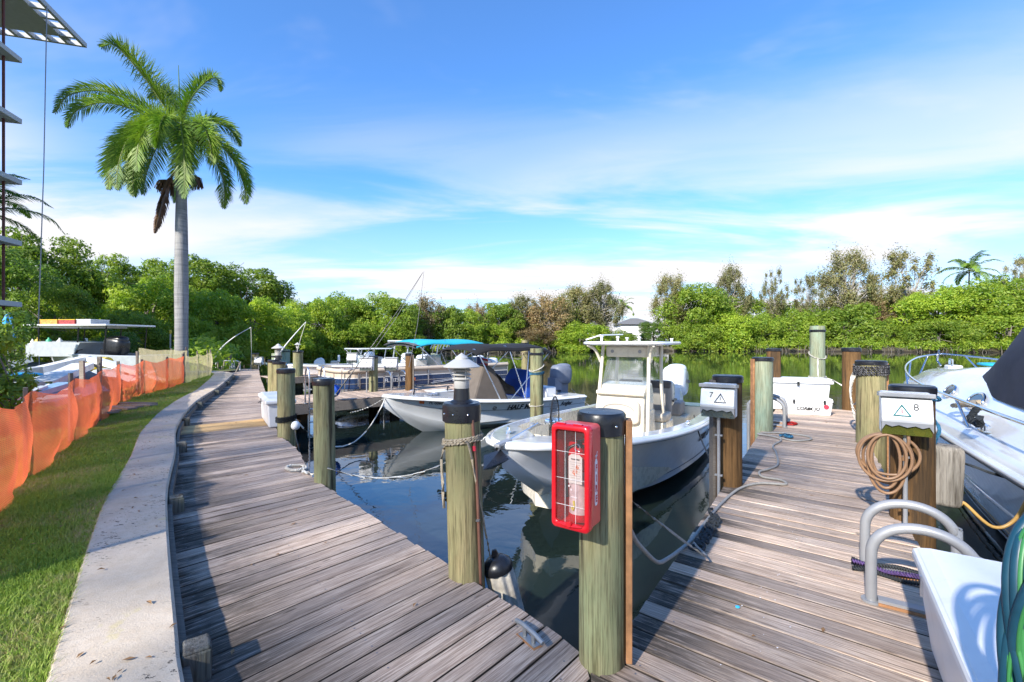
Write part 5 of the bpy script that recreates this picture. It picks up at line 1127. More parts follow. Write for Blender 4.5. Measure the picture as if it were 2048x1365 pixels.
MB().sup((5.6, cyp - .2, .55), (1.0, 1.5, .55), .6).build('covered_seat', plain('grey_cover', (.32, .32, .36), .85, bump=.4, bscale=10), pb, smooth=60); MB().sup((5.0, .35, .35), (.9, .6, .5), .4).build('rear_bench', M_TAN, pb, smooth=50)
bimini(pb, 2.55, 5.5, 1.1, 1.52, M_TEAL, zdeck=.6, droop=.12)
for o in children(pb):
    if o.name.startswith('canopy'): o.location = (0, cyp - .0, 0)
mb = MB(); mb.loft([[Vector((2.42, cyp + q * 1.1, 1.42 - .1 * abs(q) ** 3)) for q in (-1, -.8, -.4, 0, .4, .8, 1)], [Vector((3.2, cyp + q * 1.08, 1.44 - .1 * abs(q) ** 3)) for q in (-1, -.8, -.4, 0, .4, .8, 1)], [Vector((2.5, cyp + q * 1.06, 1.30 - .1 * abs(q) ** 3)) for q in (-1, -.8, -.4, 0, .4, .8, 1)]]); o = mb.build('rolled_canopy_flap', M_GREYR, pb, smooth=50); s_ = o.modifiers.new('t', 'SOLIDIFY'); s_.thickness = .03
text('Bimini', .14, (4.35, cyp - 1.07, 1.475), (1, 0, 0), (0, -.15, 1), M_WPRINT, pb, italic=.3, sx=1.3) if False else None
outboard(pb, 6.5, cyp, .35, M_GEL, 1.0)
MB().tube([(.02, .05, .1), (.02, .02, .62), (.1, .02, .62), (.5, .0, .62), (.5, 0, .1)], .014, n=6).build('bow_gate', M_ALU, pb)

# ---- boats farther along the docks
def cc_boat(label, x, y, az, L, B, hullm, top=None, zb=.35, zs=.0, cover=None, leg=M_ALU, name='motor_boat', ntop=True, motor=M_GEL, rods=0):
    t = boat(name, label, 'boat', x, y, az); hh = Hull(L, B, zb, zs, full=.6, bluff=.62, ns=18); hh.shell(t, hullm); hh.deck(t, M_GEL, M_WHITE, tf=.25, w=.2, zf=-.4); hh.rail(t, M_GEL, .03)
    ch_ = .72 if top else .42; MB().ext([(L * .44, -.38, -.3), (L * .45, -.38, ch_ * .55), (L * .48, -.38, ch_ * .9), (L * .52, -.38, ch_), (L * .55, -.38, ch_ * .7), (L * .57, -.38, -.3)], (0, .76, 0)).build('console', M_WHITE, t, bevel=.05); MB().sup((L * .66, 0, .12), (.5, .85, .2), .35).build('seat', M_TAN, t, smooth=50); MB().sup((L * .70, 0, .36), (.14, .8, .42), .4).build('seat_back', M_WHITE, t, smooth=50)
    MB().add([(L * .48, -.34, ch_ * .88), (L * .48, .34, ch_ * .88), (L * .51, .28, ch_ + .32), (L * .51, -.28, ch_ + .32)], [(0, 1, 2, 3)]).build('windscreen', M_GLASSD, t, fix=False)
    if top: ttop(t, L * .40, L * .40 + 2.1, .95, top, -.1, M_GEL, leg)
    for k in range(rods):
        f = k / max(1, rods - 1); MB().tube([(L * .42 + 1.95, -.7 + 1.4 * f, top - .35), (L * .42 + 2.15, -.7 + 1.4 * f, top + .05)], .025, n=6).build('rod_holder', M_ALU, t)
    outboard(t, L + .05, 0, .3, motor, 1.1); return t
cc_boat('white hardtop boat with rows of rod holders behind the pontoon boat', -7.1, 17.4, 52, 6.8, 2.4, M_GEL, 1.45, rods=6)
cc_boat('low white hull with grey sides beyond the finger piers', -9.7, 19.7, 54, 6.2, 2.2, M_GELG, None, zb=.42, zs=.25)
cc_boat('small white boat with a thin flat hardtop behind the louvred lamps', -10.2, 22.5, 46, 5.6, 2.0, M_GEL, 1.02, zb=.2, zs=-.1)
cc_boat('white skiff with a pointed bow at the far boardwalk end', -14.2, 26.5, 70, 5.5, 2.0, M_GEL, None, zb=.15, zs=-.1)
cc_boat('grey hulled skiff between the far pilings and the finger pier', -6.9, 15.5, 49, 4.6, 1.7, M_GELG, None, zb=.12, zs=-.1) if False else None
# little flat topped boat between the near pilings
tb = boat('console_skiff', 'small dark hulled skiff with a low white top behind the second piling', 'boat', -6.3, 12.9, 49) if False else None

# ---- cabin cruiser on the right
cz = D(11.0, 3.0); ce = D(1.9, 3.42); dv = ce - cz; azc = math.degrees(math.atan2(dv.x, dv.y))
cr = boat('cabin_cruiser', 'large white cabin cruiser with navy windscreen cover and steel bow rail', 'boat', cz.x, cz.y, azc)
hc = Hull(dv.length, 2.72, .66, .42, full=.58, rake=.18, bluff=.62, stem=.25, zc=-.62, keel=-1.1, chine=.62, ns=40)
hc.shell(cr, M_GEL); hc.rail(cr, M_GEL, .035, 1.0, .015, dz=0); hc.rail(cr, M_DARKT, .010, .985, .045, 'rail_insert', dz=-.012)
hc.rail(cr, M_GEL, .022, .42, .004, 'spray_rail', dz=0, t0=.10); hc.rail(cr, M_DARKT, .012, .06, .006, 'boot_stripe', dz=0, t0=.16); hc.rail(cr, M_HOSEY, .006, .12, .006, 'gold_stripe', dz=0, t0=.16)
rings = []; N = 44
for i in range(N + 1):
    t = (i / N) ** 1.15; yb = hc.yb(t); z = hc.sz(t); r_ = min(1, t / .45); k = r_ ** 1.1
    rings.append([Vector((hc.L * t, -yb * s1 * 1.0, z + dz)) for s1, dz in ((1.0, .0), (.985, .07), (.95, .12), (.86, .15), (.78, .17 + .07 * k), (.70, .20 + .22 * k), (.60, .22 + .30 * k), (.35, .23 + .37 * k), (0, .24 + .39 * k))]); rings[-1] += [Vector((p.x, -p.y, p.z)) for p in rings[-1][-2::-1]]
mb = MB().loft(rings); n = len(rings[0]); b = len(mb.v) - n; mb.f.append(tuple(range(b, b + n))); mb.m.append(0); mb.build('deck', M_GEL, cr, smooth=50)
def cdeck(u, q):       # point on the cabin side, q across the ring
    t = u / hc.L; yb = hc.yb(t); z = hc.sz(t); k = min(1, t / .45) ** 1.1; return Vector((u, -yb * q[0], z + q[1] + q[2] * k))
for u, s_ in ((5.15, 1.0), (6.1, 1.15)):
    c = cdeck(u, (.735, .20, .145)) ; a = cdeck(u, (.78, .17, .07)); b = cdeck(u, (.70, .20, .22)); up = (b - a).normalized(); xd = (cdeck(u + .1, (.735, .20, .145)) - cdeck(u - .1, (.735, .20, .145))).normalized(); n_ = xd.cross(up).normalized(); n_ = n_ if n_.y < 0 else -n_
    ring = [c + n_ * .012 + xd * (.17 * s_ * math.cos(q)) + up * (.085 * s_ * math.sin(q)) for q in [k * math.pi / 12 for k in range(24)]]; f = MB().tube(ring, .016, n=6, closed=True).build('porthole', M_STEEL, cr, smooth=60); MB().ext(ring, n_ * .004).build('porthole_glass', M_WINB, f)
def railp(u):
    t = u / hc.L; yb = hc.yb(t); f = 1 - t; zz = hc.sz(t) + .40 + .13 * max(0, 1 - t / .6) ** 1.3; return Vector((u - .12 * (1 if u < 1 else 0), -max(.0, yb - .10), zz))
R1 = [railp(u) for u in (.0, .12, .35, .8, 1.5, 2.4, 3.4, 4.5, 5.6, 6.6, 7.4, 8.4)]; R1[0].y = 0; full_ = [Vector((p.x, -p.y, p.z)) for p in R1[::-1]] + R1[1:]
MB().tube(smooth_path(full_, 5), .017, n=8).build('bow_rail', M_STEEL, cr, smooth=60)
for u in (.35, 1.5, 3.1, 4.8, 6.4):
    for sy in (-1, 1):
        a = railp(u); b = cdeck(u + .28, (.90, .135, .0)); a.y *= -sy; b.y *= -sy; MB().cyl(a, b, .014, n=8).build('stanchion', M_STEEL, cr, smooth=60)
mb = MB(); rr_ = []
for i in range(12):
    f = i / 11; u = 4.55 + 4.2 * f; zc = .98 + .80 * min(1, f * 2.0) ** .9; w = .60 + .30 * min(1, f * 2.2); zb_ = .90 - .05 * f; rr_.append([Vector((u + (.0), sy * w * q, zb_ + (zc - zb_) * h_ + .012 * math.sin(f * 14 + q * 9))) for sy, q, h_ in ((-1, 1.05, 0), (-1, 1.0, .45), (-1, .80, .9), (-1, .4, 1.0), (1, 0, 1.03), (1, .4, 1.0), (1, .80, .9), (1, 1.0, .45), (1, 1.05, 0))])
rr_[0] = [Vector((4.45, p.y, .96)) for p in rr_[0]]; mb.loft(rr_); b = len(mb.v) - 9; mb.f.append(tuple(range(b, b + 9))); mb.m.append(0); mb.build('windscreen_cover', plain('navy_canvas', (.022, .026, .045), .85, var=.2, bump=.4, bscale=8), cr, smooth=60)
MB().sup((3.5, 0, hc.sz(.38) + .60), (.62, .62, .05), .5).build('deck_hatch', M_TEAL, cr, smooth=50); MB().box((.75, .0, hc.sz(.08) + .30), (.34, .22, .12)).build('windlass', M_WHITE, cr, bevel=.03)
MB().tube([(.75, -.06, 1.0), (.75, -.06, 1.1), (.95, -.06, 1.1), (.95, -.06, 1.0)], .018, n=6).build('deck_bitt', M_STEEL, cr)
MB().box((-.05, 0, .86), (.45, .10, .05)).build('bow_pulpit', M_STEEL, cr, bevel=.01)
MB().tube([(.25, -.12, 1.28), (.22, -.14, 1.05), (.3, -.1, .95)], .02, n=6).build('hanging_anchor', M_STEEL, cr)
for u in (4.2, 7.0): bollard_cleat(cr, u, -hc.yb(u / hc.L) * .88, hc.sz(u / hc.L) + .155, 1.3)
side_text(hc, .40, .80, 'FL 4411', .10, M_GPRINT, cr) if False else None

# ============================================================ things on and around the decks
def ZR(a): return Matrix.Rotation(a, 4, 'Z')
RZ = -DA            # local x along the dock's cross direction, local y along the dock
# ---- red fire cabinet
fc = thing('fire_cabinet', 'red plastic fire extinguisher cabinet with clear window, strapped to the corner piling', 'fire cabinet', (.245, 1.94, .912), RZ)
def rrect(w, h, r, n=5, cx=0, cz=0):
    P = []
    for sx, sz, a0 in ((1, 1, 0), (-1, 1, 90), (-1, -1, 180), (1, -1, 270)):
        for k in range(n + 1): a = R(a0 + 90 * k / n); P.append((cx + sx * (w / 2 - r) + r * math.cos(a), cz + sz * (h / 2 - r) + r * math.sin(a)))
    return P
W, Hh = .18, .45
o1 = rrect(W, Hh, .022); o2 = rrect(W - .042, Hh - .052, .012, cz=.002); m = len(o1)
mb = MB(); ring = lambda P, y: [Vector((x, y, z)) for x, z in P]
mb.loft([ring(o2, .018), ring(o2, .002), ring(rrect(W - .030, Hh - .040, .016, cz=.002), -.002), ring(rrect(W - .008, Hh - .008, .02), 0), ring(o1, .006), ring(o1, .038)], closed=True)
mb.build('front_frame', M_RED, fc, smooth=50)
mb = MB(); mb.loft([ring(rrect(W - .010, Hh - .010, .02), .038), ring(rrect(W - .010, Hh - .010, .02), .128), ring(rrect(W - .05, Hh - .05, .02), .132)], closed=True); n = len(mb.v) - m; mb.f.append(tuple(range(n, n + m))); mb.m.append(0); mb.build('shell', M_REDS, fc, smooth=50)
mb = MB(); mb.loft([ring(rrect(W - .022, Hh - .022, .016), .03), ring(rrect(W - .022, Hh - .022, .016), .118)], closed=True); n = len(mb.v) - m; mb.f.append(tuple(range(n, n + m))); mb.m.append(0); mb.build('inner_shell', M_RED, fc, smooth=50)
MB().ext([(x, .014, z) for x, z in o2], (0, .002, 0)).build('window', glass_mat('cabinet_window', (.97, .93, .93), .93, .05), fc)
for x in (-.028, .022): MB().box((x, .0135, 0), (.0012, .0008, Hh - .055)).build('window_line', M_WPRINT, fc)
for z in (-.125, -.01, .105): MB().box((0, .0135, z), (W - .043, .0008, .0012)).build('window_line', M_WPRINT, fc)
MB().tube([(-.058, -.003, -.198), (-.02, -.006, -.203), (.02, -.006, -.203), (.058, -.003, -.198)], .0045, n=8).build('lower_lip', M_RED, fc, smooth=60); MB().cyl((0, .0, -.196), (0, -.012, -.196), .012, n=16).build('latch_knob', M_RED, fc, smooth=40)
for x in (-.045, .035): MB().box((x, .012, Hh / 2 + .002), (.04, .018, .007)).build('hinge_tab', M_RED, fc, bevel=.002)
# label on its side: a white extinguisher outline with red letters
sx = W / 2 - .005; y0 = .083
MB().ext([(sx, y0 + a, b) for a, b in ((-.0125, -.115), (-.008, -.125), (.008, -.125), (.0125, -.115), (.0125, .06), (.007, .072), (.004, .076), (-.005, .076), (-.0125, .062))], (.0012, 0, 0)).build('side_label', M_WPRINT, fc)
for a, b, c, d in ((-.004, .080, .012, .090), (.002, .088, .012, .106), (-.010, .086, -.004, .092)): MB().bar((sx + .001, y0 + a, b), (sx + .001, y0 + c, d), .0035, .0012, up=(1, 0, 0)).build('label_mark', M_WPRINT, fc)
for i, ch in enumerate('FIRE'): text(ch, .040, (sx + .0018, y0, .035 - i * .044), (0, 1, 0), (0, 0, 1), M_REDP, fc, bold=.0015, sx=.72)
fe = thing('fire_extinguisher', 'red fire extinguisher with a paper inspection tag inside the red cabinet', 'fire extinguisher', (0, 0, 0), RZ); fe.location = Vector((.245, 1.94, .912)) + DD * .075 + DN * .012
MB().lathe([(0, -.205), (.040, -.20), (.046, -.18), (.046, .05), (.040, .078), (.018, .095), (.016, .115), (0, .118)], n=24).build('bottle', M_RED, fe, smooth=50)
MB().lathe([(.0468, -.165), (.0468, -.02)], n=24).build('print_band', plain('extinguisher_label', (.62, .50, .50), .5, var=.25, scale=30), fe, smooth=60); MB().lathe([(.0472, -.018), (.0472, .02)], n=24).build('print_band', plain('silver_label', (.55, .56, .55), .4), fe, smooth=60)
for i, (x, z) in enumerate(((-.02, -.03), (-.028, -.045), (-.018, -.06))): MB().cyl((x, -.0455, z), (x, -.0475, z), .0045, n=10).build('label_dot', M_WPRINT, fe)
MB().box((-.005, -.047, -.09), (.03, .002, .004)).build('label_line', M_WPRINT, fe); MB().tube([(-.006, -.048, -.105), (-.002, -.049, -.125), (-.008, -.049, -.145), (-.016, -.048, -.135)], .005, n=6).build('label_mark', plain('yellow_print', (.7, .6, .12), .5), fe)
mb = MB(); mb.tube([(0, 0, .115), (.0, 0, .14)], .013, n=10); mb.bar((-.005, -.01, .145), (.055, -.02, .165), .018, .008); mb.bar((-.005, -.01, .13), (.05, -.02, .125), .018, .006); mb.build('valve_handle', M_BLACK, fe, smooth=40)
MB().tube(smooth_path([(-.01, 0, .13), (-.05, -.02, .10), (-.052, -.03, -.0), (-.045, -.03, -.1)], 5), .007, n=7).build('hose', M_BLACK, fe, smooth=60); MB().tube([(.004 + .014 * math.cos(a), -.035, .122 + .014 * math.sin(a)) for a in [k * math.pi / 6 for k in range(12)]], .0018, n=5, closed=True).build('pull_ring', M_STEEL, fe)
M_TAGP = plain('paper_tag', (.70, .68, .63), .8, var=.05)
tg = MB().ext([(x + .004, -.052, z + .033) for x, z in ((-.032, -.062), (.032, -.062), (.032, .052), (.018, .064), (-.018, .064), (-.032, .052))], (0, .001, 0)).build('inspection_tag', M_TAGP, fe)
text('YOUR FIRE', .0085, (.004, -.0535, .075), (1, 0, 0), (0, 0, 1), M_DARKT, tg); text('Fire', .030, (.006, -.0535, .025), (.3, 0, 1), (-1, 0, .3), M_OPRINT, tg, italic=.4)
for i in range(9): MB().box((.004, -.0526, .062 - i * .0095), (.054 - .01 * (i % 3), .0006, .0007)).build('print_line', M_GPRINT, tg)

# ---- louvred lamp
M_LAMP = plain('pale_grey_lamp_metal', (.50, .49, .47), .45, .1, var=.05)
def lamp(x, y, z, label, s=1.0):
    t = thing('piling_lamp', label, 'lamp', (x, y, z)); t.scale = (s, s, s)
    MB().lathe([(.085, 0), (.075, .012), (.058, .02), (.052, .10), (0, .10)], n=24).build('base', M_BLACK, t, smooth=40)
    MB().lathe([(.050, .095), (.053, .10), (.054, .155), (0, .155)], n=24).build('collar', M_LAMP, t, smooth=40); MB().lathe([(.040, .15), (.040, .245)], n=20).build('lens', M_LENS, t, smooth=60)
    for z0 in (.155, .185, .215): MB().lathe([(.046, z0), (.066, z0 + .004), (.068, z0 + .008), (.050, z0 + .020), (.044, z0 + .020)], n=24).build('louvre', M_LAMP, t, smooth=30)
    for k in range(4): a = k * math.pi / 2 + .6; MB().cyl((.058 * math.cos(a), .058 * math.sin(a), .15), (.058 * math.cos(a), .058 * math.sin(a), .26), .004, n=6).build('rod', M_LAMP, t)
    MB().lathe([(.060, .238), (.128, .244), (.129, .250), (.055, .298), (.047, .300), (.046, .312), (.004, .342), (0, .342)], n=28).build('hood', M_LAMP, t, smooth=25)
    return t
lamp(-.323, 2.92, 1.10, 'grey louvred lamp on the nearest olive piling of the boardwalk', .92)
lamp(-6.55, 12.75, .93, 'grey louvred lamp on the far pair of pilings', 1.35)
lamp(-8.95, 19.0, 1.05, 'small grey lamp above the far thick green pilings', 1.0); lamp(*at(222, 712, 21).xy, 1.5 - (712 - CY) * 21 / F - .1, 'small pale bollard lamp in front of the dark bush', 1.1)

# ---- power pedestals
def pedestal(loc, rz, label, num, tcol, ns=1, hood=M_GLASSD, s=1.0):
    t = thing('power_pedestal', label, 'power pedestal', loc, rz); t.scale = (s, s, s)
    MB().box((0, .0, 0), (.31, .10, .33)).build('housing', M_WHITE, t, bevel=.012); MB().box((0, -.055, .145), (.345, .15, .035), (-.06, 0, 0)).build('hinge_bar', M_GALV, t, bevel=.005)
    MB().ext([(-.155, y, z) for y, z in ((-.05, .13), (-.115, .115), (-.165, -.04), (-.15, -.075), (-.05, -.075))], (.31, 0, 0)).build('cover', M_WHITE, t, bevel=.008)
    nf = Vector((0, -.952, .307)); up = Vector((0, .307, .952)) * 1.0; c = Vector((0, -.142, .035)) + Vector((0, -.952, -.307)) * .0
    fn = Vector((0, -.155, -.05)).normalized(); A, B = Vector((0, -.115, .115)), Vector((0, -.165, -.04)); up = (A - B).normalized(); fn = Vector((0, up.z * -1, up.y)).normalized(); fn = fn if fn.y < 0 else -fn; C = (A + B) / 2 + fn * .006
    text(num, .075, C + Vector((-.055 * ns, 0, 0)) + up * .02, (1, 0, 0), up, M_DARKT, t, depth=.001); tc_ = C + Vector((.03 * ns, 0, 0)) - up * .012
    tri = [tc_ + Vector((a, 0, 0)) + up * b for a, b in ((-.050, -.038), (.050, -.038), (0, .046))]; MB().tube(tri, .009, n=4, closed=True).build('warning_triangle', tcol, t); MB().bar(tc_ + up * -.018, tc_ + up * .014, .007, .002, up=fn).build('warning_mark', M_REDP if ns < 0 else M_DARKT, t)
    mb = MB(); mb.ext([(-.15, y, z) for y, z in ((-.055, -.078), (-.145, -.078), (-.125, -.165), (-.055, -.165))], (.30, 0, 0)); mb.build('socket_hood', hood, t)
    mb = MB(); mb.ext([(x, -.158, z) for x, z in ((-.155, -.062), (-.155, -.13), (-.13, -.085), (-.09, -.10), (-.05, -.085), (0, -.10), (.05, -.085), (.09, -.10), (.13, -.085), (.155, -.13), (.155, -.062))], (0, .02, 0)); mb.build('cover_skirt', M_GALV, t)
    for x in (-.08, .08): MB().cyl((x, -.055, -.12), (x, -.10, -.135), .035, n=14).build('socket', M_BLACK if x < 0 else M_HOSEY, t, smooth=50)
    MB().cyl((0, -.06, -.16), (0, -.06, -1.15), .016, n=10).build('conduit', M_GALV, t, smooth=60)
    for z in (-.35, -.75): MB().box((0, -.055, z), (.07, .03, .015)).build('conduit_strap', M_GALV, t)
    return t
pedestal(D(2.57, -.02, .895), RZ, 'white power pedestal marked 7 on the brown piling by the fishing boat', '7', M_GPRINT)
pedestal(D(2.40, 1.385, .915), RZ, 'white power pedestal marked 8 above the tan hose coil', '8', M_TEALP, -1, glass_mat('yellowed_hood', (.55, .60, .12), .45, .2))
for i, (px, py, Y, lab) in enumerate(((735, 728, 13.0, 'white power box on the dark green finger pier piling'), (784, 728, 13.4, 'white power box beside the brown finger pier piling'), (706, 716, 17.5, 'white power box with a blue top behind the pontoon boat'), (519, 722, 23.2, 'white power box on the tan timber piling at the boardwalk end'))):
    p = at(px, py, Y); pedestal(p, 0, lab, str(3 + i) if False else '', M_GPRINT, s=1.15)

# ---- hoses, floats and fenders
def coil(c, ax, up, rx, rz_, n, r, seed, drift=.02, loops_jit=.15):
    rnd = random.Random(seed); ax = Vector(ax); up = Vector(up); nn = ax.cross(up); P = []; c = Vector(c)
    for k in range(n):
        a_, b_ = rx * (1 + rnd.uniform(-loops_jit, loops_jit)), rz_ * (1 + rnd.uniform(-loops_jit, loops_jit)); o_ = nn * (k - n / 2) * drift + ax * rnd.uniform(-.02, .02)
        for j in range(14):
            q = 2 * math.pi * j / 14 + math.pi / 2; P.append(c + o_ + nn * drift * j / 14 + ax * a_ * math.cos(q) + up * (b_ * (math.sin(q) - 1)))
    return P
t = thing('hose_coil', 'tan water hose hung in loops under the pedestal marked 8', 'hose', D(2.33, 1.27, .74))
mb = MB().tube(smooth_path(coil((0, 0, 0), DN, (0, 0, 1), .155, .17, 7, .011, 3, -.016, .42), 3), .0115, n=8); mb.build('hose', M_HOSE, t, smooth=60)
MB().tube(smooth_path([Vector((0, 0, 0)) + DN * .12 + DD * -.02 + Vector((0, 0, .05)), DN * .13 - DD * .03 + Vector((0, 0, -.05)), DN * .10 + Vector((0, 0, -.2))], 5), .0115, n=8).build('hose', M_HOSE, t, smooth=60)
fbk = MB().sup((0, 0, 0), (.225, .20, .50), .22, (0, .04, 0)).build('float_block', piling_mat('weathered_float', (.17, .15, .13), (.36, .33, .29), (.26, .24, .21), .6), None, smooth=50, loc=D(2.78, 1.68, .37), rotz=RZ); tag(fbk, 'weathered grey float block hanging beside the dark piling', 'float')
rope('rope', [D(2.74, 1.46, 1.02), D(2.62, 1.62, .8), D(2.70, 1.60, .60), D(2.67, 1.58, .40), D(2.68, 1.58, .12)], .012, M_ROPEBL, 'blue green rope holding the weathered float block')
rope('rope', [D(2.62 + .17 * math.sin(a), 1.46 + .17 * math.cos(a), 1.02 + .01 * math.sin(a * 3)) for a in [k * .6 for k in range(20)]], .011, M_ROPEBL, 'blue green rope wound round the top of the dark piling')
white_f = thing('fender', 'worn white fender with black top hanging beside the lamp piling', 'fender', (-.02, 2.98, -.26)); white_f.rotation_euler = (0, R(-15), 0)
mb = MB(); rr_ = []
for j in range(10):
    z = .52 * j / 9 - .22; rr_.append([Vector(((.088 + .008 * math.cos(9 * a)) * math.cos(a), (.088 + .008 * math.cos(9 * a)) * math.sin(a), z)) for a in [2 * math.pi * k / 54 for k in range(54)]])
mb.loft(rr_, closed=True); mb.build('fender_body', plain('worn_white_vinyl', (.48, .44, .38), .8, var=.35, scale=14, dirt=.7, bump=.5), white_f, smooth=60)
MB().lathe([(.096, .26), (.100, .285), (.094, .315), (.06, .345), (.03, .355), (0, .357)], n=26).build('fender_cap', M_BLACK, white_f, smooth=40); MB().ext([(-.03, -.012, .345), (.03, -.012, .345), (.018, -.012, .40), (-.008, -.012, .40)], (0, .024, 0)).build('fender_eye', M_BLACK, white_f, bevel=.004)
rope('rope', [(-.30, 2.79, .88), (-.26, 2.80, .82), (-.18, 2.88, .35), (-.135, 2.95, .06)], .0065, M_ROPE, 'thin tan rope from the lamp piling down to the worn fender')
# wraps round the lamp piling, its hanging end and a brown tube
def wrap(cx, cy_, r, z, turns, rr, amp=.03, seed=0, pitch=.012):
    rnd = random.Random(seed); P = []; n = int(turns * 14)
    for k in range(n): a = k * 2 * math.pi / 14 + .5; P.append((cx + (r + rr * .7 + rnd.uniform(0, .004)) * math.cos(a), cy_ + (r + rr * .7) * math.sin(a), z + amp * math.sin(a * 1.0 + seed) + pitch * k / 14 + rnd.uniform(-.002, .002)))
    return P
rope('rope', wrap(-.316, 2.92, .116, .885, 3.3, .0085, .022, 2, -.012) + [(-.44, 2.90, .80), (-.437, 2.87, .6), (-.430, 2.87, .44)], .0085, M_ROPE, 'tan rope wound round the lamp piling with one end hanging', k=3)
t = thing('pipe', 'brown plastic pipe with red tape strapped upright to the lamp piling', 'pipe', (-.235, 2.845, -.25)); MB().tube(smooth_path([(.045, .02, 0), (.03, 0, .5), (.012, -.01, .95), (-.012, -.01, 1.25)], 6), .011, n=8).build('tube', plain('brown_pipe', (.15, .07, .05), .5, var=.3), t, smooth=60)
MB().cyl((.0, -.012, 1.06), (-.003, -.012, 1.09), .0145, n=10).build('red_tape', M_REDP, t); MB().cyl((.022, -.004, .62), (.021, -.004, .635), .016, n=10).build('clamp', M_ALU, t)

# ---- ropes
def onp(px, py, z=.014): return gp(px, py, z)
rope('dock_line', [(.55, 2.26, .66), (.584, 2.35, .585), (.66, 2.45, .43), (.745, 2.55, .315), (.87, 2.72, .17), (.99, 2.9, .105), onp(1360, 1100, .03)] + [onp(*q) for q in ((1385, 1078), (1410, 1046), (1440, 1010), (1478, 978), (1520, 967), (1571, 969), (1560, 960), (1525, 954), (1519, 944), (1540, 938), (1556, 928), (1552, 905), (1546, 892), (1562, 880), (1540, 872), (1515, 868), (1560, 866), (1610, 872), (1622, 879), (1590, 882), (1560, 876))], .0125, M_ROPEG, 'long grey dock line snaking along the right dock', k=6, lobes=0)
rope('rope', [(.60, 2.5, .66), (.95, 2.75, .35), (1.25, 2.95, .10), onp(1388, 1086, .03)], .007, M_ROPEG, 'thin grey rope from the corner piling to the braided line')
bl = [onp(1398, 1092, .03), onp(1412, 1072, .03), onp(1424, 1052, .03), onp(1432, 1034, .03)]
rnd = random.Random(4); mb = MB(); sp = smooth_path(bl, 6); o0 = sp[0]
for i, p in enumerate(sp):
    a = i * 1.9; q = p - o0 + Vector((.018 * math.cos(a), .018 * math.sin(a), .008)); mb.tube([q + Vector((.022 * math.cos(b + a), .022 * math.sin(b + a) , .014 * math.sin(2 * b + a))) for b in [k * math.pi / 5 for k in range(10)]], .0095, n=6, closed=True)
mb.tube([Vector((-.03 + .05 * math.cos(b), -.03 + .04 * math.sin(b), .0)) for b in [k * math.pi / 8 for k in range(16)]], .011, n=6, closed=True); tag(mb.build('rope', M_ROPEB, None, smooth=60, loc=o0), 'black braided rope bundle at the left edge of the right dock', 'rope')
rope('rope', [onp(1421, 1030, .02), onp(1418, 1020, .06), onp(1424, 1018, .05)], .012, M_ROPEB, 'short black rope end beside the braided bundle')
rope('rope', [onp(1650 - 20, 874, .02) if False else onp(1560, 871, .03), onp(1572, 869, .035), onp(1584, 873, .03), onp(1578, 874, .03), onp(1568, 871, .04)], .018, M_ROPEBL, 'small blue grey rope knot on the far part of the right dock')
rope('rope', [onp(1582 + 10 * math.cos(a) * (1 + .3 * math.sin(3 * a)), 847 + 2.2 * math.sin(a), .025) for a in [k * .8 for k in range(18)]], .016, M_ROPER, 'red rope heap beside the small dock ladder', k=4)
for i, q in enumerate((0, .035, .07, .10)):
    rope('rope', [D(1.26 + q + .02 * math.sin(k * 1.3 + i), 1.00 + k * .085, .02 + .022 * (i % 2) + .008 * math.sin(k * 2 + i)) for k in range(7)], .015, M_ROPEP if i % 3 == 1 else M_ROPEB, ('purple flecked rope' if i % 3 == 1 else 'black and white rope') + [' nearest the white chest', ' in the middle of the bundle', ' beside the ladder foot', ' farthest in the bundle under the near ladder'][i])
rope('rope', [D(1.9 + .05 * math.cos(a), 1.05 + .08 * math.sin(a) + .03 * a, .02) for a in [k * .5 for k in range(9)]], .006, M_ROPE, 'thin olive rope scrap on the dock beside the dark piling')
rope('mooring_line', sag((-1.93, 4.76, .16), (-.20, 5.05, .50), .28), .0085, M_ROPEW, 'pale mooring line from the second boardwalk piling to the fishing boat bow', raw=True)
rope('rope', [onp(588 + 18 * math.cos(a) + k * .5, 936 + 5 * math.sin(a), .025) for k, a in enumerate([k * .55 for k in range(14)])] + [onp(610, 945, .02), onp(640, 950, .04)], .017, M_ROPEW, 'pale thick rope coil on the boardwalk beside the second piling', k=4)
rope('mooring_line', sag((-3.40, 7.1, .28), (-2.86, 10.32, .20), .75), .012, M_ROPEW, 'pale rope drooping from the roped green piling to the skiff bow', raw=True)
rope('mooring_line', sag((-3.44, 9.7, -.05), (-2.9, 10.3, .18), .05), .014, M_ROPEW, 'short pale line from the finger pier to the skiff bow', raw=True)
rope('mooring_line', sag((-3.40, 7.06, .22), (-1.95, 4.95, .10), .45), .009, M_ROPEB, 'dark line drooping to the water between the two green boardwalk pilings', raw=True)
rope('rope', wrap(-3.532, 7.12, .128, .23, 5.2, .014, .012, 1, .016), .014, M_ROPEB, 'black rope wound round the green piling by the white chest', k=3)
tag(MB().sup((0, 0, 0), (.13, .13, .14), 1).build('float_ball', M_WHITE, None, smooth=True, loc=(-3.33, 7.0, .18)), 'small white ball float tied to the roped green piling', 'float')
rope('rope', wrap(D(5.95, 1.42).x, D(5.95, 1.42).y, .18, .99, 4.4, .020, .004, 2, .034), .020, plain('black_white_rope', (.10, .10, .11), .8, var=.95, scale=120), 'thick black and white rope wound round the olive piling', k=3)
for i in range(4):
    c = D(6.75, 1.30, .98); rope('rope', [c + Vector((.03 * i - .05, 0, 0)) + DN * (.05 + .02 * i) * math.sin(a) + Vector((0, 0, -(.26 + .05 * i) * (1 - math.cos(a)))) for a in [k * math.pi / 8 for k in range(17)]], .011, M_ROPEW, ['innermost', 'second', 'third', 'outermost'][i] + ' loop of the white rope hank by the reddish piling', k=3)
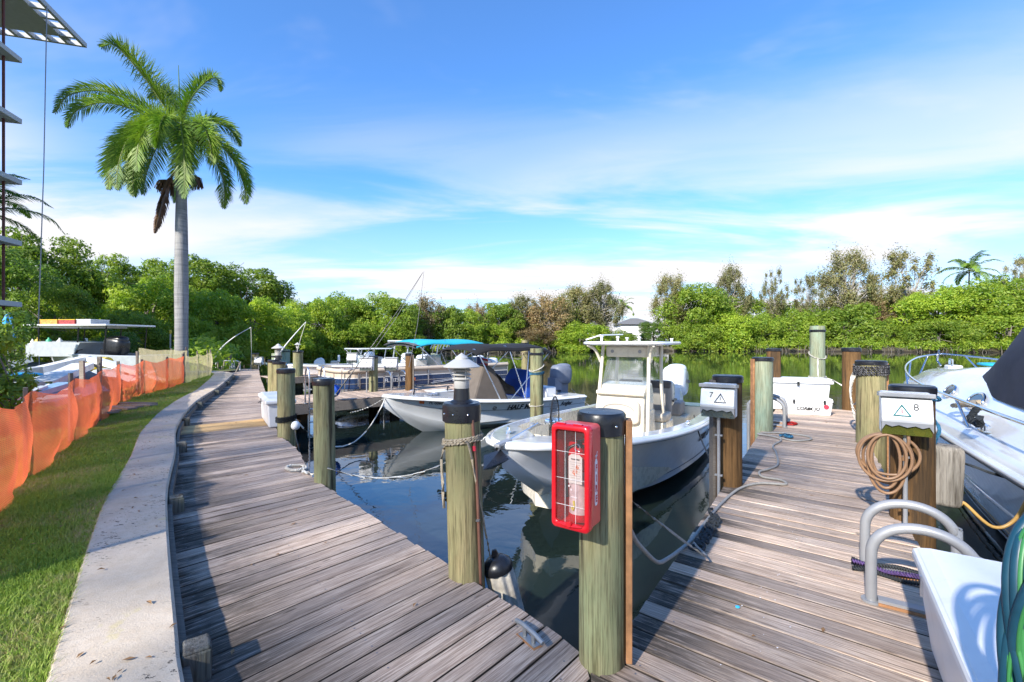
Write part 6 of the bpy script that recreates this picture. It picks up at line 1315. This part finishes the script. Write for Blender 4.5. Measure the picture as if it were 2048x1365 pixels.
rope('rope', wrap(7.72, 11.5, .17, 1.12, 1.2, .016, .10, 0, 0) , .016, M_ROPEW, 'white rope slung round the upper part of the tallest piling', k=3)
rope('rope', wrap(7.72, 11.5, .17, .52, 2.3, .016, .01, 0, .03) + [(7.95, 11.3, .5), (8.45, 10.9, .05), (8.75, 10.6, -.4)], .016, M_ROPEW, 'white rope round the lower part of the tallest piling', k=3)
rope('rope', [(7.62, 11.33, 1.02), (7.60, 11.31, .8), (7.61, 11.31, .55), (7.60, 11.31, .2)], .014, M_ROPEW, 'white rope end hanging down the tallest piling')
rope('rope', wrap(.57, 10.5, .155, .86, 1.1, .014, .08, 1, 0), .014, M_ROPEW, 'pale rope slung round the green pointed piling', k=3); rope('rope', wrap(.57, 10.5, .155, .70, 2.2, .014, .006, 1, .03), .014, M_ROPEBL, 'dark green rope round the green pointed piling', k=3)
rope('rope', wrap(.57, 10.5, .155, -.02, 1.5, .014, .012, 1, .03), .014, M_ROPEW, 'white rope low on the green pointed piling', k=3)
rope('rope', wrap(.50, 17.6, .14, .95, 2.4, .018, .03, 1, .05) + [(.35, 16.5, .80), (-.3, 14.5, .95)], .016, M_ROPE, 'tan rope from the grey topped piling to the black canopy', k=3)
rope('mooring_line', sag((1.85, 14.1, -.02), (2.0, 7.9, .0), .12), .010, M_ROPEW, 'pale stern line from the skiff towards the fishing boat', raw=True)
rope('mooring_line', sag(D(2.9, -.13, .15), (3.2, 8.0, .17), .10), .010, M_ROPEB, 'dark line from the brown piling to the fishing boat stern cleat', raw=True)
rope('mooring_line', sag(D(2.95, 1.72, .50), D(3.2, 3.0, .35), .12), .011, M_ROPEB, 'black rope from the float block to the cruiser', raw=True)
rope('hose', sag(D(2.70, 1.74, .14), D(2.75, 2.12, .45), .03)[:3] + [D(2.70, 1.95, .02), D(2.72, 2.08, .10), D(2.70, 2.18, .40), D(2.85, 2.35, .75)], .013, M_HOSEY, 'ochre hose hanging between the float block and the cruiser', lobes=0, cat='hose')
rope('rope', [railp(5.6) if False else D(4.4, 2.22, .84), D(4.7, 2.1, .76), D(4.95, 2.12, .72), D(4.6, 2.2, .78), D(4.3, 2.15, .84), D(3.9, 2.1, .80)], .022, M_ROPE, 'tan rope bundle tied to the cruiser bow rail')
rope('rope', [D(3.75, 2.08, .84), D(3.7, 2.02, .74), D(3.6, 2.06, .70), D(3.5, 2.04, .78)], .03, M_ROPEB, 'black rope hank hanging on the cruiser rail')
# teal fender bottle by the fishing boat stern
t = thing('fender', 'grey teardrop fender hanging between the brown piling and the dock', 'fender', D(3.35, -.12, .12)); MB().lathe([(0, -.42), (.07, -.38), (.095, -.28), (.09, -.12), (.05, .02), (.03, .05), (.0, .06)], n=18).build('fender_body', M_WHITE, t, smooth=60); MB().lathe([(.093, -.16), (.085, -.10), (.05, .02), (.03, .06), (.0, .07)], n=18).build('fender_cap', M_GREYR, t, smooth=60)
rope('rope', [D(2.9, -.05, 1.0), D(3.2, -.10, .55), D(3.35, -.12, .18)], .012, M_ROPEB, 'dark rope holding the grey teardrop fender')

# ---- cleat, wood scraps
t = thing('dock_cleat', 'worn grey metal cleat on the boardwalk corner planks', 'cleat', (.085, 2.27, .0), R(-55)); bollard_cleat(t, 0, 0, 0, 1.0, 0, 'horn', plain('worn_cast_metal', (.36, .37, .38), .5, .7, var=.2, bump=.4)); MB().box((0, 0, .002), (.15, .055, .004)).build('base_plate', M_RUST, t)
lb = thing('loose_boards', 'small stack of loose grey boards lying on the lawn', 'boards', (-7.6, 8.8, ZL + .02), R(10))
for i in range(6): MB().box((0, 0, 0), (.95 - .1 * (i % 3), .17, .03)).build('board', M_FASCIA, lb, loc=(-.12 * (i % 2) + .03 * i, -.48 + .2 * i, .04 + .012 * (i % 3)), rotz=R(-38 + 4 * i)).rotation_euler.y = R(-4 + 2 * (i % 3))

# ---- ladders
def ladder(label, p, across, along_, w, h, r=.031, reach=.72, m=M_GALV, base=True, drop=1.5):
    t = thing('dock_ladder', label, 'ladder', p); A = Vector(across); B = Vector(along_)
    for k in (0, 1):
        o_ = B * (w * k); P = [o_, o_ + Vector((0, 0, h * .55))] + [o_ + A * (reach / 2 - reach / 2 * math.cos(a)) + Vector((0, 0, h * .55 + (h * .45) * math.sin(a) ** .8)) for a in [q * math.pi / 12 for q in range(1, 12)]] + [o_ + A * reach + Vector((0, 0, h * .45)), o_ + A * reach + Vector((0, 0, -drop))]
        MB().tube(smooth_path(P, 4), r, n=12).build('rail', m, t, smooth=60); MB().cyl(o_ + Vector((0, 0, 0)), o_ + Vector((0, 0, .012)), r * 1.7, n=14).build('foot', m, t, smooth=40)
        if base: MB().bar(o_ + A * .03 + Vector((0, 0, .022)), o_ + A * (reach - .12) + Vector((0, 0, .022)), .06, .018).build('base_strap', M_GALV, t); MB().bar(o_ + A * .03 + Vector((0, 0, .008)) - B * .012, o_ + A * (reach - .12) + Vector((0, 0, .008)) - B * .012, .06, .014).build('base_board', M_RUST, t)
    for z in (-.1, -.4, -.7): MB().cyl(A * reach + Vector((0, 0, z)), A * reach + B * w + Vector((0, 0, z)), r * .8, n=8).build('rung', m, t, smooth=60)
    return t
ladder('large grey tube ladder arching over the right dock edge beside the white chest', D(.90, 1.07), DN, DD, .46, .46, reach=.44, r=.028)
ladder('small grey ladder beside the pale green piling on the far right dock', D(6.66, .30), -DN, DD, .42, .50, r=.028, reach=.55)
ladder('grey ladder on the near finger pier beside the brown piling', fp0 + FD * 3.9 + FN * 1.45, FN, FD, .50, .52, reach=.5, m=M_ALU, base=False); 
ladder('second grey ladder on the finger pier nearer the boardwalk', fp0 + FD * 1.0 + FN * .0 + Vector((0, 0, 0)), -FN, FD, .35, .85, reach=.3, m=M_ALU, base=False, r=.02)
ladder('left of the two small white ladders at the far boardwalk end', gp(432, 741), Vector((.5, .5, 0)), Vector((.9, 0, 0)), .32, .46, r=.03, reach=.5, m=M_WHITE, base=False)
ladder('right of the two small white ladders at the far boardwalk end', gp(452, 741), Vector((.5, .5, 0)), Vector((.9, 0, 0)), .32, .46, r=.03, reach=.5, m=M_WHITE, base=False)

# ---- boxes
def rbox(mb, w, d, z0, z1, tw=0, td=0, c=(0, 0)): return mb.add([(c[0] + sx * (w / 2 + (tw if z else 0)), c[1] + sy * (d / 2 + (td if z else 0)), z1 if z else z0) for z in (0, 1) for sx, sy in ((-1, -1), (1, -1), (1, 1), (-1, 1))], [(3, 2, 1, 0), (4, 5, 6, 7), (0, 1, 5, 4), (1, 2, 6, 5), (2, 3, 7, 6), (3, 0, 4, 7)])
def chest(label, loc, rz, w, d, h, lid=.09, over=.05, latch=True, ribs=3, taper=.05):
    t = thing('dock_box', label, 'dock box', loc, rz)
    rbox(MB(), w - 2 * taper, d - 2 * taper, .01, h - lid, taper, taper).build('body', M_WHITE, t, bevel=.02)
    rbox(MB(), w + over * 2, d + over * 2, h - lid, h - .025, -.0, -.0).build('lid', M_WHITE, t, bevel=.018); rbox(MB(), w + over * 2 - .02, d + over * 2 - .02, h - .027, h, -.05, -.05).build('lid_top', M_WHITE, t, bevel=.012)
    for k in range(ribs): x = -w / 2 + w * (k + .5) / ribs; MB().box((x, -d / 2 + .012, h * .42), (.05, .03, h * .7), (0.10, 0, 0)).build('rib', M_WHITE, t, bevel=.012)
    if latch: MB().box((0, -d / 2 - over - .008, h - lid - .01), (.05, .016, .10)).build('latch', M_STEEL, t, bevel=.003)
    return t
chest('big white dock box at the far end of the right dock', gp(1621, 824) + Vector((-.10, .33, 0)), R(-25), 1.14, .60, .68, over=.05)
t = thing('cooler', 'white cooler lettered CORA JO in front of the big dock box', 'cooler', gp(1623, 831) + Vector((.02, .18, 0)), R(-22))
rbox(MB(), .74, .36, .0, .26, .03, .025).build('body', M_WHITE, t, bevel=.02); rbox(MB(), .82, .44, .262, .34, -.01, -.01).build('lid', M_WHITE, t, bevel=.02)
for x in (-.26, .26): MB().box((x, -.225, .27), (.035, .02, .08)).build('latch', M_BLACK, t, bevel=.004)
text('CORA   JO', .085, (-.02, -.206, .13), (1, 0, 0), (0, .1, 1), M_DARKT, t, italic=.3, bold=.002); MB().ext([(.02 + a, -.2045, .13 + b) for a, b in ((-.06, -.01), (-.03, .03), (.0, .015), (.05, .04), (.03, 0), (.05, -.03), (.0, -.015), (-.03, -.03))], (0, -.002, 0)).build('fish_emblem', M_DARKT, t); text('YETI', .035, (.0, -.212, .235), (1, 0, 0), (0, .1, 1), M_GPRINT, t); MB().cyl((.29, -.207, .18), (.29, -.2105, .18), .045, n=18).build('round_sticker', M_REDP, t)
for sy in (-1, 1): MB().tube([(sy * .42, -.09, .25), (sy * .46, -.08, .22), (sy * .46, .08, .22), (sy * .42, .09, .25)], .01, n=6).build('rope_handle', M_BLACK, t)
ax = (gp(533, 859) - gp(519, 837)).normalized(); c0 = gp(533, 859); bx = Vector((ax.y * -1, ax.x, 0)); bx = bx if bx.x > 0 else -bx
chest('white dock box on the boardwalk behind the roped green piling', c0 - ax * .72 + bx * .30, math.atan2(ax.y, ax.x) + math.pi / 2 * 0 + 0, 1.40, .62, .50, latch=True, ribs=3) if False else None
t = chest('white dock box on the boardwalk behind the roped green piling', c0 - ax * .66 + bx * .22, math.atan2(ax.y, ax.x) , 1.28, .40, .50, ribs=0, taper=.02, over=.04)
MB().tube([(-.2, -.21, .38), (-.2, -.27, .36), (-.12, -.27, .36)], .008, n=5).build('lid_strap', M_BLACK, t)
t = chest('large white dock box close to the viewer beside the tube ladder', D(-.01, 1.60), R(90) - DA + 0, 1.13, .76, .50, lid=.085, over=.015, latch=False, ribs=0, taper=.05)
mb = MB(); mb.box((.30, .395, .40), (.02, .01, .09)); mb.build('hasp', M_STEEL, t)
# green and blue hose hank by the chest, on its own piling
piling(1.52, .86, .12, 1.16, 'piling carrying the green and blue hose beside the nearest white chest', M_PBROWN)
hh_ = thing('hose_hank', 'green and blue striped hose hung in long loops at the right edge', 'hose', (1.36, 1.12, 1.07))
for i in range(6):
    a_, b_ = .165 + .016 * i, .30 + .055 * ((i * 5) % 4) ; P = [Vector((a_ * math.sin(q) * (1 - .25 * (1 - math.cos(q)) * .5) + .012 * i, -.012 * i + .03 * math.cos(q * 2 + i), b_ * (math.cos(q) - 1) + .02 * math.sin(i * 2))) for q in [k * 2 * math.pi / 26 for k in range(26)]]
    hp_ = MB().tube(smooth_path(P + [P[0]], 3), .0135, n=12).build('hose_loop', M_HOSEG, hh_, smooth=60); MB().tube([p + Vector((-.007 if p.x < 0 else .007, -.0135, .003)) for p in smooth_path(P + [P[0]], 3)], .0045, n=6).build('hose_stripe', M_HOSES, hp_, smooth=60)
MB().tube(smooth_path([(-.02, -.04, -.50), (-.03, -.05, -.62), (-.01, -.04, -.80)], 4), .024, n=10).build('nozzle', M_BLACK, hh_, smooth=50)

# ---- rods and mooring whips
def whip(label, pts, r, m, line=None, name='mooring_whip', cat='mooring whip'):
    P = smooth_path(pts, 6); o0 = P[0]; t = thing(name, label, cat, o0); n = len(P); MB().tube([p - o0 for p in P], r, n=7, rr=[r * (1.2 - .85 * i / n) for i in range(n)]).build('pole', m, t, smooth=60)
    if line: MB().tube([p - o0 for p in line], .006 * max(1, P[0].y / 14), n=4).build('line', M_ROPEW if cat != 'fishing rod' else M_GPRINT, t)
    return t
fr = whip('long dark fishing rod leaning over the finger pier against the sky', [at(666, 797, 10.9), at(722, 722, 11.1), at(790, 630, 11.4), at(846, 545, 11.7)], .013, M_BLACK, [at(848, 543, 11.7), at(835, 650, 11.6), at(818, 735, 11.5)], 'fishing_rod', 'fishing rod')
MB().tube([at(846, 545, 11.7) - fr.location, at(790, 640, 11.5) - fr.location, at(735, 718, 11.2) - fr.location], .005, n=4).build('line', M_GPRINT, fr); MB().sup(at(668, 790, 10.9) - fr.location, (.12, .10, .12), .8).build('reel', M_STEEL, fr, smooth=50)
tag(MB().sup((0, 0, 0), (.30, .22, .30), .9, (0, .5, 0), 14, 10).build('cloth', M_BLUEC, None, smooth=60, loc=at(668, 782, 11.2)), 'crumpled bright blue cloth at the foot of the fishing rod', 'cloth')
whip('white mooring whip bowing over the far boardwalk end', [at(418, 738, 22), at(440, 700, 22), at(468, 675, 22), at(502, 655, 22)], .035, M_WHITE, [at(502, 655, 22), at(503, 700, 22.1), at(502, 738, 22.2)])
whip('white mooring whip leaning behind the louvred lamp of the far pair', [at(548, 722, 17.5), at(572, 690, 17.5), at(594, 664, 17.5), at(612, 644, 17.5)], .026, M_WHITE, [at(612, 644, 17.5), at(602, 675, 17.5), at(594, 704, 17.5)])
whip('thin pale outrigger pole among the far boats', [at(705, 735, 17.3), at(740, 715, 17), at(765, 702, 16.8), at(790, 690, 16.6)], .02, M_HOSEY, None) if False else None

# ---- collapsed metal and other things behind the net fence
M_SHEET = plain('white_sheet_metal', (.66, .67, .68), .45, var=.08, dirt=.45); M_SHEETG = plain('grey_sheet_metal', (.36, .39, .42), .5, var=.1, dirt=.3); M_LBLUE = plain('pale_blue_sheet', (.32, .48, .62), .5, var=.15); M_CYAN = plain('bright_blue_plastic', (.03, .36, .68), .5, var=.15); M_YEL = plain('yellow_plastic', (.62, .45, .04), .5, var=.2)
def beam(label, a, b, w, h, m, name='sheet_metal_beam', lip=True):
    a, b = Vector(a), Vector(b); c = (a + b) / 2; t = thing(name, label, 'metal beam', c)
    MB().bar(a - c, b - c, w, .012).build('web', m, t)
    d = (b - a).normalized(); s_ = Vector((0, 0, 1)).cross(d).normalized()
    for sg in (-1, 1): MB().bar(a - c + s_ * sg * w / 2 - Vector((0, 0, h / 2)), b - c + s_ * sg * w / 2 - Vector((0, 0, h / 2)), .012, h).build('flange', m, t)
    return t
beam('long white beam rising left to the peak of the collapsed frame', at(62, 738, 12), at(174, 712, 13.2), .34, .16, M_SHEET)
beam('white beam sloping down right from the peak of the collapsed frame', at(174, 712, 13.2), at(285, 742, 12.6), .26, .12, M_SHEET)
beam('broad dirty white beam lying across the debris', at(80, 764, 9.6), at(166, 727, 11.4), .42, .14, M_SHEET)
beam('grey gutter shaped beam at the left of the debris', at(24, 742, 11), at(78, 734, 11.5), .3, .20, M_SHEETG)
beam('lower grey gutter shaped beam near the leafy bush', at(26, 765, 9.0), at(80, 764, 9.4), .3, .20, M_SHEETG)
beam('short white beam tilted up at the far left of the debris', at(22, 724, 12.5), at(64, 712, 12.8), .3, .16, M_SHEET)
beam('pale blue beam along the orange fence', at(54, 786, 7.6), at(132, 765, 8.8), .25, .08, M_LBLUE)
beam('thin white beam along the orange fence top', at(20, 798, 6.9), at(88, 772, 8.1), .10, .05, M_SHEET)
beam('white corrugated sheet on end behind the orange net', at(252, 762, 14.2), at(300, 742, 15.0), .55, .14, M_SHEET)
beam('white beam low behind the middle of the orange net', at(200, 758, 12.4), at(252, 757, 13.0), .35, .12, M_SHEET)
beam('long thin white beam on the ground behind the orange net', at(286, 783, 12.6), at(352, 766, 15.0), .14, .08, M_SHEET)
beam('short white beam crossing behind the last orange net panels', at(300, 750, 14.5), at(335, 762, 14.4), .12, .08, M_SHEET)
beam('white flat beam behind the first orange net panels', at(70, 806, 7.6), at(130, 790, 9.2), .5, .10, M_SHEET)
rnd = random.Random(12)
names = [('white', M_SHEET), ('grey', M_SHEETG), ('pale blue', M_LBLUE)]
wh = ['under the tall collapsed peak', 'beside the yellow drum', 'below the broad dirty beam', 'near the leafy bush', 'behind the second fence stake', 'at the back of the debris', 'leaning on the gutter beam', 'in front of the black motor', 'near the third fence stake', 'by the blue tarp']
for i in range(10):
    px = 50 + 20 * i * .95; Y = rnd.uniform(9.5, 14); p = at(px, 0, Y); nm, m_ = names[i % 3]
    mb = MB(); w, d = rnd.uniform(.7, 1.5), rnd.uniform(.4, .8); k = 5
    mb.loft([[Vector((-w / 2 + w * a / k, -d / 2, .03 * math.sin(a * 2.2 + i))) for a in range(k + 1)], [Vector((-w / 2 + w * a / k, d / 2, .05 * math.cos(a * 1.7 + i) + .04)) for a in range(k + 1)]])
    o = mb.build('metal_sheet', m_, None, fix=False, loc=(p.x, Y, ZL + rnd.uniform(.12, .5))); s_ = o.modifiers.new('t', 'SOLIDIFY'); s_.thickness = .012; o.rotation_euler = (rnd.uniform(-.5, .5), rnd.uniform(-.5, .5), rnd.uniform(0, 3.1)); tag(o, 'crumpled ' + nm + ' metal sheet ' + wh[i], 'metal sheet')
o = MB().sup((0, 0, 0), (.75, .4, .10), .8, None, 14, 8).build('tarp', M_CYAN, None, smooth=60, loc=at(48, 750, 10.2)); tag(o, 'crumpled bright blue tarp lying on the grey debris', 'tarp')
t = thing('drum', 'yellow and black drum lying behind the collapsed white frame', 'drum', at(194, 729, 14)); MB().cyl((-.35, 0, 0), (.35, 0, 0), .22, n=18).build('drum_body', M_YEL, t, smooth=40)
for x in (-.2, .15): MB().cyl((x, -.20, 0), (x, -.235, 0), .07, n=12).build('opening', M_BLACK, t)
for i, (px, y0, y1, Y) in enumerate(((165, 722, 775, 9.3), (200, 714, 760, 10.6), (254, 741, 760, 13.4))):
    a = at(px, y1, Y); b = at(px - 1, y0, Y); tag(MB().bar((0, 0, 0), b - a, .09, .04, up=(0, 1, 0)).build('wooden_stake', M_FASCIA, None, loc=a), ['leaning grey board upright in front of the debris', 'thin grey stake behind the third fence stake', 'short pale stake beside the corrugated sheet'][i], 'stake')
# work boat with flat canopy
wb = boat('work_boat', 'grey work boat with a flat white canopy and black motor behind the debris', 'boat', -17.2, 18.0, 96); wb.location.z = 0
hW = Hull(4.6, 1.9, .55, .35, ns=16); hW.shell(wb, M_SHEETG); hW.deck(wb, M_SHEETG, M_SHEETG, tf=.15, w=.12, zf=.0, stern=.04)
wb.location = (-17.6, 17.4, .55)
MB().box((1.7, 0, 1.48), (3.4, 2.0, .06)).build('canopy', M_WHITE, wb, bevel=.02); MB().box((1.2, 0, 1.42), (2.2, 1.7, .06)).build('canopy_frame', M_SHEET, wb)
for x in (.5, 2.1, 3.2):
    for y in (-.8, .8): MB().cyl((x - .1, y, .3), (x, y, 1.46), .022, n=6).build('canopy_post', M_BLACK, wb)
MB().add([(.0, -.85, .35), (1.9, -.85, .35), (2.2, -.85, .85), (.0, -.85, .90), (.0, .85, .35), (1.9, .85, .35), (2.2, .85, .85), (.0, .85, .90)], [(0, 1, 2, 3), (5, 4, 7, 6), (1, 5, 6, 2), (3, 2, 6, 7), (0, 3, 7, 4)]).build('wheelhouse_panel', M_SHEETG, wb)
outboard(wb, 2.9, -.2, .55, M_BLACK, 1.3)
mb = MB()
for k in range(3): mb.tube([(2.3 + .30 * math.cos(a), -.86, .30 + .30 * math.sin(a)) for a in [math.pi * (.5 + q / 8) for q in range(9)]], .018, n=5)
mb.build('black_hoop', M_BLACK, wb)
M_ORB = plain('orange_box_card', (.65, .26, .06), .7, var=.5, scale=14)
for i, (x, w, m_, lb_) in enumerate(((.55, .75, M_ORB, 'orange and yellow printed box, left on the work boat canopy'), (1.30, .70, plain('maroon_box_card', (.30, .04, .04), .7, var=.5, scale=14), 'maroon printed box in the middle of the work boat canopy'), (2.0, .62, M_SHEETG, 'grey box, right on the work boat canopy'))):
    q = wb.matrix_basis @ Vector((x, -.2, 1.60)); bxt = thing('storage_box', lb_, 'box', q, wb.rotation_euler.z); MB().box((0, 0, 0), (w - .04, .7, .17)).build('carton', m_, bxt, bevel=.01); MB().box((0, 0, .092), (w - .02, .72, .02)).build('lid', M_YEL if i < 2 else M_SHEET, bxt)
for i, (px, py, c, lb_) in enumerate(((76, 683, M_YEL, 'yellow bottle under the work boat canopy'), (98, 683, plain('green_bottle', (.05, .4, .22), .5), 'green and white bottle under the work boat canopy'), (120, 684, M_WHITE, 'white carton under the work boat canopy'), (66, 686, M_WHITE, 'white jug under the work boat canopy'))):
    p = at(px, py, 16.6); tag(MB().lathe([(0, -.16), (.08, -.16), (.085, .04), (.03, .10), (.03, .14), (0, .14)], n=12).build('bottle', c, None, smooth=50, loc=p), lb_, 'bottle')
t = thing('patio_umbrella', 'closed turquoise umbrella beside the brown downpipe', 'umbrella', (at(17, 672, 15).x, 15, .1)); MB().cyl((0, 0, 0), (0, 0, 2.30), .025, n=8).build('pole', M_ALU, t, smooth=60)
mb = MB(); rr_ = []
for j in range(8):
    z = 1.45 + .83 * j / 7; r0 = .17 - .12 * (j / 7) ** 1.2 + (.02 if j == 5 else 0); rr_.append([Vector(((r0 * (1 + .22 * math.cos(6 * a + j * .2))) * math.cos(a), (r0 * (1 + .22 * math.cos(6 * a + j * .2))) * math.sin(a), z)) for a in [2 * math.pi * k / 36 for k in range(36)]])
mb.loft(rr_, closed=True); mb.build('canopy', M_CYAN, t, smooth=60)
t = thing('life_ring', 'yellow green life ring on a post behind the orange net', 'life ring', at(268, 724, 19)); MB().tube([(.20 * math.cos(a), 0, .27 * math.sin(a)) for a in [k * math.pi / 12 for k in range(24)]], .07, n=10, closed=True).build('ring', plain('lime_plastic', (.45, .72, .03), .5), t, smooth=60); MB().cyl((0, .09, -1.0), (0, .09, .3), .04, n=8).build('ring_post', M_WHITE, t, smooth=60)
t = thing('sign_post', 'small white sign on a pale post in front of the dark bush', 'sign', at(174, 712, 20.0)); MB().box((0, 0, .2), (.10, .06, .6)).build('sign_pole', M_WHITE, t); MB().box((0, -.05, .62), (.15, .03, .30)).build('sign_board', M_WHITE, t, bevel=.005); MB().box((0, -.068, .62), (.05, .006, .22)).build('sign_mark', M_GPRINT, t)
t = thing('lamp_post', 'thin grey pole with a pale head beside the royal palm trunk', 'pole', (at(341, 700, 24).x, 24, .1)); MB().cyl((0, 0, 0), (0, 0, 1.75), .035, n=8).build('pole', M_GALV, t, smooth=60); MB().sup((0, 0, 1.82), (.10, .10, .22), .6).build('pole_head', M_YEL, t, smooth=60)

# ---- small litter: dry leaves on the cap, lawn edge and planks, pale flecks on the right dock
rnd = random.Random(21); mb = MB()
for i in range(150):
    k = i % 3
    if k == 0: j = rnd.randrange(14, 84); p = WR[j].lerp(WL[j], rnd.random()); p = Vector((p.x, p.y, ZC + .006))
    elif k == 1: j = rnd.randrange(14, 84); t_ = (WL[j] - WR[j]).normalized(); p = WL[j] + t_ * rnd.uniform(.02, 1.2); p.z = ZL + .035
    else: u = rnd.uniform(-.3, 9); p = D(u, rnd.uniform(.05, 1.3), .006) if rnd.random() < .4 else Vector((0, 0, .006)) + along(bspine, rnd.uniform(.8, 12))[0] + Vector((rnd.uniform(-.4, .5), rnd.uniform(-.3, .3), 0))
    a = rnd.uniform(0, 6.28); l = rnd.uniform(.012, .028); d = Vector((math.cos(a), math.sin(a), 0)); w_ = Vector((-d.y, d.x, 0)) * l * .4; c_ = Vector((0, 0, rnd.uniform(.002, .010)))
    mb.add([p - d * l, p + w_ + c_, p + d * l + c_ * .5, p - w_ + c_], [(0, 1, 2), (0, 2, 3)])
o = mb.build('leaf_litter', plain('dry_leaf', (.22, .12, .05), .8, var=.5, scale=3), None, fix=False); tag(o, 'scattered small dry leaves on the wall cap, lawn edge and planks', 'leaves', kind='stuff')
mb = MB()
for i in range(46):
    p = D(rnd.uniform(-.4, 5.5), .62 + rnd.gauss(0, .07), .005); a = rnd.uniform(0, 6.28); r_ = rnd.uniform(.002, .006); mb.add([p + Vector((r_ * math.cos(a + q), r_ * math.sin(a + q) * rnd.uniform(.6, 1.2), 0)) for q in (0, 1.2, 2.4, 3.7, 5.0)], [(0, 1, 2, 3, 4)])
o = mb.build('paint_flecks', M_WPRINT, None, fix=False); tag(o, 'pale flecks and droppings down the middle of the right dock', 'flecks', kind='stuff')
tag(MB().sup((0, 0, 0), (.022, .016, .012), .6).build('plastic_scrap', M_CYAN, None, loc=gp(1475, 1214, .008)), 'tiny blue plastic scrap on the near planks of the right dock', 'scrap')
